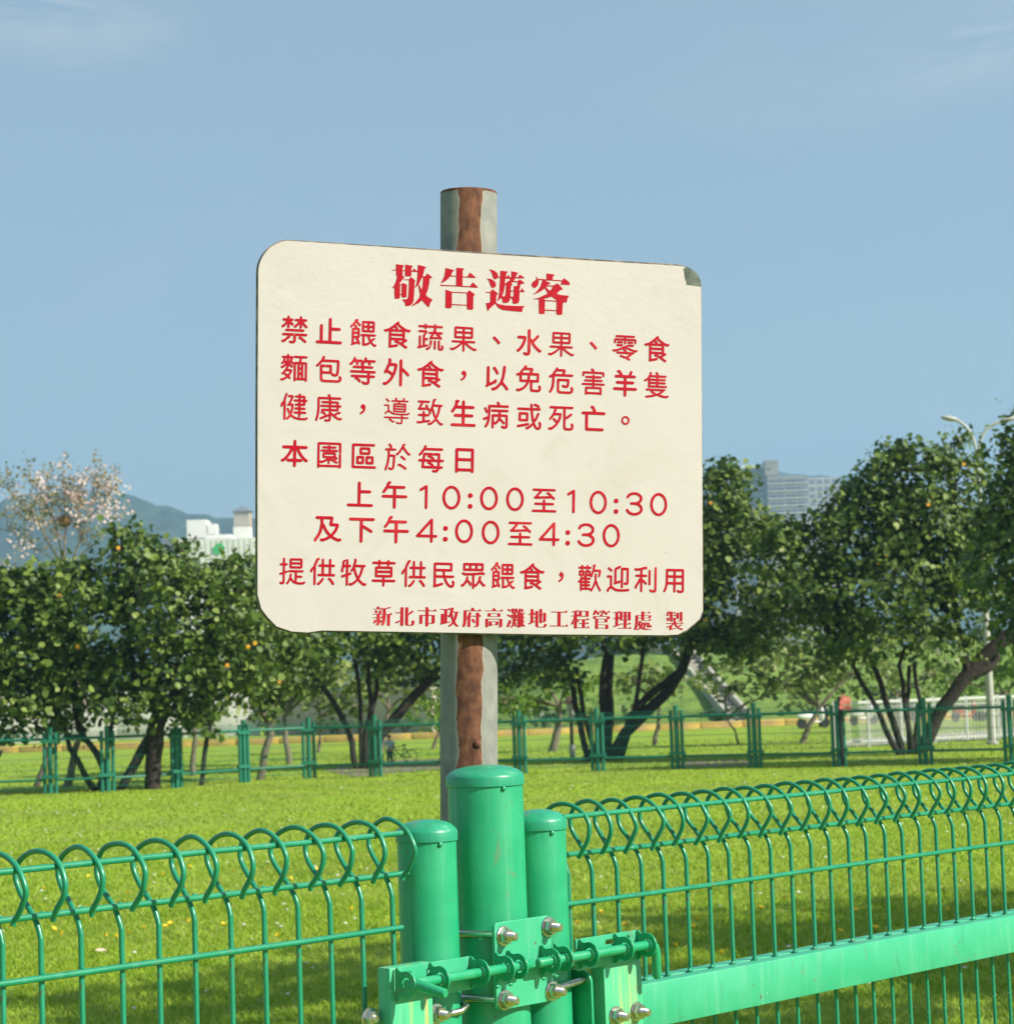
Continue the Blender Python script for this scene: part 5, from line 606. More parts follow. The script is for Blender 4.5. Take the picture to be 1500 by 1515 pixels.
[[307,156,302,170,310,175,545,177,548,313,540,318,397,318,392,313,393,293,380,286,160,213,93,213,85,233,88,240,177,268,185,277,184,517,177,522,97,522,92,533,97,544,177,545,184,550,185,740,183,749,177,752,90,752,86,757,87,772,273,775,333,831,343,827,373,791,842,790,844,473,837,468,671,467,668,350,677,342,737,343,785,393,797,398,839,347,853,339,854,323,847,318,671,317,668,183,677,175,763,176,812,227,823,231,865,180,880,172,880,158],[276,293,293,296,327,317,360,319,370,341,540,342,548,347,545,467,383,468,376,473,375,517,387,525,388,533,387,542,377,547,375,553,375,750,393,755,394,770,390,774,377,769,373,752,310,752,302,747,302,597,307,593,317,600,327,600,369,543,368,527,363,522,310,522,302,517,301,320],[491,487,543,485,551,490,552,613,547,621,497,622,489,617],[668,487,717,485,724,490,725,613,720,621,673,622,666,617],[491,640,543,638,551,643,552,767,547,774,497,775,489,770],[668,640,717,638,724,643,725,767,720,774,673,775,666,770]],
[[123,126,93,157,124,243,145,373,150,679,405,683,408,820,413,828,523,828,528,823,528,787,533,779,677,778,690,782,739,833,753,831,789,783,802,777,802,770,533,768,528,760,529,687,540,682,813,685,843,678,848,670,844,657,809,580,800,575,753,575,725,583,727,593,716,600,728,637,728,663,723,668,530,668,525,660,526,587,633,595,703,594,708,590,530,575,525,567,525,513,537,498,567,492,700,492,720,496,728,503,741,540,793,542,837,527,837,517,827,499,800,486,773,482,493,482,447,489,430,499,416,517,407,567,327,562,277,562,269,567,277,571,406,580,405,667,268,667,265,577,250,567,263,560,265,553,261,413,244,353,217,300,223,284,242,280,231,233,211,177,183,128],[210,126,205,133,209,140,283,183,317,213,318,250,303,280,313,320,307,333,296,327,280,283,243,281,236,297,264,353,307,461,317,471,380,471,403,464,398,430,399,413,403,409,490,412,507,403,497,333,445,243,447,213,480,191,487,193,500,210,487,219,476,233,494,260,511,297,528,393,526,407,530,411,762,410,765,327,755,310,753,247,757,242,767,242,774,250,775,310,780,318,827,318,864,297,854,250,830,233,800,228,707,228,683,233,665,243,655,263,651,390,647,394,630,394,625,387,621,327,611,293,590,256,553,217,556,207,579,177,590,169,627,208,637,211,683,156,707,152,857,155,863,150,857,136,587,135,507,142,457,153,413,169,397,180,394,200,383,209,376,203,371,177,320,146,267,125],[379,257,387,256,395,270,395,323,408,363,408,393,403,398,377,397,365,380,365,353,375,323,375,267]],
[[243,129,232,147,251,190,252,237,280,264,267,264,233,243,177,229,117,229,109,233,108,243,250,286,333,321,367,341,367,372,100,375,93,378,92,387,103,392,429,393,431,427,425,443,431,453,431,477,427,481,396,483,397,487,417,488,421,493,421,583,417,588,407,589,390,588,386,583,385,497,376,487,385,473,384,460,380,456,273,458,272,580,263,589,243,588,239,583,235,480,137,479,132,487,133,592,267,595,272,603,271,667,263,672,97,672,90,677,93,681,140,685,141,713,122,733,170,828,223,828,253,820,256,777,263,771,274,777,277,828,380,828,385,820,386,777,397,771,410,775,457,825,470,827,520,767,390,765,385,757,386,687,393,682,433,683,482,733,493,738,544,677,537,672,390,671,385,663,387,598,393,594,530,592,531,513,512,487,512,463,527,453,560,393,743,392,797,445,807,448,813,444,849,397,863,389,864,380,860,376,573,375,566,370,565,343,583,313,610,280,605,263,610,254,623,260,638,283,717,334,777,335,790,331,796,323,793,318,681,257,679,227,690,216,743,190,773,217,797,214,835,163,850,153,837,139,777,139,700,159,607,203,540,252,495,300,475,330,484,360,477,370,467,363,450,333,370,290,368,187,349,170,490,205,547,204,551,200,549,193,300,129],[620,462,615,473,620,478,697,479,708,490,710,819,819,820,822,510,814,487,790,469,753,462],[560,559,555,567,555,663,564,677,555,690,556,783,563,788,663,788,668,777,668,563,660,558],[208,683,270,685,269,763,240,765,233,760,206,717]]]
G_HEAD = [
[[198,87,197,180,200,206,200,283,201,287,216,303,217,307,196,399,161,470,125,511,142,513,160,507,166,506,167,508,167,550,170,559,170,647,173,656,175,699,193,708,219,708,228,705,255,704,267,692,268,638,272,634,297,636,298,668,314,684,370,684,376,681,386,671,386,627,389,618,389,532,392,523,392,482,400,464,397,460,376,448,326,422,320,424,296,447,269,447,258,437,302,382,326,347,350,325,350,319,348,316,316,295,316,209,341,208,359,212,360,289,364,299,373,305,444,305,453,308,463,307,472,295,472,230,477,223,566,225,580,228,584,230,585,236,585,254,582,262,582,307,579,316,579,334,576,342,576,363,573,372,570,410,552,476,534,508,527,515,526,505,529,496,529,443,531,434,532,410,548,387,536,374,468,317,465,316,458,322,426,361,412,359,334,360,334,369,338,370,406,371,423,374,430,381,431,419,428,428,428,511,425,520,425,585,422,594,422,638,419,647,418,671,398,715,355,717,346,720,311,720,306,721,307,724,356,775,366,828,370,837,397,838,406,835,435,835,487,804,510,754,511,739,514,730,514,707,517,698,517,674,520,665,520,641,523,633,523,582,526,573,526,526,538,514,580,480,596,464,611,440,639,378,669,320,685,328,685,339,683,348,682,375,680,384,679,410,677,419,674,482,671,490,670,505,658,541,654,543,648,529,616,449,613,449,606,458,600,473,611,550,629,633,611,689,558,757,530,785,495,815,478,831,476,837,483,841,601,787,663,736,674,745,706,787,773,853,779,856,791,855,797,840,813,781,848,736,848,721,823,706,769,677,755,663,734,637,734,633,768,550,774,529,792,437,798,378,801,369,801,354,805,339,841,334,847,325,836,313,761,254,751,262,725,296,717,305,678,304,707,177,714,166,727,159,734,151,737,141,722,134,592,99,588,126,588,180,585,188,583,215,579,215,518,165,514,168,496,203,492,207,480,208,475,203,475,156,478,150,498,129,497,117,486,113,474,113,367,95,363,100,362,191,355,196,320,196,315,191,315,147,320,140,332,133,338,126,338,108,326,104],[127,185,126,194,130,199,184,199,193,202,197,200,198,197,197,191,187,187,136,187],[283,461,293,459,298,464,298,618,293,622,272,622,269,621,268,615,268,585,271,576,271,473,274,467]],
[[432,152,431,310,428,319,427,467,373,468,364,465,308,465,299,462,243,462,234,459,178,459,169,456,145,456,141,461,142,473,172,474,181,477,246,477,255,480,320,480,329,483,394,483,403,486,453,486,462,489,497,489,506,492,542,492,551,495,589,495,598,498,634,498,643,501,678,501,687,504,725,504,734,507,770,507,779,510,811,510,817,506,818,502,816,499,728,413,725,413,720,418,669,485,660,483,625,483,616,480,577,480,569,477,542,476,540,345,545,324,577,323,586,326,631,326,640,329,681,329,690,332,728,332,740,335,773,335,779,332,779,328,764,311,678,239,669,246,631,302,622,311,598,311,589,308,545,307,543,206,546,200,567,180,568,177,566,167,563,164,542,160,518,160,509,157,486,157,477,154,453,154,444,151],[237,155,235,177,233,185,232,212,214,304,182,375,156,419,154,425,157,429,169,426,235,390,283,351,296,338,310,316,317,309,423,308,428,307,429,304,428,298,418,294,367,293,358,291,335,289,337,280,355,236,385,207,388,194,382,191],[237,545,235,804,232,822,233,861,237,867,255,877,329,876,347,863,348,822,352,818,370,818,379,820,426,821,435,823,486,824,495,826,542,827,551,829,601,829,619,834,621,887,645,903,693,903,702,906,728,897,732,893,733,784,736,775,736,668,739,662,759,641,762,630,753,621,666,557,660,557,625,593,619,595,613,593,560,593,551,590,497,590,489,587,435,587,426,584,373,584,364,581,341,581,255,549],[355,600,412,599,420,601,477,602,486,604,607,607,616,611,617,650,620,662,619,815,566,815,557,812,509,812,500,809,453,809,444,806,400,806,391,803,349,802,348,781,351,769,351,609]],
[[201,105,200,108,203,114,241,171,263,251,286,280,305,285,317,284,339,268,352,255,388,255,392,259,389,334,386,342,386,378,384,387,383,419,381,428,380,461,378,470,378,502,375,511,375,532,362,603,343,671,344,680,409,618,418,630,433,656,440,701,444,710,506,710,542,696,548,690,569,653,573,618,577,613,589,622,614,656,615,710,628,722,672,726,718,710,736,668,736,594,739,585,740,511,820,516,824,514,827,508,826,504,785,448,781,449,775,458,755,495,749,498,737,496,736,476,739,467,739,446,747,437,753,422,743,393,755,383,776,371,817,361,821,357,823,348,815,339,743,285,737,288,705,320,651,317,632,313,669,268,820,267,825,262,825,257,749,200,736,212,718,236,705,248,672,248,671,245,695,194,716,171,711,167,595,143,592,144,591,150,591,191,594,200,593,248,571,248,533,205,530,206,518,237,515,240,497,242,496,230,499,221,499,197,503,180,522,165,522,147,506,143,489,142,480,140,465,140,432,134,415,134,406,131,400,132,398,135,398,159,395,168,395,227,391,239,355,237,351,233,354,221,353,212,335,171,326,160,287,131],[160,268,159,271,165,280,190,313,212,381,234,429,243,435,272,441,306,422,312,410,318,375,298,328,240,285],[485,274,569,274,569,307,536,318,518,332,493,360,480,361,478,360,478,328,481,319,481,292],[606,336,660,335,669,338,702,338,706,342,703,357,703,381,699,402,678,406,654,406,636,410,635,482,631,486,586,486,582,482,585,413,611,387,590,339],[476,390,495,388,499,393,496,402,496,485,493,493,492,538,478,585,474,592,432,592,429,591,429,588,460,493],[252,465,207,515,198,513,145,513,139,510,136,511,135,514,136,526,139,527,210,528,215,532,214,689,195,707,169,708,160,711,136,712,162,843,166,849,182,849,198,818,252,767,305,724,312,730,335,767,370,803,432,835,450,838,492,841,500,844,569,850,577,853,625,856,634,859,660,859,669,862,728,865,737,868,764,868,773,871,785,869,788,861,795,813,799,801,826,776,826,765,645,764,637,761,586,761,577,758,527,758,518,755,489,755,373,734,325,712,321,704,321,612,324,603,324,585,329,569,352,551,356,544,258,465],[582,505,583,503,634,505,635,523,632,532,632,570,628,598,619,598,610,596,577,594,579,529,582,520]],
[[400,108,398,120,398,156,401,168,400,213,341,211,332,208,299,208,290,205,261,205,252,202,237,201,233,197,223,171,219,167,213,167,207,170,207,174,217,203,217,209,194,233,172,246,136,282,132,310,132,325,142,341,163,364,178,365,187,368,201,367,235,334,241,325,256,277,258,222,320,226,321,233,315,268,285,351,229,422,211,440,153,485,153,487,222,465,246,453,317,414,367,375,371,378,381,399,409,443,415,467,412,471,335,509,258,545,172,564,160,567,160,570,240,572,261,576,262,813,265,819,278,832,335,832,349,835,357,831,365,822,367,775,400,773,409,776,462,776,471,779,571,782,576,787,576,834,582,843,595,850,660,850,675,844,679,837,680,813,682,804,683,748,685,739,686,683,688,674,689,647,717,623,722,623,752,633,756,633,759,627,778,544,797,523,800,508,776,504,740,504,731,501,696,501,687,498,669,498,595,479,589,476,588,473,595,457,643,409,681,397,691,387,688,381,610,297,589,288,574,294,524,323,423,323,421,322,422,319,437,304,462,296,468,292,471,286,462,279,397,249,383,233,406,231,415,234,521,237,530,240,563,240,571,243,604,243,613,246,645,246,654,249,666,249,670,251,670,254,651,317,666,308,708,308,717,311,761,311,799,319,813,307,816,301,809,268,768,233,711,194,705,199,681,233,643,231,634,228,598,228,589,225,557,225,548,223,512,222,508,218,508,212,511,203,511,185,514,168,537,144,539,129,527,125],[410,339,480,341,489,344,514,345,471,409,462,416,429,397,395,357,395,351],[484,523,489,522,533,556,573,582,575,588,566,595,557,595,548,593,500,593,492,590,441,590,432,587,385,587,370,583,352,569,350,564,355,561,412,550],[370,603,376,602,385,604,432,604,441,607,489,607,497,610,545,610,554,613,577,614,579,721,576,730,575,766,542,767,533,764,483,764,474,761,420,761,412,758,367,757,366,710,369,698]]]

def glyph(kind, ch):
    if kind == 'b': D = G_BODY[BODY.index(ch)] if ch in BODY else G_DIGITS[DIGITS.index(ch)]
    elif kind == 'f': D = G_FOOT[FOOT.index(ch)]
    else: D = G_HEAD[HEAD.index(ch)]
    return [[(L[i] / 800 - 0.6, L[i + 1] / 800 - 0.6) for i in range(0, len(L), 2)] for L in D]
M_red = mat('red_vinyl_lettering', (0.43, 0.002, 0.016), rough=0.45, spec=0.2, noise=(30, (0.42, 0.008, 0.022), 0.4, 0.8), bump=(90, 0.12, 0.001))
M_red_nodes = M_red.node_tree
def worn_letters():
    N, L = M_red_nodes.nodes, M_red_nodes.links; p = N['Principled BSDF']; src = p.inputs['Base Color'].links[0].from_socket; tc = next(q for q in N if q.type == 'TEX_COORD')
    for sc_, lo, hi, col, amt in ((22, .56, .72, (.66, .05, .06), .55), (150, .70, .73, (.62, .36, .30), .8)):
        q = N.new('ShaderNodeTexNoise'); q.inputs['Scale'].default_value = sc_; q.inputs['Detail'].default_value = 6; L.new(tc.outputs['Object'], q.inputs['Vector'])
        r = N.new('ShaderNodeMapRange'); r.inputs[1].default_value = lo; r.inputs[2].default_value = hi; r.inputs[4].default_value = amt; L.new(q.outputs[0], r.inputs[0])
        x = N.new('ShaderNodeMix'); x.data_type = 'RGBA'; x.inputs['B'].default_value = (*col, 1); L.new(r.outputs[0], x.inputs['Factor']); L.new(src, x.inputs['A']); src = x.outputs['Result']
    L.new(src, p.inputs['Base Color'])
worn_letters()
def character(loops):
    o = add_me('character', plate_mesh(loops, 0.0004, 0.0), M_red, sheet)
    o.matrix_parent_inverse = Matrix(); o.matrix_local = Matrix.Translation((0, 0, 0.00085)); return o
def chars(kind, items, w, h):
    for ch, x, y in items:
        u, v = on_sign(x, y); character([[(u + a * w, v + b * h) for a, b in lp] for lp in glyph(kind, ch)])
def row(txt, a, b):
    n = len(txt) - 1; ua, ub = on_sign(*a), on_sign(*b)
    return [(ch, ua[0] + (ub[0] - ua[0]) * i / n, ua[1] + (ub[1] - ua[1]) * i / n) for i, ch in enumerate(txt)]
def chars_uv(items, w, h):
    for ch, u, v in items: character([[(u + a * w, v + b * h) for a, b in lp] for lp in glyph('b', ch)])
for ch, ox, oy in (('敬', 576, 386), ('告', 646, 386), ('遊', 714, 392), ('客', 782, 398)):
    character([[on_sign(ox + 33 + a * 66, oy + 37 + b * 66) for a, b in lp] for lp in glyph('t', ch)])
chars_uv(row('禁止餵食蔬果、水果、零食', (436.1, 487.3), (971.2, 516.3)), .0395, .0403)
chars_uv(row('麵包等外食，以免危害羊隻', (435.6, 543.7), (971.2, 569.6)), .0395, .0403)
chars_uv(row('健康，導致生病或死亡。', (434.9, 601.3), (924.9, 622)), .0395, .0403)
chars_uv(row('本園區於每日', (436.1, 670.6), (687.1, 680.2)), .0395, .0403)
chars('b', [('上', 532.8, 731.3), ('午', 583.7, 732.7), ('1', 627.1, 735.6), ('0', 667.7, 736.1), (':', 695.5, 741), ('0', 723.3, 737.3), ('0', 761.7, 738.5), ('至', 804.9, 740), ('1', 845.2, 742.1), ('0', 884.8, 743.3), (':', 911.2, 748.8), ('3', 938.1, 745.2), ('0', 974.1, 746.4)], .0400, .0395)
chars('b', [('及', 484.3, 781.5), ('下', 535.2, 783), ('午', 586.1, 784), ('4', 631.2, 784.8), (':', 658.8, 789.6), ('0', 686.4, 786), ('0', 725.7, 787.7), ('至', 769.6, 789), ('4', 812.3, 790.1), (':', 839.7, 795.6), ('3', 866.8, 791.3), ('0', 904, 792.5)], .0400, .0395)
chars_uv(row('提供牧草供民眾餵食，歡迎利用', (432, 844.8), (997.6, 858)), .0370, .0400)
FT = [('新', 565.8, 911.6), ('北', 598.6, 912), ('市', 631.7, 912.4), ('政', 665, 912.9), ('府', 697.8, 913.5), ('高', 730.6, 914), ('灘', 762.9, 914.2), ('地', 795, 914.8), ('工', 827, 915.2), ('程', 858.2, 916), ('管', 889.4, 916.6), ('理', 920.3, 917.2), ('處', 951, 918.3), ('製', 997.7, 918.5)]
chars('f', FT, .0277, .0300)

# ---------------------------------------------------------------- the ground
def ground_mat():
    m = bpy.data.materials.new('lawn_soil'); m.use_nodes = True; nt = m.node_tree; N = nt.nodes; L = nt.links; p = N['Principled BSDF']
    tc = N.new('ShaderNodeTexCoord')
    def noise(sc, det=5, rough=.55):
        n = N.new('ShaderNodeTexNoise'); n.inputs['Scale'].default_value = sc; n.inputs['Detail'].default_value = det; n.inputs['Roughness'].default_value = rough; L.new(tc.outputs['Object'], n.inputs['Vector']); return n.outputs[0]
    cr = N.new('ShaderNodeValToRGB'); e = cr.color_ramp.elements
    e[0].position = .30; e[0].color = (.15, .25, .014, 1); e[1].position = .72; e[1].color = (.40, .50, .06, 1); k = e.new(.5); k.color = (.25, .37, .028, 1)
    L.new(noise(9.0, 8, .7), cr.inputs[0])
    cr2 = N.new('ShaderNodeValToRGB'); e = cr2.color_ramp.elements
    e[0].position = .42; e[0].color = (0, 0, 0, 1); e[1].position = .66; e[1].color = (1, 1, 1, 1); L.new(noise(.35, 4), cr2.inputs[0])
    mx = N.new('ShaderNodeMix'); mx.data_type = 'RGBA'; mx.inputs['B'].default_value = (.19, .21, .060, 1)
    ml = N.new('ShaderNodeMath'); ml.operation = 'MULTIPLY'; ml.inputs[1].default_value = .5; L.new(cr2.outputs[0], ml.inputs[0])
    L.new(ml.outputs[0], mx.inputs['Factor']); L.new(cr.outputs[0], mx.inputs['A']); L.new(mx.outputs['Result'], p.inputs['Base Color'])
    p.inputs['Roughness'].default_value = .9; p.inputs['Specular IOR Level'].default_value = .15
    b = N.new('ShaderNodeBump'); b.inputs['Strength'].default_value = .7; b.inputs['Distance'].default_value = .05; L.new(noise(22, 6), b.inputs['Height']); L.new(b.outputs[0], p.inputs['Normal'])
    return m
M_lawn = ground_mat()
def sheet_grid(name, x0, x1, y0, y1, nx, ny, zf, material):
    xs = np.linspace(x0, x1, nx + 1); ys = np.linspace(y0, y1, ny + 1); X, Y = np.meshgrid(xs, ys)
    Z = np.vectorize(zf)(X, Y); V = np.stack([X, Y, Z], -1).reshape(-1, 3)
    i = np.arange(nx)[None, :] + np.arange(ny)[:, None] * (nx + 1)
    F = np.stack([i, i + 1, i + nx + 2, i + nx + 1], -1).reshape(-1)
    return obj_from_arrays(name, V, F, 4, material, smooth=True)
gnd = MB().add([(-2500, -400, 0), (2500, -400, 0), (2500, 2600, 0), (-2500, 2600, 0)], [(0, 1, 2, 3)]).build('ground', M_lawn); tag(gnd, kind='structure')
# bare earth strips and the paved path beyond the far fence
M_dirt = mat('bare_earth', (.19, .165, .12), rough=.95, noise=(3.0, (.13, .15, .05), .42, .66), bump=(8, .5, .03))
def ragged(poly, z, name, material, jit=.12):
    pts = []
    for a, b in zip(poly, poly[1:] + poly[:1]):
        for i in range(6):
            t = i / 6; pts.append((a[0] + (b[0] - a[0]) * t + rnd.uniform(-jit, jit), a[1] + (b[1] - a[1]) * t + rnd.uniform(-jit, jit), z))
    return MB().add(pts, [tuple(range(len(pts)))]).build(name, material)
def gpoly(L): return [tuple(on_ground(x, y))[:2] for x, y in L]
tag(ragged(gpoly([(478, 1140), (520, 1131), (600, 1124), (690, 1123), (690, 1136), (600, 1143), (520, 1150)]), .006, 'path', M_dirt, .05), kind='structure')
tag(ragged(gpoly([(1000, 1127), (1080, 1124), (1125, 1127), (1100, 1134), (1010, 1136)]), .006, 'path', M_dirt, .05), kind='structure')
M_conc = mat('pale_concrete', (.40, .38, .32), rough=.9, noise=(2.5, (.30, .29, .24), .4, .7), bump=(20, .3, .01))
tag(ragged(gpoly([(1235, 1107), (1500, 1092), (1640, 1084), (1640, 1070), (1500, 1078), (1260, 1094)]), .010, 'pavement', M_conc, .03), kind='structure')

# ---------------------------------------------------------------- grass blades
def blades(x0f, x1f, y0, y1, n, h, w, bias=1.0):
    y = y0 + (y1 - y0) * rng.random(n) ** bias; x = x0f(y) + (x1f(y) - x0f(y)) * rng.random(n)
    # clumpy height
    cl = .5 + .5 * np.sin(x * 3.1 + np.sin(y * 1.7) * 2) * np.sin(y * 2.3 + np.sin(x * 2.2) * 1.6)
    H = h * (.45 + .55 * rng.random(n)) * (.75 + .5 * cl); W = w * (.6 + .8 * rng.random(n))
    a = rng.random(n) * 2 * np.pi; lean = H * (.6 + 1.1 * rng.random(n)); la = rng.random(n) * 2 * np.pi
    dx, dy = np.cos(a) * W / 2, np.sin(a) * W / 2; lx, ly = np.cos(la) * lean, np.sin(la) * lean
    V = np.zeros((n, 5, 3), np.float32)
    V[:, 0] = np.stack([x - dx, y - dy, 0 * x - .004], 1); V[:, 1] = np.stack([x + dx, y + dy, 0 * x - .004], 1)
    V[:, 2] = np.stack([x + dx * .8 + lx * .35, y + dy * .8 + ly * .35, H * .6], 1); V[:, 3] = np.stack([x - dx * .8 + lx * .35, y - dy * .8 + ly * .35, H * .6], 1)
    V[:, 4] = np.stack([x + lx, y + ly, H], 1)
    b = np.arange(n)[:, None] * 5
    F = (b + np.array([0, 1, 2, 0, 2, 3, 3, 2, 4])).reshape(-1)
    return V.reshape(-1, 3), F
M_grass = leaf_mat('grass_blades', (.15, .255, .012), (.30, .45, .024), (.50, .58, .085), rough=.5, transl=.45, spec=.25, extra=(.50, .44, .22))
def patchy(m, p_in):
    # larger areas of the lawn differ in tint: fresh, dull, dry
    N, L = m.node_tree.nodes, m.node_tree.links; tc = N.new('ShaderNodeTexCoord')
    for lk in list(m.node_tree.links):
        if lk.from_node.type == 'VALTORGB' and lk.to_socket.name in ('Base Color', 'Color'):
            src = lk.from_socket; dst = lk.to_socket
            cur = src
            for sc_, lo, hi, col, amt in ((.55, .50, .68, (.46, .52, .12), .40), (1.3, .52, .70, (.15, .31, .015), .50), (3.6, .60, .75, (.40, .36, .13), .40)):
                q = N.new('ShaderNodeTexNoise'); q.inputs['Scale'].default_value = sc_; q.inputs['Detail'].default_value = 5; L.new(tc.outputs['Object'], q.inputs['Vector'])
                r = N.new('ShaderNodeMapRange'); r.inputs[1].default_value = lo; r.inputs[2].default_value = hi; r.inputs[4].default_value = amt; L.new(q.outputs[0], r.inputs[0])
                x = N.new('ShaderNodeMix'); x.data_type = 'RGBA'; x.inputs['B'].default_value = (*col, 1); L.new(r.outputs[0], x.inputs['Factor']); L.new(cur, x.inputs['A']); cur = x.outputs['Result']
            L.new(cur, dst)
patchy(M_grass, None)
half = lambda y: y * .235 + 1.2
VS, FS, base = [], [], 0
for (y0, y1, n, h, w) in [(8.6, 12.5, 80000, .046, .0058), (12.5, 17, 78000, .042, .0070), (17, 25, 66000, .038, .010), (25, 40, 46000, .036, .016), (40, 62, 16000, .045, .030)]:
    v, f = blades(lambda y: -half(y), half, y0, y1, n, h, w); VS.append(v); FS.append(f + base); base += len(v)
gr_o = obj_from_arrays('grass', np.concatenate(VS), np.concatenate(FS), 3, M_grass); tag(gr_o, 'short sunlit lawn grass behind the mesh gates', 'grass', kind='stuff')

# yellow flowers, each one a thing
M_yel = mat('yellow_petals', (.88, .62, .02), rough=.6); M_yc = mat('yellow_flower_centre', (.75, .40, .02), rough=.8)
M_stemg = mat('soft_green_stem', (.10, .20, .03), rough=.7)
def flower_meshes():
    m = MB()
    for i in range(9):
        a = 2 * math.pi * i / 9; c, s = math.cos(a), math.sin(a); w = .0062
        m.add([(c * .003, s * .003, 0), (c * .013 - s * w, s * .013 + c * w, .010), (c * .024, s * .024, .017), (c * .013 + s * w, s * .013 - c * w, .010)], [(0, 1, 2, 3)])
    st = MB().tube([(0, 0, -.066), (.002, .001, -.03), (0, 0, -.001)], .0013, 5)
    return m, MB().ball((0, 0, .002), (.008, .008, .007), 8, 5), st
fm, fc, fst = flower_meshes(); me_p = me_c = me_s = None
FL = [(5, 1275), (25, 1295), (65, 1316), (120, 1285), (132, 1298), (75, 1270), (15, 1374), (80, 1377), (90, 1383), (157, 1386), (173, 1387), (190, 1381), (213, 1375), (245, 1373), (252, 1369), (278, 1365), (330, 1370),
      (281, 1284), (345, 1290), (395, 1285), (240, 1296), (188, 1322), (430, 1302), (470, 1288), (890, 1352), (925, 1370), (855, 1367), (1005, 1352), (1031, 1361), (1026, 1373), (1000, 1400), (1068, 1411), (1160, 1330), (1125, 1345),
      (1190, 1350), (1267, 1349), (1243, 1380), (1295, 1375), (1403, 1348), (1345, 1390), (412, 1386), (520, 1346)]
for i, (x, y) in enumerate(FL):
    p = on_ground(x, y, .066); r = empty('yellow_flower', (p.x, p.y, 0), rnd.uniform(0, 6)); sc = rnd.uniform(.75, 1.15); r.scale = (sc, sc, 1)
    tag(r, 'small yellow flower open in the green lawn', 'flower', 'yellow flowers scattered in the lawn')
    if me_p is None:
        a = fm.build('petals', M_yel, r); c = fc.build('centre', M_yc, r, smooth=60); s = fst.build('stem', M_stemg, r)
        me_p, me_c, me_s = a.data, c.data, s.data
        for o in (a, c, s): o.location.z = .070
    else:
        for nm, me in (('petals', me_p), ('centre', me_c), ('stem', me_s)):
            o = link_mesh(nm, me, r); o.location.z = .070
            if nm != 'stem': o.rotation_euler = (rnd.uniform(-.5, .6), rnd.uniform(-.4, .4), 0)
# fallen pale leaf and small white clover heads
M_dry = mat('dry_pale_leaf', (.62, .52, .40), rough=.7, noise=(60, (.50, .36, .24), .4, .7))
p = on_ground(149, 1411, .03)
lf = MB(); lf.add([(-.035, 0, .004), (-.018, .018, .010), (.012, .022, .012), (.038, .004, .006), (.014, -.018, .012), (-.018, -.016, .010), (0, .002, .002)], [(0, 6, 1), (1, 6, 2), (2, 6, 3), (3, 6, 4), (4, 6, 5), (5, 6, 0)])
o = lf.build('fallen_leaf', M_dry); o.location = p + Vector((0, 0, .012)); o.rotation_euler = (.35, .1, .2); tag(o, 'pale curled dry leaf lying on the lawn at the left', 'leaf')
M_clov = mat('white_clover', (.75, .74, .66), rough=.8)
m = MB()
for _ in range(170):
    y = rnd.uniform(10, 38); x = rnd.uniform(-1, 1) * (y * .235 + .5); s = rnd.uniform(.004, .008) * (1 + y / 60); m.ball((x, y, .045), (s * 1.6, s, s * .7), 5, 3)
tag(m.build('white_clover', M_clov), 'tiny white clover heads dotted over the lawn', 'clover', kind='stuff')

# ---------------------------------------------------------------- far fence of green posts and rails
M_dkgreen = mat('dark_green_fence_paint', (.010, .150, .092), rough=.45, noise=(5, (.018, .19, .12), .45, .8))
st = [(-40, 1179), (75, 1175), (160, 1172), (262, 1166), (362, 1158), (458, 1152), (556, 1150), (662, 1147), (770, 1145), (885, 1142), (1003, 1139), (1118, 1137), (1242, 1135), (1370, 1132), (1497, 1130), (1630, 1127)]
SP = [Vector(on_ground(x, y)) for x, y in st]
ff = empty('rail_fence', SP[7]); tag(ff, 'long dark green tube fence with mesh panels across the lawn under the trees', 'fence')
post_me = {}
def tubepost(pt, r, h):
    key = (r, h)
    if key not in post_me:
        post_me[key] = MB().lathe([(r, -.02), (r, h - .02), (r + .006, h - .019), (r + .006, h - .004), (r * .6, h)], 14).build('post', M_dkgreen, ff, smooth=40)
        o = post_me[key]
    else: o = link_mesh('post', post_me[key].data, ff)
    o.location = pt - ff.location
MESH = MB()
for i, c in enumerate(SP):
    d = ((SP[min(i + 1, len(SP) - 1)] - SP[max(i - 1, 0)])).normalized()
    tubepost(c, .047, 1.17); tubepost(c - d * .100, .034, 1.08); tubepost(c + d * .100, .034, 1.08)
    for zz in (.30, .93):       # coupling brackets
        MB().box((-.15, -.03, -.03), (.15, .03, .03)).build('bracket', M_dkgreen, ff).matrix_local = Matrix.Translation(c - ff.location + Vector((0, -.055, zz))) @ Matrix.Rotation(math.atan2(d.y, d.x), 4, 'Z')
    if i < len(SP) - 1:
        e = SP[i + 1]; dd = (e - c).normalized(); a = c + dd * .125; b = e - dd * .125
        for zz, rr in ((.965, .026), (.245, .022)):
            MB().tube([a - ff.location + Vector((0, 0, zz)), b - ff.location + Vector((0, 0, zz))], rr, 8).build('rail', M_dkgreen, ff, smooth=60)
        n = int((b - a).length / .055)
        for k in range(n + 1):
            q = a + (b - a) * k / n - ff.location
            MESH.tube([q + Vector((0, 0, .08)), q + Vector((0, 0, 1.06))], .0026, 3, False)
        for zz in (.10, .42, .62, .82, 1.02, 1.07): MESH.tube([a - ff.location + Vector((0, 0, zz)), b - ff.location + Vector((0, 0, zz))], .004, 4, False)
tag(MESH.build('wire_mesh', M_dkgreen, ff), kind='stuff')

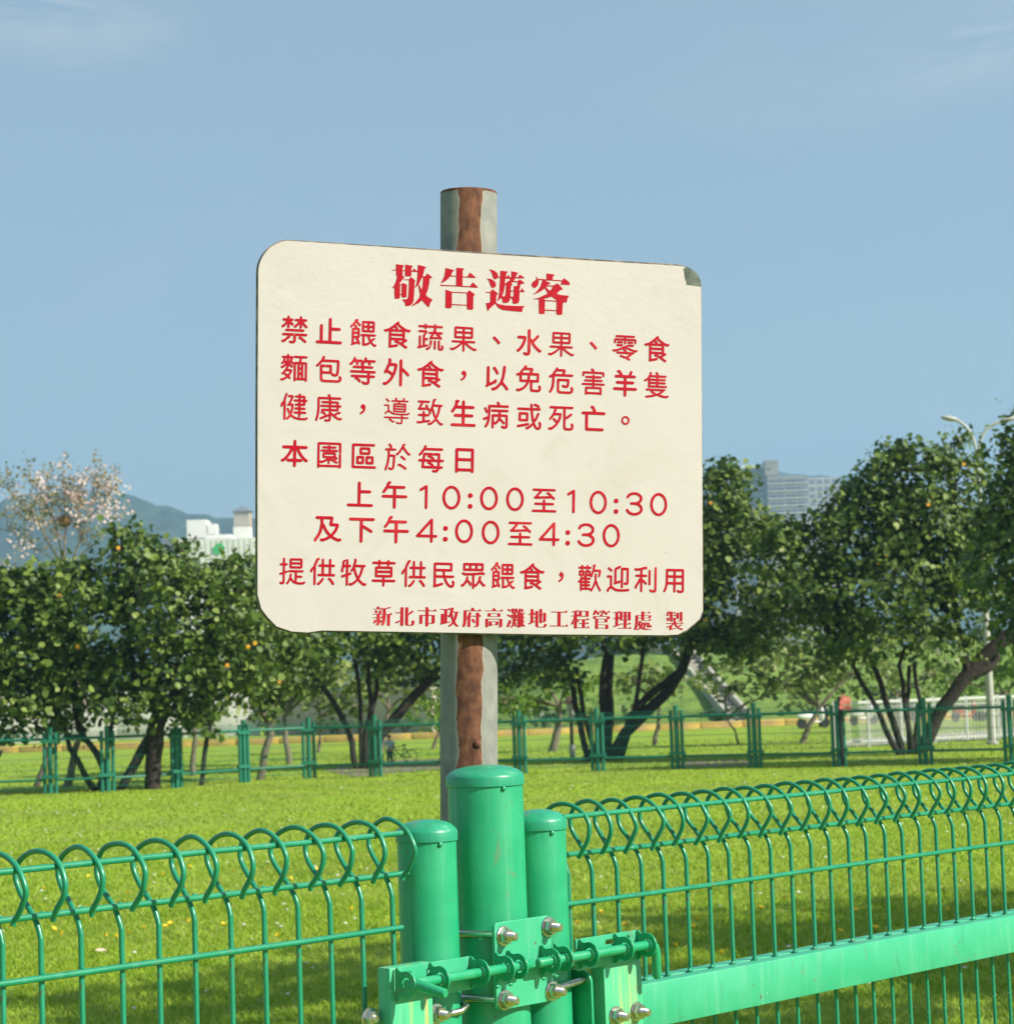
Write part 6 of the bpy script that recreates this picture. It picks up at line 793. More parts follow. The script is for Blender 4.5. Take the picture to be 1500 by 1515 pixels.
# ---------------------------------------------------------------- trees
M_bark_d = mat('shaded_dark_bark', (.022, .017, .013), rough=.9, noise=(14, (.050, .038, .028), .45, .7), bump=(26, .8, .02))  # bark colour deepened to carry the shade under the crowns
M_bark_l = mat('pale_bark', (.20, .165, .12), rough=.9, noise=(12, (.12, .10, .075), .45, .7), bump=(26, .8, .02))
M_leafA = leaf_mat('broad_dark_leaves', (.040, .080, .014), (.092, .155, .024), (.215, .285, .052), rough=.52, transl=.20, spec=.35)
M_leafB = leaf_mat('olive_leaves', (.075, .12, .022), (.13, .19, .035), (.22, .27, .06), rough=.5, transl=.35)
M_leafC = leaf_mat('bright_green_leaves', (.09, .17, .016), (.16, .27, .022), (.24, .36, .05), rough=.5, transl=.4)
M_leafD = leaf_mat('dark_distant_leaves', (.020, .045, .014), (.04, .08, .02), (.08, .13, .035), rough=.5, transl=.2)
M_orange = mat('orange_yellow_blossom', (.85, .42, .03), rough=.6)
LEAF = np.array([(0, -.5, 0), (.42, -.30, .05), (.46, .10, .08), (0, .60, -.06), (-.46, .10, .08), (-.42, -.30, .05), (0, 0, -.03)])
LF = np.array([0, 1, 6, 1, 2, 6, 2, 3, 6, 3, 4, 6, 4, 5, 6, 5, 0, 6])
def leaf_cloud(blobs, size, density, cl_r=.22, per=22, up=.45, fill=.55):
    """blobs: centre, (rx, ry, rz); leaves gathered in clusters, thicker towards the outside"""
    P = []; ND = []
    for (c, r) in blobs:
        vol = (r[0] * r[1] * r[2]) ** (1 / 3); ncl = max(2, int(density * (r[0] * r[1] + r[0] * r[2] + r[1] * r[2]) / 3 * 4))
        d = rng.normal(size=(ncl, 3)); d /= np.linalg.norm(d, axis=1)[:, None]; d[:, 2] = np.where(d[:, 2] < -.55, -d[:, 2], d[:, 2])
        rad = (fill + (1.06 - fill) * rng.random(ncl) ** .7)[:, None]
        cc = np.array(c) + d * rad * np.array(r)
        n = ncl * per
        pp = np.repeat(cc, per, 0) + rng.normal(size=(n, 3)) * cl_r * np.array([1, 1, .75])
        P.append(pp); ND.append(np.repeat(d, per, 0))
    P = np.concatenate(P); ND = np.concatenate(ND); n = len(P)
    nrm = ND * .55 + np.array([0, 0, up]) + rng.normal(size=(n, 3)) * .55; nrm /= np.linalg.norm(nrm, axis=1)[:, None]
    t = rng.normal(size=(n, 3)); t -= nrm * (t * nrm).sum(1)[:, None]; t /= np.linalg.norm(t, axis=1)[:, None]; t[:, 2] -= .25; t /= np.linalg.norm(t, axis=1)[:, None]
    b = np.cross(nrm, t); s = size * (.40 + 1.0 * rng.random(n))[:, None, None]
    V = P[:, None, :] + (b[:, None, :] * LEAF[None, :, 0:1] + t[:, None, :] * LEAF[None, :, 1:2] + nrm[:, None, :] * LEAF[None, :, 2:3]) * s
    F = (np.arange(n)[:, None] * 7 + LF[None, :]).reshape(-1)
    return V.reshape(-1, 3), F
def tree(name, label, base, Y, stems, blobs, leaf, bark, size=.115, density=15, group=None, cl_r=.175, per=26, fill=.55, blossoms=(), cat='tree', shadow_blobs=(), depth=1.0):
    """stems: [(pixel radius at start, at end, [(x, y[, dY])...])]; blobs: (x, y, rx, ry[, dY])"""
    root = empty(name, (base.x, base.y, 0)); tag(root, label, cat, group); k = Y / FPX
    tr = MB()
    for r0, r1, pts in stems:
        P = [at(q[0], q[1], Y + (q[2] if len(q) > 2 else 0)) for q in pts]
        if P[0].z < .25: P[0].z = -.05
        P = [P[0]] + [v for a, b_ in zip(P[:-1], P[1:]) for v in (a.lerp(b_, .5) + Vector((rnd.uniform(-.03, .03), rnd.uniform(-.05, .05), 0)), b_)]
        n = len(P); tr.tube([p - root.location for p in P], [(r0 + (r1 - r0) * i / (n - 1)) * k for i in range(n)], 9)
    tr.build('trunk', bark, root, smooth=60)
    B = []
    for q in blobs:
        c = at(q[0], q[1], Y + (q[4] if len(q) > 4 else 0)); rx, rz = q[2] * k, q[3] * k
        B.append(((c.x - root.location.x, c.y - root.location.y, c.z), (rx, max(.25, min(rx, 1.6) * depth), rz)))
    B += [((c[0] - root.location.x, c[1] - root.location.y, c[2]), r) for c, r in shadow_blobs]
    v, f = leaf_cloud(B, size, density, cl_r, per, fill=fill)
    obj_from_arrays('crown', v, f, 3, leaf, root)
    # limbs reaching into the crown
    lm = MB(); tops = [at(s[2][-1][0], s[2][-1][1], Y + (s[2][-1][2] if len(s[2][-1]) > 2 else 0)) - root.location for s in stems]
    for (c, r) in B:
        t0 = min(tops, key=lambda t: (t - Vector(c)).length); mid = t0.lerp(Vector(c), .5) + Vector((rnd.uniform(-.2, .2), rnd.uniform(-.2, .2), .15))
        lm.tube([t0, mid, Vector(c)], [.045, .035, .02], 6)
        for _ in range(3):
            e = Vector(c) + Vector((rnd.uniform(-.8, .8) * r[0], rnd.uniform(-.8, .8) * r[1], rnd.uniform(0, .85) * r[2])); lm.tube([Vector(c), Vector(c).lerp(e, .5) + Vector((0, 0, .06)), e], [.02, .013, .006], 5)
    lm.build('limbs', bark, root, smooth=60)
    if blossoms:
        bm_ = MB()
        for x, y in blossoms:
            p = at(x, y, Y - 1.0) - root.location; bm_.ball(p, (.024, .024, .022), 8, 5)
            for i in range(5):
                a = i * 1.256; bm_.ball(p + Vector((math.cos(a) * .024, -.015, math.sin(a) * .024)), (.017, .012, .017), 6, 4)
        tag(bm_.build('blossoms', M_orange, root, smooth=60), kind='stuff')
    return root
G_T = 'dense broad-leaved trees behind the far fence'
g = on_ground
tree('broadleaf_tree', 'dark leafy tree at the far left with thin forked stems behind the green fence', g(140, 1171), 39.9,
     [(5, 3.5, [(143, 1172), (122, 1140), (103, 1108), (90, 1060)]), (6, 4, [(148, 1172), (154, 1140), (143, 1115), (125, 1092), (110, 1050)]), (4, 3, [(153, 1171), (157, 1130), (162, 1095), (170, 1040)])],
     [(30, 950, 95, 85), (120, 925, 95, 75), (50, 1040, 75, 52), (140, 1015, 85, 62), (-60, 930, 80, 110), (95, 870, 65, 35), (15, 880, 60, 40), (-30, 1040, 70, 60), (90, 1080, 30, 14), (20, 1088, 30, 14)],
     M_leafA, M_bark_d, blossoms=[(88, 882), (115, 957)], group=G_T)
tree('broadleaf_tree', 'dark leafy tree with one thick black trunk and one leaning brown trunk', g(225, 1169), 39.6,
     [(12, 13, [(225, 1171), (227, 1120), (230, 1078), (240, 1030)]), (7, 8, [(177, 1173), (200, 1130), (222, 1090), (235, 1050)]), (5, 4, [(232, 1060), (200, 1000), (190, 930)]), (6, 4, [(238, 1050), (290, 990), (320, 930)])],
     [(245, 895, 95, 70), (205, 845, 50, 32), (325, 900, 85, 58), (265, 985, 100, 62), (345, 975, 65, 60), (180, 812, 14, 22), (170, 790, 8, 14), (225, 825, 18, 16), (262, 808, 8, 18), (350, 842, 34, 14), (285, 840, 20, 12), (215, 1055, 70, 26), (300, 1062, 45, 18), (205, 790, 8, 10)],
     M_leafA, M_bark_d, blossoms=[(175, 811), (367, 957), (377, 952), (336, 985)], group=G_T)
tree('broadleaf_tree', 'slim dark tree with a forked thin stem, between the thick trunk and the sign', g(297, 1163), 40.6,
     [(4, 3, [(297, 1165), (302, 1120), (311, 1075), (303, 1045), (285, 1000)]), (3, 2, [(311, 1075), (326, 1052), (345, 1010)])],
     [(310, 1035, 38, 18), (395, 910, 60, 60), (350, 1020, 35, 30)], M_leafA, M_bark_d, group=G_T)
tree('broadleaf_tree', 'slender grey-stemmed tree curving upwards left of the sign pole', g(385, 1153), 42.5,
     [(6, 4.5, [(383, 1156), (391, 1115), (401, 1085), (393, 1062), (375, 1035)]), (4, 3, [(401, 1085), (407, 1055), (420, 1020)])],
     [(400, 1000, 60, 48), (425, 955, 75, 55), (395, 1048, 28, 18)], M_leafA, M_bark_l, blossoms=[(413, 1009), (380, 975)], group=G_T)
tree('broadleaf_tree', 'many-stemmed dark tree with a low limb reaching right towards the sign pole', g(538, 1138), 46.8,
     [(5, 4, [(528, 1136), (521, 1100), (505, 1060), (480, 1020), (455, 990)]), (4, 3, [(535, 1136), (534, 1090), (533, 1040), (527, 985)]), (5, 3, [(540, 1138), (540, 1090), (549, 1040), (545, 980)]), (4, 3, [(548, 1135), (548, 1060), (558, 1020), (556, 970)]),
      (9, 6, [(548, 1136), (560, 1090), (585, 1062), (603, 1040), (628, 1014), (655, 995)])],
     [(500, 935, 110, 62), (610, 955, 85, 55), (520, 850, 150, 90), (640, 1000, 36, 26), (650, 850, 110, 80), (460, 975, 45, 30), (560, 985, 40, 24)], M_leafA, M_bark_d, group=G_T)
tree('broadleaf_tree', 'big dark tree in the middle, thick limbs leaning right', g(895, 1124), 46.9,
     [(5, 4, [(872, 1126), (858, 1070), (848, 1020), (838, 985)]), (4, 3, [(880, 1126), (870, 1080), (860, 1030), (852, 990)]), (8, 6, [(893, 1126), (893, 1080), (892, 1030), (898, 970)]), (5, 4, [(900, 1126), (904, 1070), (902, 1020), (905, 970)]),
      (9, 7, [(900, 1124), (925, 1085), (960, 1050), (990, 1022), (1010, 990), (1025, 950)]), (6, 5, [(915, 1110), (932, 1060), (958, 1030), (985, 1010), (1010, 990)]), (4, 3, [(912, 1118), (940, 1045), (952, 960)]), (15, 9, [(872, 1132), (880, 1118), (885, 1105)])],
     [(780, 955, 70, 45), (880, 930, 120, 60), (1000, 930, 90, 50), (930, 830, 160, 90), (1085, 850, 85, 110), (1130, 935, 75, 36), (1078, 740, 52, 50), (1075, 708, 26, 20), (800, 1000, 55, 22), (1095, 810, 50, 50), (1160, 890, 55, 50), (760, 850, 110, 90), (1062, 965, 70, 18)],
     M_leafA, M_bark_d, blossoms=[(1042, 918), (1051, 744), (1148, 805)], group=G_T)
tree('broadleaf_tree', 'dark tree at the right with fanned thin stems and a thick leaning trunk', g(1345, 1117), 43.8,
     [(5, 3, [(1333, 1117), (1310, 1080), (1287, 1030), (1262, 985)]), (6, 4, [(1338, 1117), (1322, 1070), (1308, 1030), (1292, 985)]), (4, 3, [(1345, 1115), (1338, 1040), (1330, 985)]), (4, 3, [(1350, 1112), (1342, 1060), (1345, 1020), (1345, 985)]),
      (4, 3, [(1350, 1112), (1362, 1040), (1352, 980)]), (10, 11, [(1356, 1118), (1378, 1080), (1393, 1048), (1418, 1015), (1440, 990), (1462, 965), (1500, 935)]), (7, 5, [(1432, 1000), (1425, 960), (1415, 920)]), (7, 5, [(1440, 1000), (1468, 985), (1475, 972), (1472, 950)])],
     [(1340, 880, 140, 85), (1265, 805, 75, 62), (1300, 715, 42, 40), (1322, 672, 24, 20), (1350, 690, 44, 32), (1410, 720, 56, 50), (1412, 660, 16, 18), (1205, 792, 40, 34), (1150, 822, 42, 44), (1175, 800, 22, 26), (1205, 870, 60, 50), (1330, 950, 120, 38), (1230, 935, 60, 42), (1440, 850, 80, 100), (1252, 745, 22, 24), (1370, 780, 80, 70), (1290, 762, 60, 50)],
     M_leafA, M_bark_d, blossoms=[(1311, 822), (1299, 833), (1448, 759), (1373, 747), (1425, 687), (1487, 715)], group=G_T)
tree('broadleaf_tree', 'very dark tree cut off by the right edge of the picture', g(1600, 1128), 38.4,
     [(14, 10, [(1600, 1130), (1605, 1060), (1590, 980), (1570, 900)]), (8, 5, [(1595, 1000), (1640, 940), (1680, 880)])],
     [(1510, 650, 36, 40), (1500, 700, 34, 45), (1488, 770, 40, 60), (1480, 850, 45, 70), (1540, 720, 45, 60), (1600, 760, 120, 150), (1530, 830, 55, 80), (1680, 800, 130, 150), (1620, 930, 120, 70), (1500, 925, 38, 34)], M_leafA, M_bark_d, group=G_T)
# the tree to the right, outside the picture, that shades the near lawn
tree('broadleaf_tree', 'leafy tree standing on the lawn beyond the right edge', Vector((6.4, 9.4, 0)), 9.4, [(42, 34, [(2960, 1900), (2950, 1500), (2900, 900)]), (22, 14, [(2930, 1000), (2600, 400)]), (22, 14, [(2930, 1000), (3200, 300)])], [],
     M_leafA, M_bark_d, shadow_blobs=[((4.9, 8.6, 4.5), (1.5, 1.5, .9)), ((6.5, 9.2, 4.9), (1.7, 1.7, 1.1)), ((8.0, 10.2, 4.4), (1.6, 1.5, .9)), ((6.6, 7.6, 4.2), (1.4, 1.2, .8)), ((7.0, 11.4, 4.3), (1.7, 1.3, .9)), ((9.3, 11.6, 4.6), (1.6, 1.4, .9)), ((8.8, 8.6, 4.7), (1.4, 1.3, .9))], size=.15, density=4.5)

# thinner, lighter trees farther back
G_B = 'light-barked trees on the grass behind'
def small(label, bx, by, Y, lean, top, blobs, leaf=M_leafB, bark=M_bark_l, r=5, size=.16, dens=4, **k):
    tx, ty = top
    tree('young_tree', label, on_ground(bx, by), Y, [(r, r * .6, [(bx, by), ((bx + tx) / 2 + lean, (by + ty) / 2), (tx, ty)])], blobs, leaf, bark, size=size, density=dens, group=G_B, per=16, fill=.2, **k)
small('slanting pale trunk at the far left edge behind the fence', 52, 1160, 43, 2, (78, 1095), [(70, 1000, 70, 60)], M_leafA)
small('pale leaning trunk between the far left post and the forked stems', 97, 1167, 42, 0, (118, 1090), [(110, 1000, 70, 60)], M_leafA, r=7)
small('short straight pale trunk right of the thick black trunk', 286, 1147, 46, 0, (287, 1080), [(285, 1010, 60, 50)], M_leafA, r=5)
small('thin pale trunk halfway between two green fence posts, left of the pole', 428, 1127, 52, -2, (420, 1062), [(425, 1010, 65, 42), (475, 1020, 50, 35), (455, 985, 60, 35)], dens=7)
small('olive tree standing behind the person on the path', 560, 1122, 55, 3, (575, 1050), [(560, 1020, 60, 35), (595, 990, 55, 40), (620, 1035, 40, 26)], r=4)
small('light green tree close to the right side of the sign pole', 640, 1105, 62, 2, (650, 1075), [(645, 1055, 42, 26), (690, 1050, 60, 28)], M_leafC, r=3)
small('young tree with a pale trunk beside the black garden lamp', 816, 1113, 55, 3, (828, 1045), [(765, 1052, 50, 24), (810, 1020, 55, 28), (745, 1035, 50, 26), (850, 1010, 50, 20)], M_leafC, r=7)
small('small tree with a short pale trunk behind the middle of the fence', 968, 1103, 58, 2, (975, 1050), [(985, 1020, 70, 26), (940, 1010, 60, 30)], r=4)
small('bent young tree with an olive crown right of the white stairs', 1186, 1099, 55, -2, (1212, 1048), [(1150, 1005, 60, 30), (1210, 1005, 75, 38), (1090, 995, 50, 20), (1260, 1000, 60, 30), (1180, 970, 80, 30)], r=5)
small('slender young tree with few leaves left of the white stairs', 1094, 1100, 56, 3, (1075, 1062), [(1085, 1020, 32, 18), (1120, 1035, 30, 18)], r=2)
small('bright green tree behind the white lamp post at the right', 1480, 1085, 66, 0, (1484, 1030), [(1470, 1000, 60, 36), (1525, 985, 60, 44), (1400, 1010, 55, 22)], M_leafC, r=4)
small('olive bushy tree seen between the fan stems at the right', 1330, 1090, 64, 0, (1325, 1030), [(1320, 1005, 70, 32), (1385, 1000, 50, 28)], r=4)

small('olive tree in front of the beige wall, left of the many-stemmed tree', 470, 1112, 62, 2, (474, 1062), [(455, 1045, 45, 20), (500, 1050, 45, 18), (540, 1045, 40, 18), (490, 1015, 70, 26)], r=3)
# blossom tree with a nest, far left
M_pink = leaf_mat('pink_petals', (.60, .42, .40), (.72, .54, .52), (.82, .70, .66), rough=.7, transl=.3)
M_twigleaf = leaf_mat('sparse_twig_leaves', (.12, .15, .04), (.22, .22, .09), (.36, .28, .16), rough=.6, transl=.3)
M_nest = mat('nest_twigs', (.13, .075, .03), rough=1, noise=(40, (.24, .15, .05), .4, .6), bump=(60, 1, .03))
YB = 60.0; bb = on_ground(95, 1096); br = empty('blossom_tree', (bb.x, YB, 0)); tag(br, 'thin bare-branched tree with pale pink blossom and a brown nest at the far left', 'tree')
tr = MB(); tips = []
bl = br.location
def P(x, y, d=0): return at(x, y, YB + d) - bl
kb = YB / FPX
main = [(5, 3.6, [(97, 1092), (96, 950), (94, 838)]), (3.4, 1.0, [(94, 840), (70, 800), (52, 765), (30, 742), (10, 722)]), (3.0, 1.0, [(93, 840), (88, 800), (80, 768), (60, 735), (45, 712)]), (3.2, 1.2, [(94, 840), (96, 800), (98, 770), (95, 735), (92, 712)]),
        (3.2, 1.0, [(104, 838), (118, 800), (128, 770), (140, 735), (156, 705)]), (2.8, 1, [(108, 832), (130, 812), (150, 800)]), (2.5, .8, [(60, 780), (70, 750), (75, 720)]), (2.5, .8, [(128, 770), (150, 745), (166, 722)]), (2.2, .8, [(118, 800), (116, 760), (120, 725)]), (2, .8, [(52, 800), (30, 790), (10, 785)]), (2.2, .8, [(94, 838), (60, 815), (28, 806)])]
for r0, r1, pts in main:
    Q = [P(x, y, rnd.uniform(-.6, .6) if i else 0) for i, (x, y) in enumerate(pts)]; n = len(Q)
    tr.tube(Q, [(r0 + (r1 - r0) * i / (n - 1)) * kb * .55 for i in range(n)], 6)
    if y < 1000:
        for q0, q1 in zip(Q[1:-1] or Q, Q[2:] or Q):
            for _ in range(5):
                s = q0.lerp(q1, rnd.random()); e = s + Vector((rnd.uniform(-.45, .45), rnd.uniform(-.4, .4), rnd.uniform(.1, .75))); tr.tube([s, s.lerp(e, .5) + Vector((rnd.uniform(-.05, .05), 0, 0)), e], [.012, .009, .004], 4); tips += [e, s.lerp(e, .6)]
tr.build('trunk', M_bark_l, br, smooth=60)
def puffs(cen, size, n, spread, material, name):
    c = np.array([list(x) for x in cen]); idx = rng.integers(0, len(c), n); Pp = c[idx] + rng.normal(size=(n, 3)) * spread
    nr = rng.normal(size=(n, 3)); nr /= np.linalg.norm(nr, axis=1)[:, None]; t = rng.normal(size=(n, 3)); t -= nr * (t * nr).sum(1)[:, None]; t /= np.linalg.norm(t, axis=1)[:, None]; b = np.cross(nr, t)
    s = size * (.6 + .8 * rng.random(n))[:, None, None]
    V = Pp[:, None, :] + (b[:, None, :] * LEAF[None, :, 0:1] + t[:, None, :] * LEAF[None, :, 1:2] + nr[:, None, :] * LEAF[None, :, 2:3]) * s
    return obj_from_arrays(name, V.reshape(-1, 3), (np.arange(n)[:, None] * 7 + LF[None]).reshape(-1), 3, material, br)
pk = [P(x + rnd.uniform(-12, 12), y + rnd.uniform(-9, 9), rnd.uniform(-.5, .5)) for x, y in [(110, 735), (105, 720), (120, 745), (100, 750), (112, 760), (140, 722), (158, 722), (165, 745), (135, 760), (128, 735), (70, 735), (60, 750), (42, 806), (25, 805), (72, 808), (88, 727), (75, 760), (150, 760), (5, 845), (-8, 835), (8, 860), (118, 718), (108, 742)]]
pk += [P(x + rnd.uniform(-14, 14), y + rnd.uniform(-10, 10), rnd.uniform(-.6, .6)) for x, y in [(30, 735), (45, 725), (20, 750), (55, 770), (150, 705), (162, 728), (175, 755), (130, 710), (90, 700), (70, 712), (140, 745), (112, 772)]]
puffs(pk, .075, 1500, .17, M_pink, 'blossoms')
puffs(tips, .07, 1500, .10, M_twigleaf, 'leaves')
nb = MB(); nb.ball((0, 0, 0), (.20, .18, .17), 12, 8)
for _ in range(60):
    a = rnd.uniform(0, 6.3); e = rnd.uniform(-1, 1); q = Vector((math.cos(a) * .2, math.sin(a) * .18, e * .14)); nb.tube([q, q + Vector((rnd.uniform(-.15, .15), rnd.uniform(-.1, .1), rnd.uniform(-.08, .08)))], .006, 4)
nn = nb.build('bird_nest', M_nest); nn.location = at(95, 771, YB); tag(nn, 'round brown twig nest in the fork of the pink blossom tree', 'nest')

# ---------------------------------------------------------------- flood wall, yellow kerb, levee, stairs
M_yk = mat('yellow_kerb_paint', (.60, .40, .09), rough=.8, noise=(1.6, (.46, .30, .12), .45, .7))
M_white = mat('white_painted_wall', (.66, .64, .60), rough=.85, noise=(1.2, (.52, .50, .46), .5, .75))
M_beige = mat('beige_rendered_wall', (.44, .38, .30), rough=.9, noise=(1.5, (.30, .26, .20), .45, .7))
KL, KM, KR = on_ground(-160, 1120), on_ground(650, 1093), on_ground(1650, 1055)
kb_ = empty('kerb', KM); tag(kb_, kind='structure')
def kerb_run(A, B, seg=1.55):
    d = (B - A); n = int(d.length / seg) + 1; u = d.normalized(); ang = math.atan2(u.y, u.x); o0 = None
    for i in range(n):
        if o0 is None: o0 = MB().bbox((.012, -.12, -.02), (seg - .012, .12, .23), .02).build('kerb_stone', M_yk, kb_, smooth=30); o = o0
        else: o = link_mesh('kerb_stone', o0.data, kb_)
        o.location = A + u * seg * i - kb_.location + Vector((0, 0, rnd.uniform(-.012, .012))); o.rotation_euler = (0, 0, ang)
kerb_run(KL, KM); kerb_run(KM, KR)
def wall_run(name, label, A, B, h, material, panel=3.0, cat='wall'):
    d = (B - A); n = max(1, int(d.length / panel)); u = d.normalized(); L_ = d.length / n
    r = empty(name, A, math.atan2(u.y, u.x)); tag(r, label, cat); o0 = None
    for i in range(n):
        if o0 is None: o0 = MB().bbox((.01, -.12, -.05), (L_ - .01, .12, h), .015).build('wall_panel', material, r, smooth=30); o = o0
        else: o = link_mesh('wall_panel', o0.data, r)
        o.location = (L_ * i, 0, 0)
    MB().bbox((0, -.17, h + .002), (L_ * n, .17, h + .10), .02).build('coping', material, r, smooth=30)
    return r
wall_run('flood_wall', 'long white wall behind the yellow kerb at the left', on_ground(-160, 1108) + Vector((0, 2.5, 0)), on_ground(375, 1090) + Vector((0, 2.5, 0)), 2.05, M_white)
wall_run('garden_wall', 'low beige wall half hidden by trunks behind the yellow kerb', on_ground(375, 1090) + Vector((.3, 2.6, 0)), on_ground(640, 1086) + Vector((0, 2.6, 0)), 1.75, M_beige, 1.4)
M_grassbank = mat('grass_bank', (.15, .235, .035), rough=.95, noise=(1.1, (.085, .16, .02), .42, .66), bump=(5, .8, .1))
bank = sheet_grid('levee', -3.5, 60, 86.5, 120, 60, 30, lambda x, y: max(0, min(1, (y - 87.5) / 9)) * (2.9 if x > 3 else 2.9 * max(0, min(1, (x + 3.5) / 6))) + .12 * math.sin(x * .9) * math.sin(y * .7) * (y > 88) - .02, M_grassbank)
tag(bank, kind='structure')
# rows of shrubs on and in front of the bank, each a thing
def shrub(label, x, y, Y, rx, ry, leaf, grp='shrubs along the foot of the grass bank'):
    c = at(x, y, Y); k = Y / FPX; r = empty('shrub', (c.x, c.y, max(0.0, c.z - ry * k))); tag(r, label, 'shrub', grp)
    v, f = leaf_cloud([((0, 0, c.z - r.location.z), (rx * k, rx * k * .8, ry * k))], .20, 3.2, .22, 16, fill=.3); obj_from_arrays('foliage', v, f, 3, leaf, r)
    m = MB()
    for _ in range(5): m.tube([(rnd.uniform(-.1, .1), 0, -.05), (rnd.uniform(-.6, .6) * rx * k, rnd.uniform(-.3, .3), ry * k)], [.03, .01], 5)
    m.build('stems', M_bark_d, r)
S_L = [('round dark bush behind the olive trunks, left of the pole', 500, 1070, 79, 36, 14, M_leafD), ('grey-green bush in front of the beige wall', 395, 1070, 79, 26, 16, M_leafB), ('olive bush behind the person on the path', 600, 1068, 79, 36, 14, M_leafB),
       ('bright bush just right of the sign pole, low on the bank', 700, 1070, 84, 44, 10, M_leafC), ('dark bush on the bank left of the lamp', 790, 1058, 86, 40, 12, M_leafD), ('light bush on the bank right of the lamp', 870, 1048, 88, 45, 14, M_leafC),
       ('olive bush on the bank below the leaning limbs', 960, 1046, 88, 45, 13, M_leafB), ('bush at the foot of the white stairs', 1060, 1058, 85, 34, 8, M_leafD), ('bushy mass above the left end of the white rail fence', 1200, 1040, 86, 55, 14, M_leafB),
       ('dark bush behind the white rail fence', 1310, 1030, 86, 50, 14, M_leafD), ('bright bush behind the thick leaning trunk', 1400, 1022, 86, 45, 16, M_leafC), ('large bush at the right edge on the bank', 1490, 1010, 86, 55, 20, M_leafC)]
for s in S_L: shrub(*s)
# a belt of woodland far behind, one mass
bel = []
for i in range(46):
    x = -60 + i * 3.4 + rnd.uniform(-1, 1); bel.append(((x, 135 + rnd.uniform(-5, 5), rnd.uniform(1.4, 2.4)), (rnd.uniform(2.5, 4), 3, rnd.uniform(2.0, 3.3))))
v, f = leaf_cloud(bel, .55, .55, .6, 16, fill=.2); o = obj_from_arrays('far_wood', v, f, 3, M_leafD); tag(o, 'dim belt of trees far behind the wall and the bank', 'wood', kind='stuff')
# stairs down the bank
st_ = empty('stairs', at(1092, 1050, 87.6)); tag(st_, 'pale concrete stairs with side walls running down the grass bank', 'stairs')
A = Vector((at(1096, 1050, 87.0).x, 87.2, .0)); B = Vector((at(1012, 1006, 96.5).x, 96.5, 2.9)); n = 16; st_.location = A
me0 = None
for i in range(n):
    p = A.lerp(B, (i + .5) / n) - A
    if me0 is None: o = MB().bbox((-.32, -.36, -.30), (.32, .36, .02), .01).build('step', M_conc, st_, smooth=30); me0 = o.data
    else: o = link_mesh('step', me0, st_)
    o.location = p; 
for sx in (-.42, .42):
    w = MB(); a = Vector((sx, -.3, 0)); b_ = B - A + Vector((sx, .3, 0)); q = []
    for pnt, zz in ((a, -.2), (b_, -.2), (b_, .30), (a, .30)): q.append(pnt + Vector((0, 0, zz)))
    vs = [v + Vector((-.08, 0, 0)) for v in q] + [v + Vector((.08, 0, 0)) for v in q]
    w.add(vs, [(0, 3, 2, 1), (4, 5, 6, 7), (0, 1, 5, 4), (1, 2, 6, 5), (2, 3, 7, 6), (3, 0, 4, 7)]).build('side_wall', M_conc, st_)

# ---------------------------------------------------------------- garden lamp, street lamp, white rail fence, red sign
M_black = mat('black_lamp_paint', (.012, .012, .013), rough=.4); M_lampglass = mat('milky_lamp_glass', (.66, .66, .62), rough=.3); M_copper = mat('brown_lamp_hood', (.34, .20, .13), rough=.6)
M_wpost = mat('white_pole_paint', (.42, .42, .39), rough=.6, noise=(3, (.33, .32, .29), .5, .8))
p = on_ground(847, 1121); lp = empty('garden_lamp', p); tag(lp, 'black garden lamp with milky lantern and brown hood, white band on its foot', 'lamp'); k = p.y / FPX
hgt = (1121 - 1031) * k
MB().lathe([(.06, 0), (.05, .05), (.042, .3), (.040, hgt * .62)], 14).build('pole', M_black, lp, smooth=40)
MB().lathe([(.066, .045), (.066, .30)], 14).build('white_band', M_wpost, lp, smooth=40)
MB().lathe([(.05, hgt * .62), (.075, hgt * .64), (.06, hgt * .68)], 14).build('collar', M_copper, lp, smooth=40)
MB().lathe([(.07, hgt * .685), (.105, hgt * .86), (.10, hgt * .88)], 14).build('lantern', M_lampglass, lp, smooth=40)
MB().lathe([(.19, hgt * .882), (.18, hgt * .90), (.07, hgt * .99), (.01, hgt)], 16).build('hood', M_copper, lp, smooth=30)

SLY = 53.0; b0 = on_ground(1468, 1101); sl = empty('street_lamp', b0); tag(sl, 'tall white street lamp with two curved arms behind the right-hand trees', 'street lamp'); SLY = b0.y
tp = at(1450, 678, SLY); tp.x = b0.x
MB().lathe([(.14, 0), (.14, .05), (.095, .06), (.065, tp.z * .7), (.045, tp.z)], 20).build('pole', M_wpost, sl, smooth=40)
def SP_(x, y): q = at(x, y, SLY) - b0; return q
off = (tp - b0).x - SP_(1450, 678).x
armL = [SP_(x, y) + Vector((off, 0, 0)) for x, y in [(1450, 680), (1447, 658), (1440, 640), (1430, 628), (1418, 620)]]
armR = [SP_(x, y) + Vector((off, 0, 0)) for x, y in [(1450, 680), (1453, 655), (1460, 638), (1472, 628), (1486, 622)]]
for arm, sgn in ((armL, -1), (armR, 1)):
    a_ = MB().tube(smooth_path([tuple(v) for v in arm], 2), .034, 10).build('arm', M_wpost, sl, smooth=60)
    e = arm[-1]; M = Matrix.Translation(e + Vector((sgn * .14, 0, .02))) @ Matrix.Rotation(-sgn * .20, 4, 'Y')
    hd = MB().ball((0, 0, 0), (.20, .11, .06), 14, 8); hd.v = [tuple(M @ Vector(q)) for q in hd.v]; h = hd.build('lamp_head', M_wpost, a_, smooth=60)
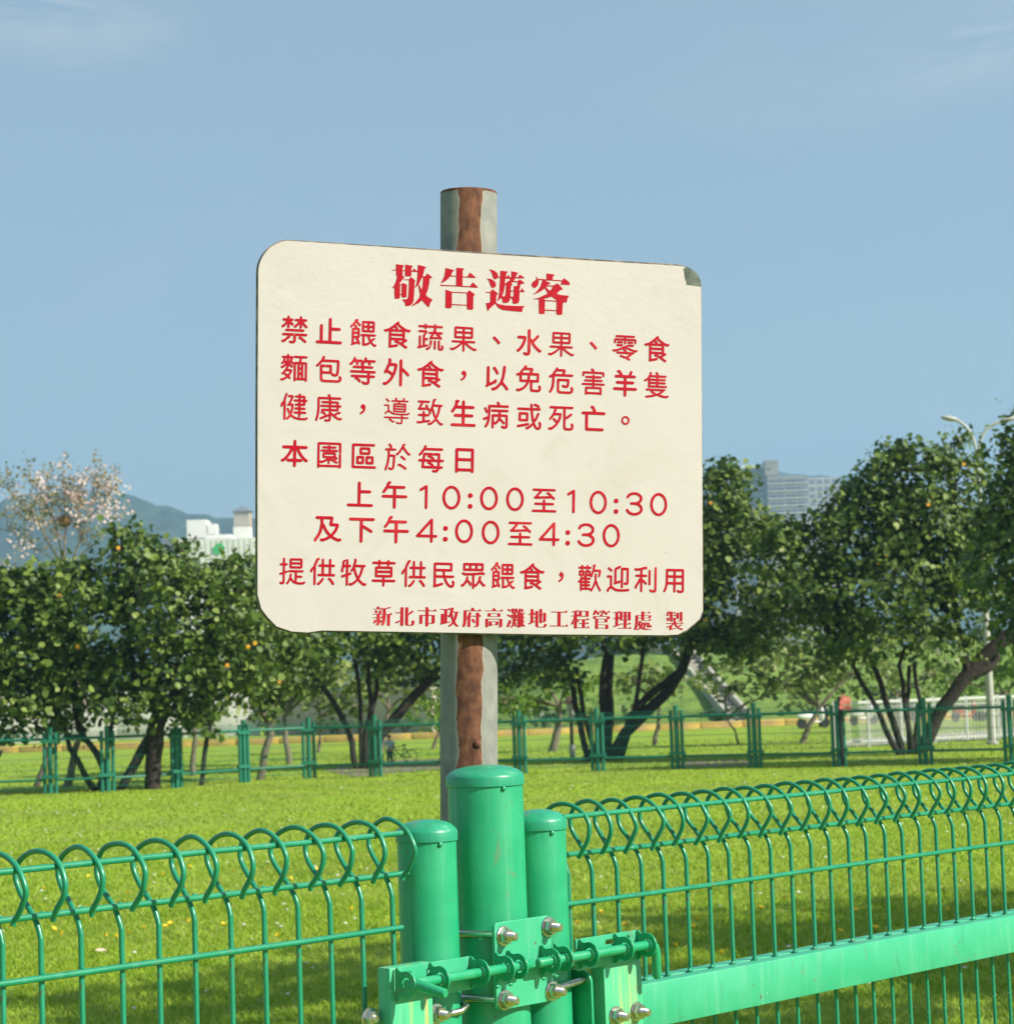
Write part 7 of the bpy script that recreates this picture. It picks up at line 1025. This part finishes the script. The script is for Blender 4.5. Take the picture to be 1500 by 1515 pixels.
# white frame fence round the paved area at the right
wf0, wf1 = on_ground(1236, 1107), on_ground(1660, 1086); wf = empty('white_rail_fence', wf0, 0); tag(wf, 'pale grey rail fence with fine bars at the right, in front of parked scooters', 'fence')
M_pale = mat('pale_grey_rail', (.56, .57, .56), rough=.6); u = (wf1 - wf0); n = 9; H_ = 1.02; pm = None
for i in range(n + 1):
    if pm is None: o = MB().box((-.03, -.03, -.02), (.03, .03, H_ + .05)).build('post', M_pale, wf); pm = o.data
    else: o = link_mesh('post', pm, wf)
    o.location = u * i / n
for zz, hh in ((H_ - .04, .055), (.10, .03), (H_ - .16, .02)):
    d = u.normalized(); nrm = Vector((-d.y, d.x, 0)) * .022; m = MB(); a = Vector((0, 0, zz)); b_ = u + Vector((0, 0, zz))
    m.add([a - nrm, b_ - nrm, b_ + nrm, a + nrm, a - nrm + Vector((0, 0, hh)), b_ - nrm + Vector((0, 0, hh)), b_ + nrm + Vector((0, 0, hh)), a + nrm + Vector((0, 0, hh))], [(0, 3, 2, 1), (4, 5, 6, 7), (0, 1, 5, 4), (1, 2, 6, 5), (2, 3, 7, 6), (3, 0, 4, 7)]).build('rail', M_pale, wf)
m = MB(); nb_ = int(u.length / .045)
for i in range(nb_): q = u * i / nb_; m.tube([q + Vector((0, 0, .12)), q + Vector((0, 0, H_ - .05))], .0075, 4, False)
tag(m.build('fine_bars', M_pale, wf), kind='stuff')
# red notch-shaped sign on a black post by the far fence
M_rs = mat('faded_red_sign', (.78, .18, .14), rough=.5, noise=(20, (.85, .45, .38), .5, .7)); M_blk = mat('black_post_paint', (.01, .012, .012), rough=.5)
p = on_ground(1241, 1134); p.y -= .45; rs = empty('warning_sign', p); tag(rs, 'small faded red sign on a black post above the far fence, right of centre', 'sign'); k = p.y / FPX
MB().lathe([(.035, -.02), (.035, 1.22), (.02, 1.225)], 12).build('post', M_blk, rs, smooth=40)
def RP(x, y): q = at(x, y, p.y - .05) - p; return (q.x * 1.1 - .0, q.z)
Mx = Matrix(((1, 0, 0, 0), (0, 0, -1, -.05), (0, 1, 0, 0), (0, 0, 0, 1)))
add_me('upper_panel', plate_mesh([[RP(*q) for q in [(1242, 1042), (1243, 1033), (1246, 1027), (1251, 1031), (1257, 1033), (1257.5, 1041), (1254, 1042.5)]]], .012, .002, 'panel', Mx), M_rs, rs)
add_me('lower_panel', plate_mesh([[RP(*q) for q in [(1241.5, 1049), (1242, 1043), (1252, 1043.5), (1258.5, 1043.5), (1258, 1050.5), (1250, 1051)]]], .012, .002, 'panel', Mx), M_rs, rs)

# ---------------------------------------------------------------- parked scooters and car beyond the kerb
M_tyre = mat('tyre_rubber', (.015, .015, .015), rough=.8); M_wpaint = mat('white_scooter_paint', (.75, .75, .73), rough=.3); M_rpaint = mat('red_scooter_paint', (.55, .04, .03), rough=.3); M_kpaint = mat('black_scooter_paint', (.015, .015, .018), rough=.3)
def scooter(x, y, paint_, label, rz):
    p = on_ground(x, y); r = empty('parked_scooter', p, rz); r.scale = (.66, .66, .66); tag(r, label, 'scooter', 'scooters parked beyond the yellow kerb')
    b = MB(); b.ball((-.35, 0, .62), (.48, .17, .20), 14, 8); b.ball((.52, 0, .70), (.13, .19, .38), 12, 8); b.ball((.1, 0, .33), (.42, .15, .08), 12, 6); b.build('body', paint_, r, smooth=60)
    MB().ball((-.32, 0, .83), (.40, .15, .07), 12, 6).build('seat', M_tyre, r, smooth=60)
    MB().tube([(.50, 0, .9), (.46, 0, 1.08)], .025, 8).tube([(.42, -.33, 1.10), (.46, 0, 1.08), (.42, .33, 1.10)], .018, 8).build('handlebar', M_tyre, r, smooth=60)
    for wx in (-.58, .68):
        w = MB().lathe([(.14, -.04), (.24, -.05), (.27, 0), (.24, .05), (.14, .04)], 20, M=Matrix.Translation((wx, 0, .27)) @ Matrix.Rotation(R_(90), 4, 'X')).build('wheel', M_tyre, r, smooth=60)
        MB().lathe([(.02, -.045), (.13, -.042), (.13, .042), (.02, .045)], 14, M=Matrix.Translation((wx, 0, .27)) @ Matrix.Rotation(R_(90), 4, 'X')).build('rim', M_kpaint, w, smooth=40)
    MB().tube([(.60, 0, .30), (.52, 0, .95)], .03, 8).build('fork', M_tyre, r)
scooter(1202, 1078, M_wpaint, 'white scooter beside a black one, left of the red sign', .3)
scooter(1218, 1076, M_kpaint, 'black scooter right beside the white one, left of the red sign', 1.2)
scooter(1277, 1073, M_wpaint, 'white scooter behind the left part of the pale rail fence', .5)
scooter(1345, 1071, M_kpaint, 'black scooter behind the middle of the pale rail fence', 1.0)
scooter(1428, 1068, M_rpaint, 'red scooter behind the pale rail fence near the lamp post', .4)
scooter(1470, 1067, M_wpaint, 'white scooter behind the foot of the white lamp post', .2)

# ---------------------------------------------------------------- person with a small bicycle on the path
M_skin = mat('skin', (.52, .32, .23), rough=.6); M_shirt = mat('white_cotton', (.72, .73, .78), rough=.9); M_trs = mat('dark_trousers', (.03, .03, .04), rough=.9); M_hair = mat('black_hair', (.015, .012, .011), rough=.6)
p = on_ground(577, 1133); HP = 45 / FPX * p.y; pr = empty('person', p, R_(190)); tag(pr, 'person in a white top and dark trousers standing by a bicycle on the path', 'person')
def skinned(name, joints, edges, material, parent, lv=2):
    me = bpy.data.meshes.new(name); me.from_pydata([j[0] for j in joints], edges, []); me.materials.append(material)
    o = bpy.data.objects.new(name, me); COL.objects.link(o)
    md = o.modifiers.new('skin', 'SKIN'); sk = me.skin_vertices[0].data if me.skin_vertices else None
    if sk is None:
        bm = bmesh.new(); bm.from_mesh(me); bm.verts.layers.skin.verify(); bm.to_mesh(me); bm.free(); sk = me.skin_vertices[0].data
    for i, j in enumerate(joints): sk[i].radius = (j[1], j[1] if len(j) < 3 else j[2]); sk[i].use_root = (i == 0)
    sb = o.modifiers.new('sub', 'SUBSURF'); sb.levels = lv; sb.render_levels = lv
    dg = bpy.context.evaluated_depsgraph_get(); me2 = bpy.data.meshes.new_from_object(o.evaluated_get(dg)); bpy.data.objects.remove(o)
    me2.name = name
    if not me2.materials: me2.materials.append(material)
    me2.polygons.foreach_set('use_smooth', [True] * len(me2.polygons)); return link_mesh(name, me2, parent)
s = HP
J = [((0, 0, .52*s), .075*s), ((0, 0, .62*s), .072*s), ((0, 0, .74*s), .085*s), ((0, 0, .82*s), .045*s), ((0, .005*s, .87*s), .04*s), ((0, .01*s, .93*s), .062*s),
     ((.05*s, 0, .48*s), .055*s), ((.055*s, .01*s, .28*s), .04*s), ((.055*s, 0, .05*s), .025*s), ((.058*s, .06*s, .02*s), .02*s),
     ((-.05*s, 0, .48*s), .055*s), ((-.058*s, .02*s, .28*s), .04*s), ((-.06*s, -.01*s, .05*s), .025*s), ((-.062*s, .05*s, .02*s), .02*s),
     ((.11*s, 0, .79*s), .035*s), ((.145*s, .01*s, .63*s), .026*s), ((.15*s, .10*s, .52*s), .02*s), ((.15*s, .14*s, .50*s), .018*s),
     ((-.11*s, 0, .79*s), .035*s), ((-.145*s, .01*s, .63*s), .026*s), ((-.15*s, .08*s, .52*s), .02*s), ((-.15*s, .12*s, .50*s), .018*s)]
E_ = [(0,1),(1,2),(2,3),(3,4),(4,5),(0,6),(6,7),(7,8),(8,9),(0,10),(10,11),(11,12),(12,13),(2,14),(14,15),(15,16),(16,17),(2,18),(18,19),(19,20),(20,21)]
skinned('body', J, E_, M_skin, pr)
skinned('shirt', [((0, 0, .53*s), .086*s), ((0, 0, .62*s), .084*s), ((0, 0, .74*s), .095*s), ((0, 0, .80*s), .062*s), ((.115*s, 0, .785*s), .045*s), ((.142*s, .008*s, .67*s), .036*s), ((-.115*s, 0, .785*s), .045*s), ((-.142*s, .008*s, .67*s), .036*s)], [(0,1),(1,2),(2,3),(2,4),(4,5),(2,6),(6,7)], M_shirt, pr)
skinned('trousers', [((0, 0, .52*s), .082*s), ((.052*s, 0, .46*s), .064*s), ((.056*s, .01*s, .28*s), .048*s), ((.056*s, 0, .08*s), .034*s), ((-.052*s, 0, .46*s), .064*s), ((-.058*s, .02*s, .28*s), .048*s), ((-.06*s, -.01*s, .08*s), .034*s)], [(0,1),(1,2),(2,3),(0,4),(4,5),(5,6)], M_trs, pr)
MB().ball((0, -.008 * s, .955 * s), (.068 * s, .072 * s, .058 * s), 14, 10).build('hair', M_hair, pr, smooth=60)
for sx in (-1, 1): MB().ball((sx * .058 * s, .03 * s, .018 * s), (.028 * s, .062 * s, .02 * s), 10, 6).build('shoe', M_shirt, pr, smooth=60)
bp = on_ground(592, 1131); bc = empty('bicycle', bp, R_(200)); tag(bc, 'small bicycle held beside the person on the path', 'bicycle'); w_ = .34 * HP / .68
for wx in (-.42, .42):
    w = MB(); R0 = .24; pts = [(wx * w_ / .55 + math.cos(a * math.pi / 12) * R0 * w_ / .55, 0, (R0 + math.sin(a * math.pi / 12) * R0) * w_ / .55 + .01) for a in range(25)]
    wo = w.tube(pts, .010, 6, False).build('wheel', M_tyre, bc, smooth=60); sp = MB()
    for a in range(8): sp.tube([(wx * w_ / .55, 0, R0 * w_ / .55 + .01), pts[a * 3]], .003, 4)
    sp.build('spokes', M_pale, wo)
q = w_ / .55
MB().tube([(-.42*q, 0, .25*q), (-.08*q, 0, .26*q), (.28*q, 0, .62*q), (.42*q, 0, .25*q)], .016, 6).tube([(-.08*q, 0, .26*q), (-.18*q, 0, .66*q), (.28*q, 0, .62*q)], .014, 6).tube([(-.42*q, 0, .25*q), (-.18*q, 0, .60*q)], .012, 6).build('frame', M_kpaint, bc, smooth=60)
MB().tube([(.28*q, 0, .62*q), (.25*q, 0, .78*q)], .013, 6).tube([(.22*q, -.2*q, .80*q), (.25*q, 0, .78*q), (.22*q, .2*q, .80*q)], .011, 6).build('handlebar', M_tyre, bc, smooth=60)
MB().ball((-.18*q, 0, .69*q), (.10*q, .05*q, .025*q), 10, 6).build('saddle', M_tyre, bc, smooth=60)

# ---------------------------------------------------------------- far buildings
M_bgrey = mat('grey_tiled_facade', (.29, .265, .24), rough=.8, noise=(.3, (.24, .22, .20), .4, .6)); M_bdark = mat('dark_window_bay', (.10, .11, .12), rough=.3); M_bwhite = mat('white_factory_cladding', (.74, .73, .68), rough=.7, noise=(.4, (.66, .65, .60), .4, .7))
M_brown = mat('brown_louvre_cladding', (.40, .30, .22), rough=.8); M_roofb = mat('blue_grey_roof', (.16, .18, .22), rough=.6); M_glass = mat('window_glass', (.16, .19, .22), rough=.1, spec=.8); M_logo = mat('green_emblem_paint', (.03, .42, .10), rough=.5)
def block(root, name, x0, x1, yt, yb, Y, dep, material, ya=None):
    a = at(x0, yt, Y); b = at(x1, yt, Y); z1 = (a.z + b.z) / 2; z0 = at((x0 + x1) / 2, yb, Y).z if yb else 0
    o = MB().box((a.x - root.location.x, Y - root.location.y, z0), (b.x - root.location.x, Y + dep - root.location.y, z1)).build(name, material, root); return a.x - root.location.x, b.x - root.location.x, z0, z1
YT = 950.0
tw = empty('office_tower', (at(1150, 760, YT).x, YT, 0)); tag(tw, 'grey tower block with floor bands and a rooftop box, right of the sign', 'building')
xa, xb, z0, z1 = block(tw, 'wall', 1135, 1193, 704, None, YT, 22, M_bgrey)
block(tw, 'side_wall', 1106, 1134.8, 706, None, YT + 6, 16, M_bgrey)
rb = block(tw, 'roof_box', 1131, 1151, 681, 703.6, YT + 2, 10, M_bgrey); block(tw, 'roof_slab', 1096, 1130.6, 688, 692.5, YT + 6, 8, M_bwhite); block(tw, 'roof_wall', 1098, 1130, 693, 705, YT + 9, 6, M_bgrey)
fl = 3.25; wme = None; wz = z1 - 1.0
for i in range(20):
    zt = z1 - 1.6 - i * fl
    for (a, b) in ((.04, .20), (.22, .40), (.46, .58), (.60, .72), (.76, .86), (.88, .97)):
        xx0 = xa + (xb - xa) * a; xx1 = xa + (xb - xa) * b
        w = MB().box((xx0, -.12, zt - 1.35), (xx1, .5, zt)).build('window', M_bdark if b < .9 else M_glass, tw)
    MB().box((xa - .2, -.45, zt - 1.75), (xb + .2, -.02, zt - 1.45)).build('floor_band', M_bwhite, tw)
    w = MB().box((at(1108, 700, YT + 6).x - tw.location.x, 5.85, zt - 1.35), (at(1131, 700, YT + 6).x - tw.location.x, 6.2, zt)).build('window', M_bdark, tw)
M_bpale = mat('pale_beige_facade', (.44, .42, .39), rough=.8, noise=(.3, (.38, .36, .33), .4, .6))
gb = empty('apartment_block', (at(1215, 760, 1000).x, 1000, 0)); tag(gb, 'pale glass apartment block just right of the grey tower', 'building')
xa, xb, z0, z1 = block(gb, 'wall', 1194.5, 1240, 706, None, 1000, 20, M_bpale)
for i in range(18):
    for a in (.06, .30, .54, .78): MB().box((xa + (xb - xa) * a, -.1, z1 - 3 - i * 3.3), (xa + (xb - xa) * (a + .16), .4, z1 - 1 - i * 3.3)).build('window', M_glass, gb)
g2 = empty('apartment_block', (at(1070, 760, 1040).x, 1040, 0)); tag(g2, 'pale apartment block left of the grey tower, beside the sign edge', 'building')
xa, xb, z0, z1 = block(g2, 'wall', 1048, 1098, 690, None, 1040, 20, M_bpale)
for i in range(18):
    for a in (.05, .28, .52, .76): MB().box((xa + (xb - xa) * a, -.1, z1 - 3 - i * 3.3), (xa + (xb - xa) * (a + .17), .4, z1 - 1 - i * 3.3)).build('window', M_glass, g2)
YF = 400.0
wb = empty('white_factory', (at(310, 800, YF).x, YF, 0)); tag(wb, 'white flat-roofed building with a green emblem, left of the sign', 'building')
fx0, fx1, _, fz = block(wb, 'wall', 262, 378, 797, None, YF, 24, M_bwhite); block(wb, 'side_wall', 241, 261.8, 795, None, YF + .6, 20, M_roofb)
block(wb, 'parapet', 304, 341, 791, 796.6, YF + 4, 6, M_bwhite); block(wb, 'roof_box', 276, 305, 769, 796, YF + 10.5, 6, M_bwhite); block(wb, 'roof_box', 306.5, 320, 775, 790, YF + 10.5, 5, M_bwhite)
for i in range(14):
    x_ = fx0 + (fx1 - fx0) * i / 14; MB().box((x_, -.06, 2), (x_ + .07, .0, fz - .3)).build('cladding_joint', M_bgrey, wb)
tl = block(wb, 'tower_base', 345, 370, 779, 797, YF + 12, 3.2, M_bwhite); tc_ = block(wb, 'tower_top', 345.5, 370, 757, 778.7, YF + 12.2, 2.8, M_brown)
for i in range(7):
    x_ = tc_[0] + (tc_[1] - tc_[0]) * (i + .5) / 7; MB().box((x_ - .07, 12.05, tc_[2] + .1), (x_ + .07, 12.19, tc_[3] - .1)).build('louvre', M_bwhite, wb)
cx_ = (tc_[0] + tc_[1]) / 2; cy_ = 13.6; hw = 1.9
apex = at(357, 748, YF + 13.6).z
MB().add([(cx_ - hw, cy_ - hw, tc_[3] + .02), (cx_ + hw, cy_ - hw, tc_[3] + .02), (cx_ + hw, cy_ + hw, tc_[3] + .02), (cx_ - hw, cy_ + hw, tc_[3] + .02), (cx_, cy_, apex), ], [(0, 1, 4), (1, 2, 4), (2, 3, 4), (3, 0, 4), (3, 2, 1, 0)]).build('tower_roof', M_roofb, wb)
def LG(x, y): q = at(x, y, YF - .1); return (q.x - wb.location.x, q.z)
lg = [(315.5, 813), (316, 809), (319, 807.5), (320.5, 804.5), (324, 803.5), (328, 804), (330.5, 806.5), (332, 810), (331, 814), (328.5, 814.5), (327.5, 818.5), (323, 820), (317.5, 819), (315.8, 816)]
hole = [(320.5, 810.5), (324, 812.5), (328, 811), (327, 808.6), (323, 808)]
add_me('emblem', plate_mesh([[LG(*q) for q in lg], [LG(*q) for q in reversed(hole)]], .12, 0, 'emblem', Matrix(((1, 0, 0, 0), (0, 0, -1, -.14), (0, 1, 0, 0), (0, 0, 0, 1)))), M_logo, wb)

# ---------------------------------------------------------------- hills
M_hill = mat('wooded_hillside', (.022, .050, .034), rough=1, noise=(.035, (.045, .085, .050), .42, .62, 10), bump=(.06, 1.0, 8))
def hills(prof, Y, depth, name):
    xs = [at(x, 800, Y).x for x, y in prof]; zs = [at(x, y, Y).z for x, y in prof]
    n = 260; X = np.linspace(xs[0], xs[-1], n + 1); base = np.interp(X, xs, zs); rows = 26; V = []; 
    ph = rng.random(40) * 6.28
    rough = sum(np.sin(X * (.06 * (k + 1)) + ph[k]) * (1.5 / (k + 1)) for k in range(14))
    for j in range(rows + 1):
        t = j / rows; prof_ = np.sin(min(1, t * 1.25) * np.pi / 2) if t < .8 else np.cos((t - .8) / .2 * np.pi / 2 * .9)
        wob = sum(np.sin(X * (.02 * (k + 1)) + t * 9 * (k + 1) + ph[k + 14]) * (5.0 / (k + 1)) for k in range(9)) * math.sin(t * math.pi)
        z = np.maximum(-3, (base + rough * (t > .3)) * prof_ + wob * (1 - (abs(t - .8) < .1)))
        V.append(np.stack([X + 20 * math.sin(t * 5), np.full(n + 1, Y - depth + depth * t / .8), z], 1))
    V = np.concatenate(V); i = np.arange(n)[None, :] + np.arange(rows)[:, None] * (n + 1)
    F = np.stack([i, i + 1, i + n + 2, i + n + 1], -1).reshape(-1)
    o = obj_from_arrays(name, V, F, 4, M_hill, smooth=False); tag(o, kind='structure'); return o
hills([(-900, 800), (-500, 770), (-200, 785), (-60, 768), (0, 760), (60, 750), (110, 738), (150, 730), (172, 727), (190, 729), (215, 731), (245, 740), (272, 751), (290, 762), (312, 770), (330, 766), (350, 768), (400, 770), (500, 780), (640, 800), (800, 830), (950, 900)], 1500, 420, 'hills')
hills([(700, 900), (850, 760), (960, 710), (1050, 705), (1070, 696), (1092, 690), (1115, 692), (1155, 701), (1185, 704), (1212, 707), (1235, 712), (1270, 712), (1330, 735), (1450, 770), (1700, 790), (2100, 830), (2600, 900)], 2100, 450, 'hills')

# ---------------------------------------------------------------- the air
hz_ = MB().box((-2200, -300, -4), (2200, 2450, 260)).build('haze', M_lawn); tag(hz_, kind='stuff')
hm = bpy.data.materials.new('haze_air'); hm.use_nodes = True; hn = hm.node_tree.nodes; hn.clear()
ho = hn.new('ShaderNodeOutputMaterial'); pv = hn.new('ShaderNodeVolumePrincipled'); pv.inputs['Color'].default_value = (.42, .72, 1.0, 1); pv.inputs['Density'].default_value = 0.00046; pv.inputs['Anisotropy'].default_value = 0.2
hm.node_tree.links.new(pv.outputs[0], ho.inputs['Volume']); hz_.data.materials.clear(); hz_.data.materials.append(hm)
hz_['label'] = 'pale blue air haze over the park'
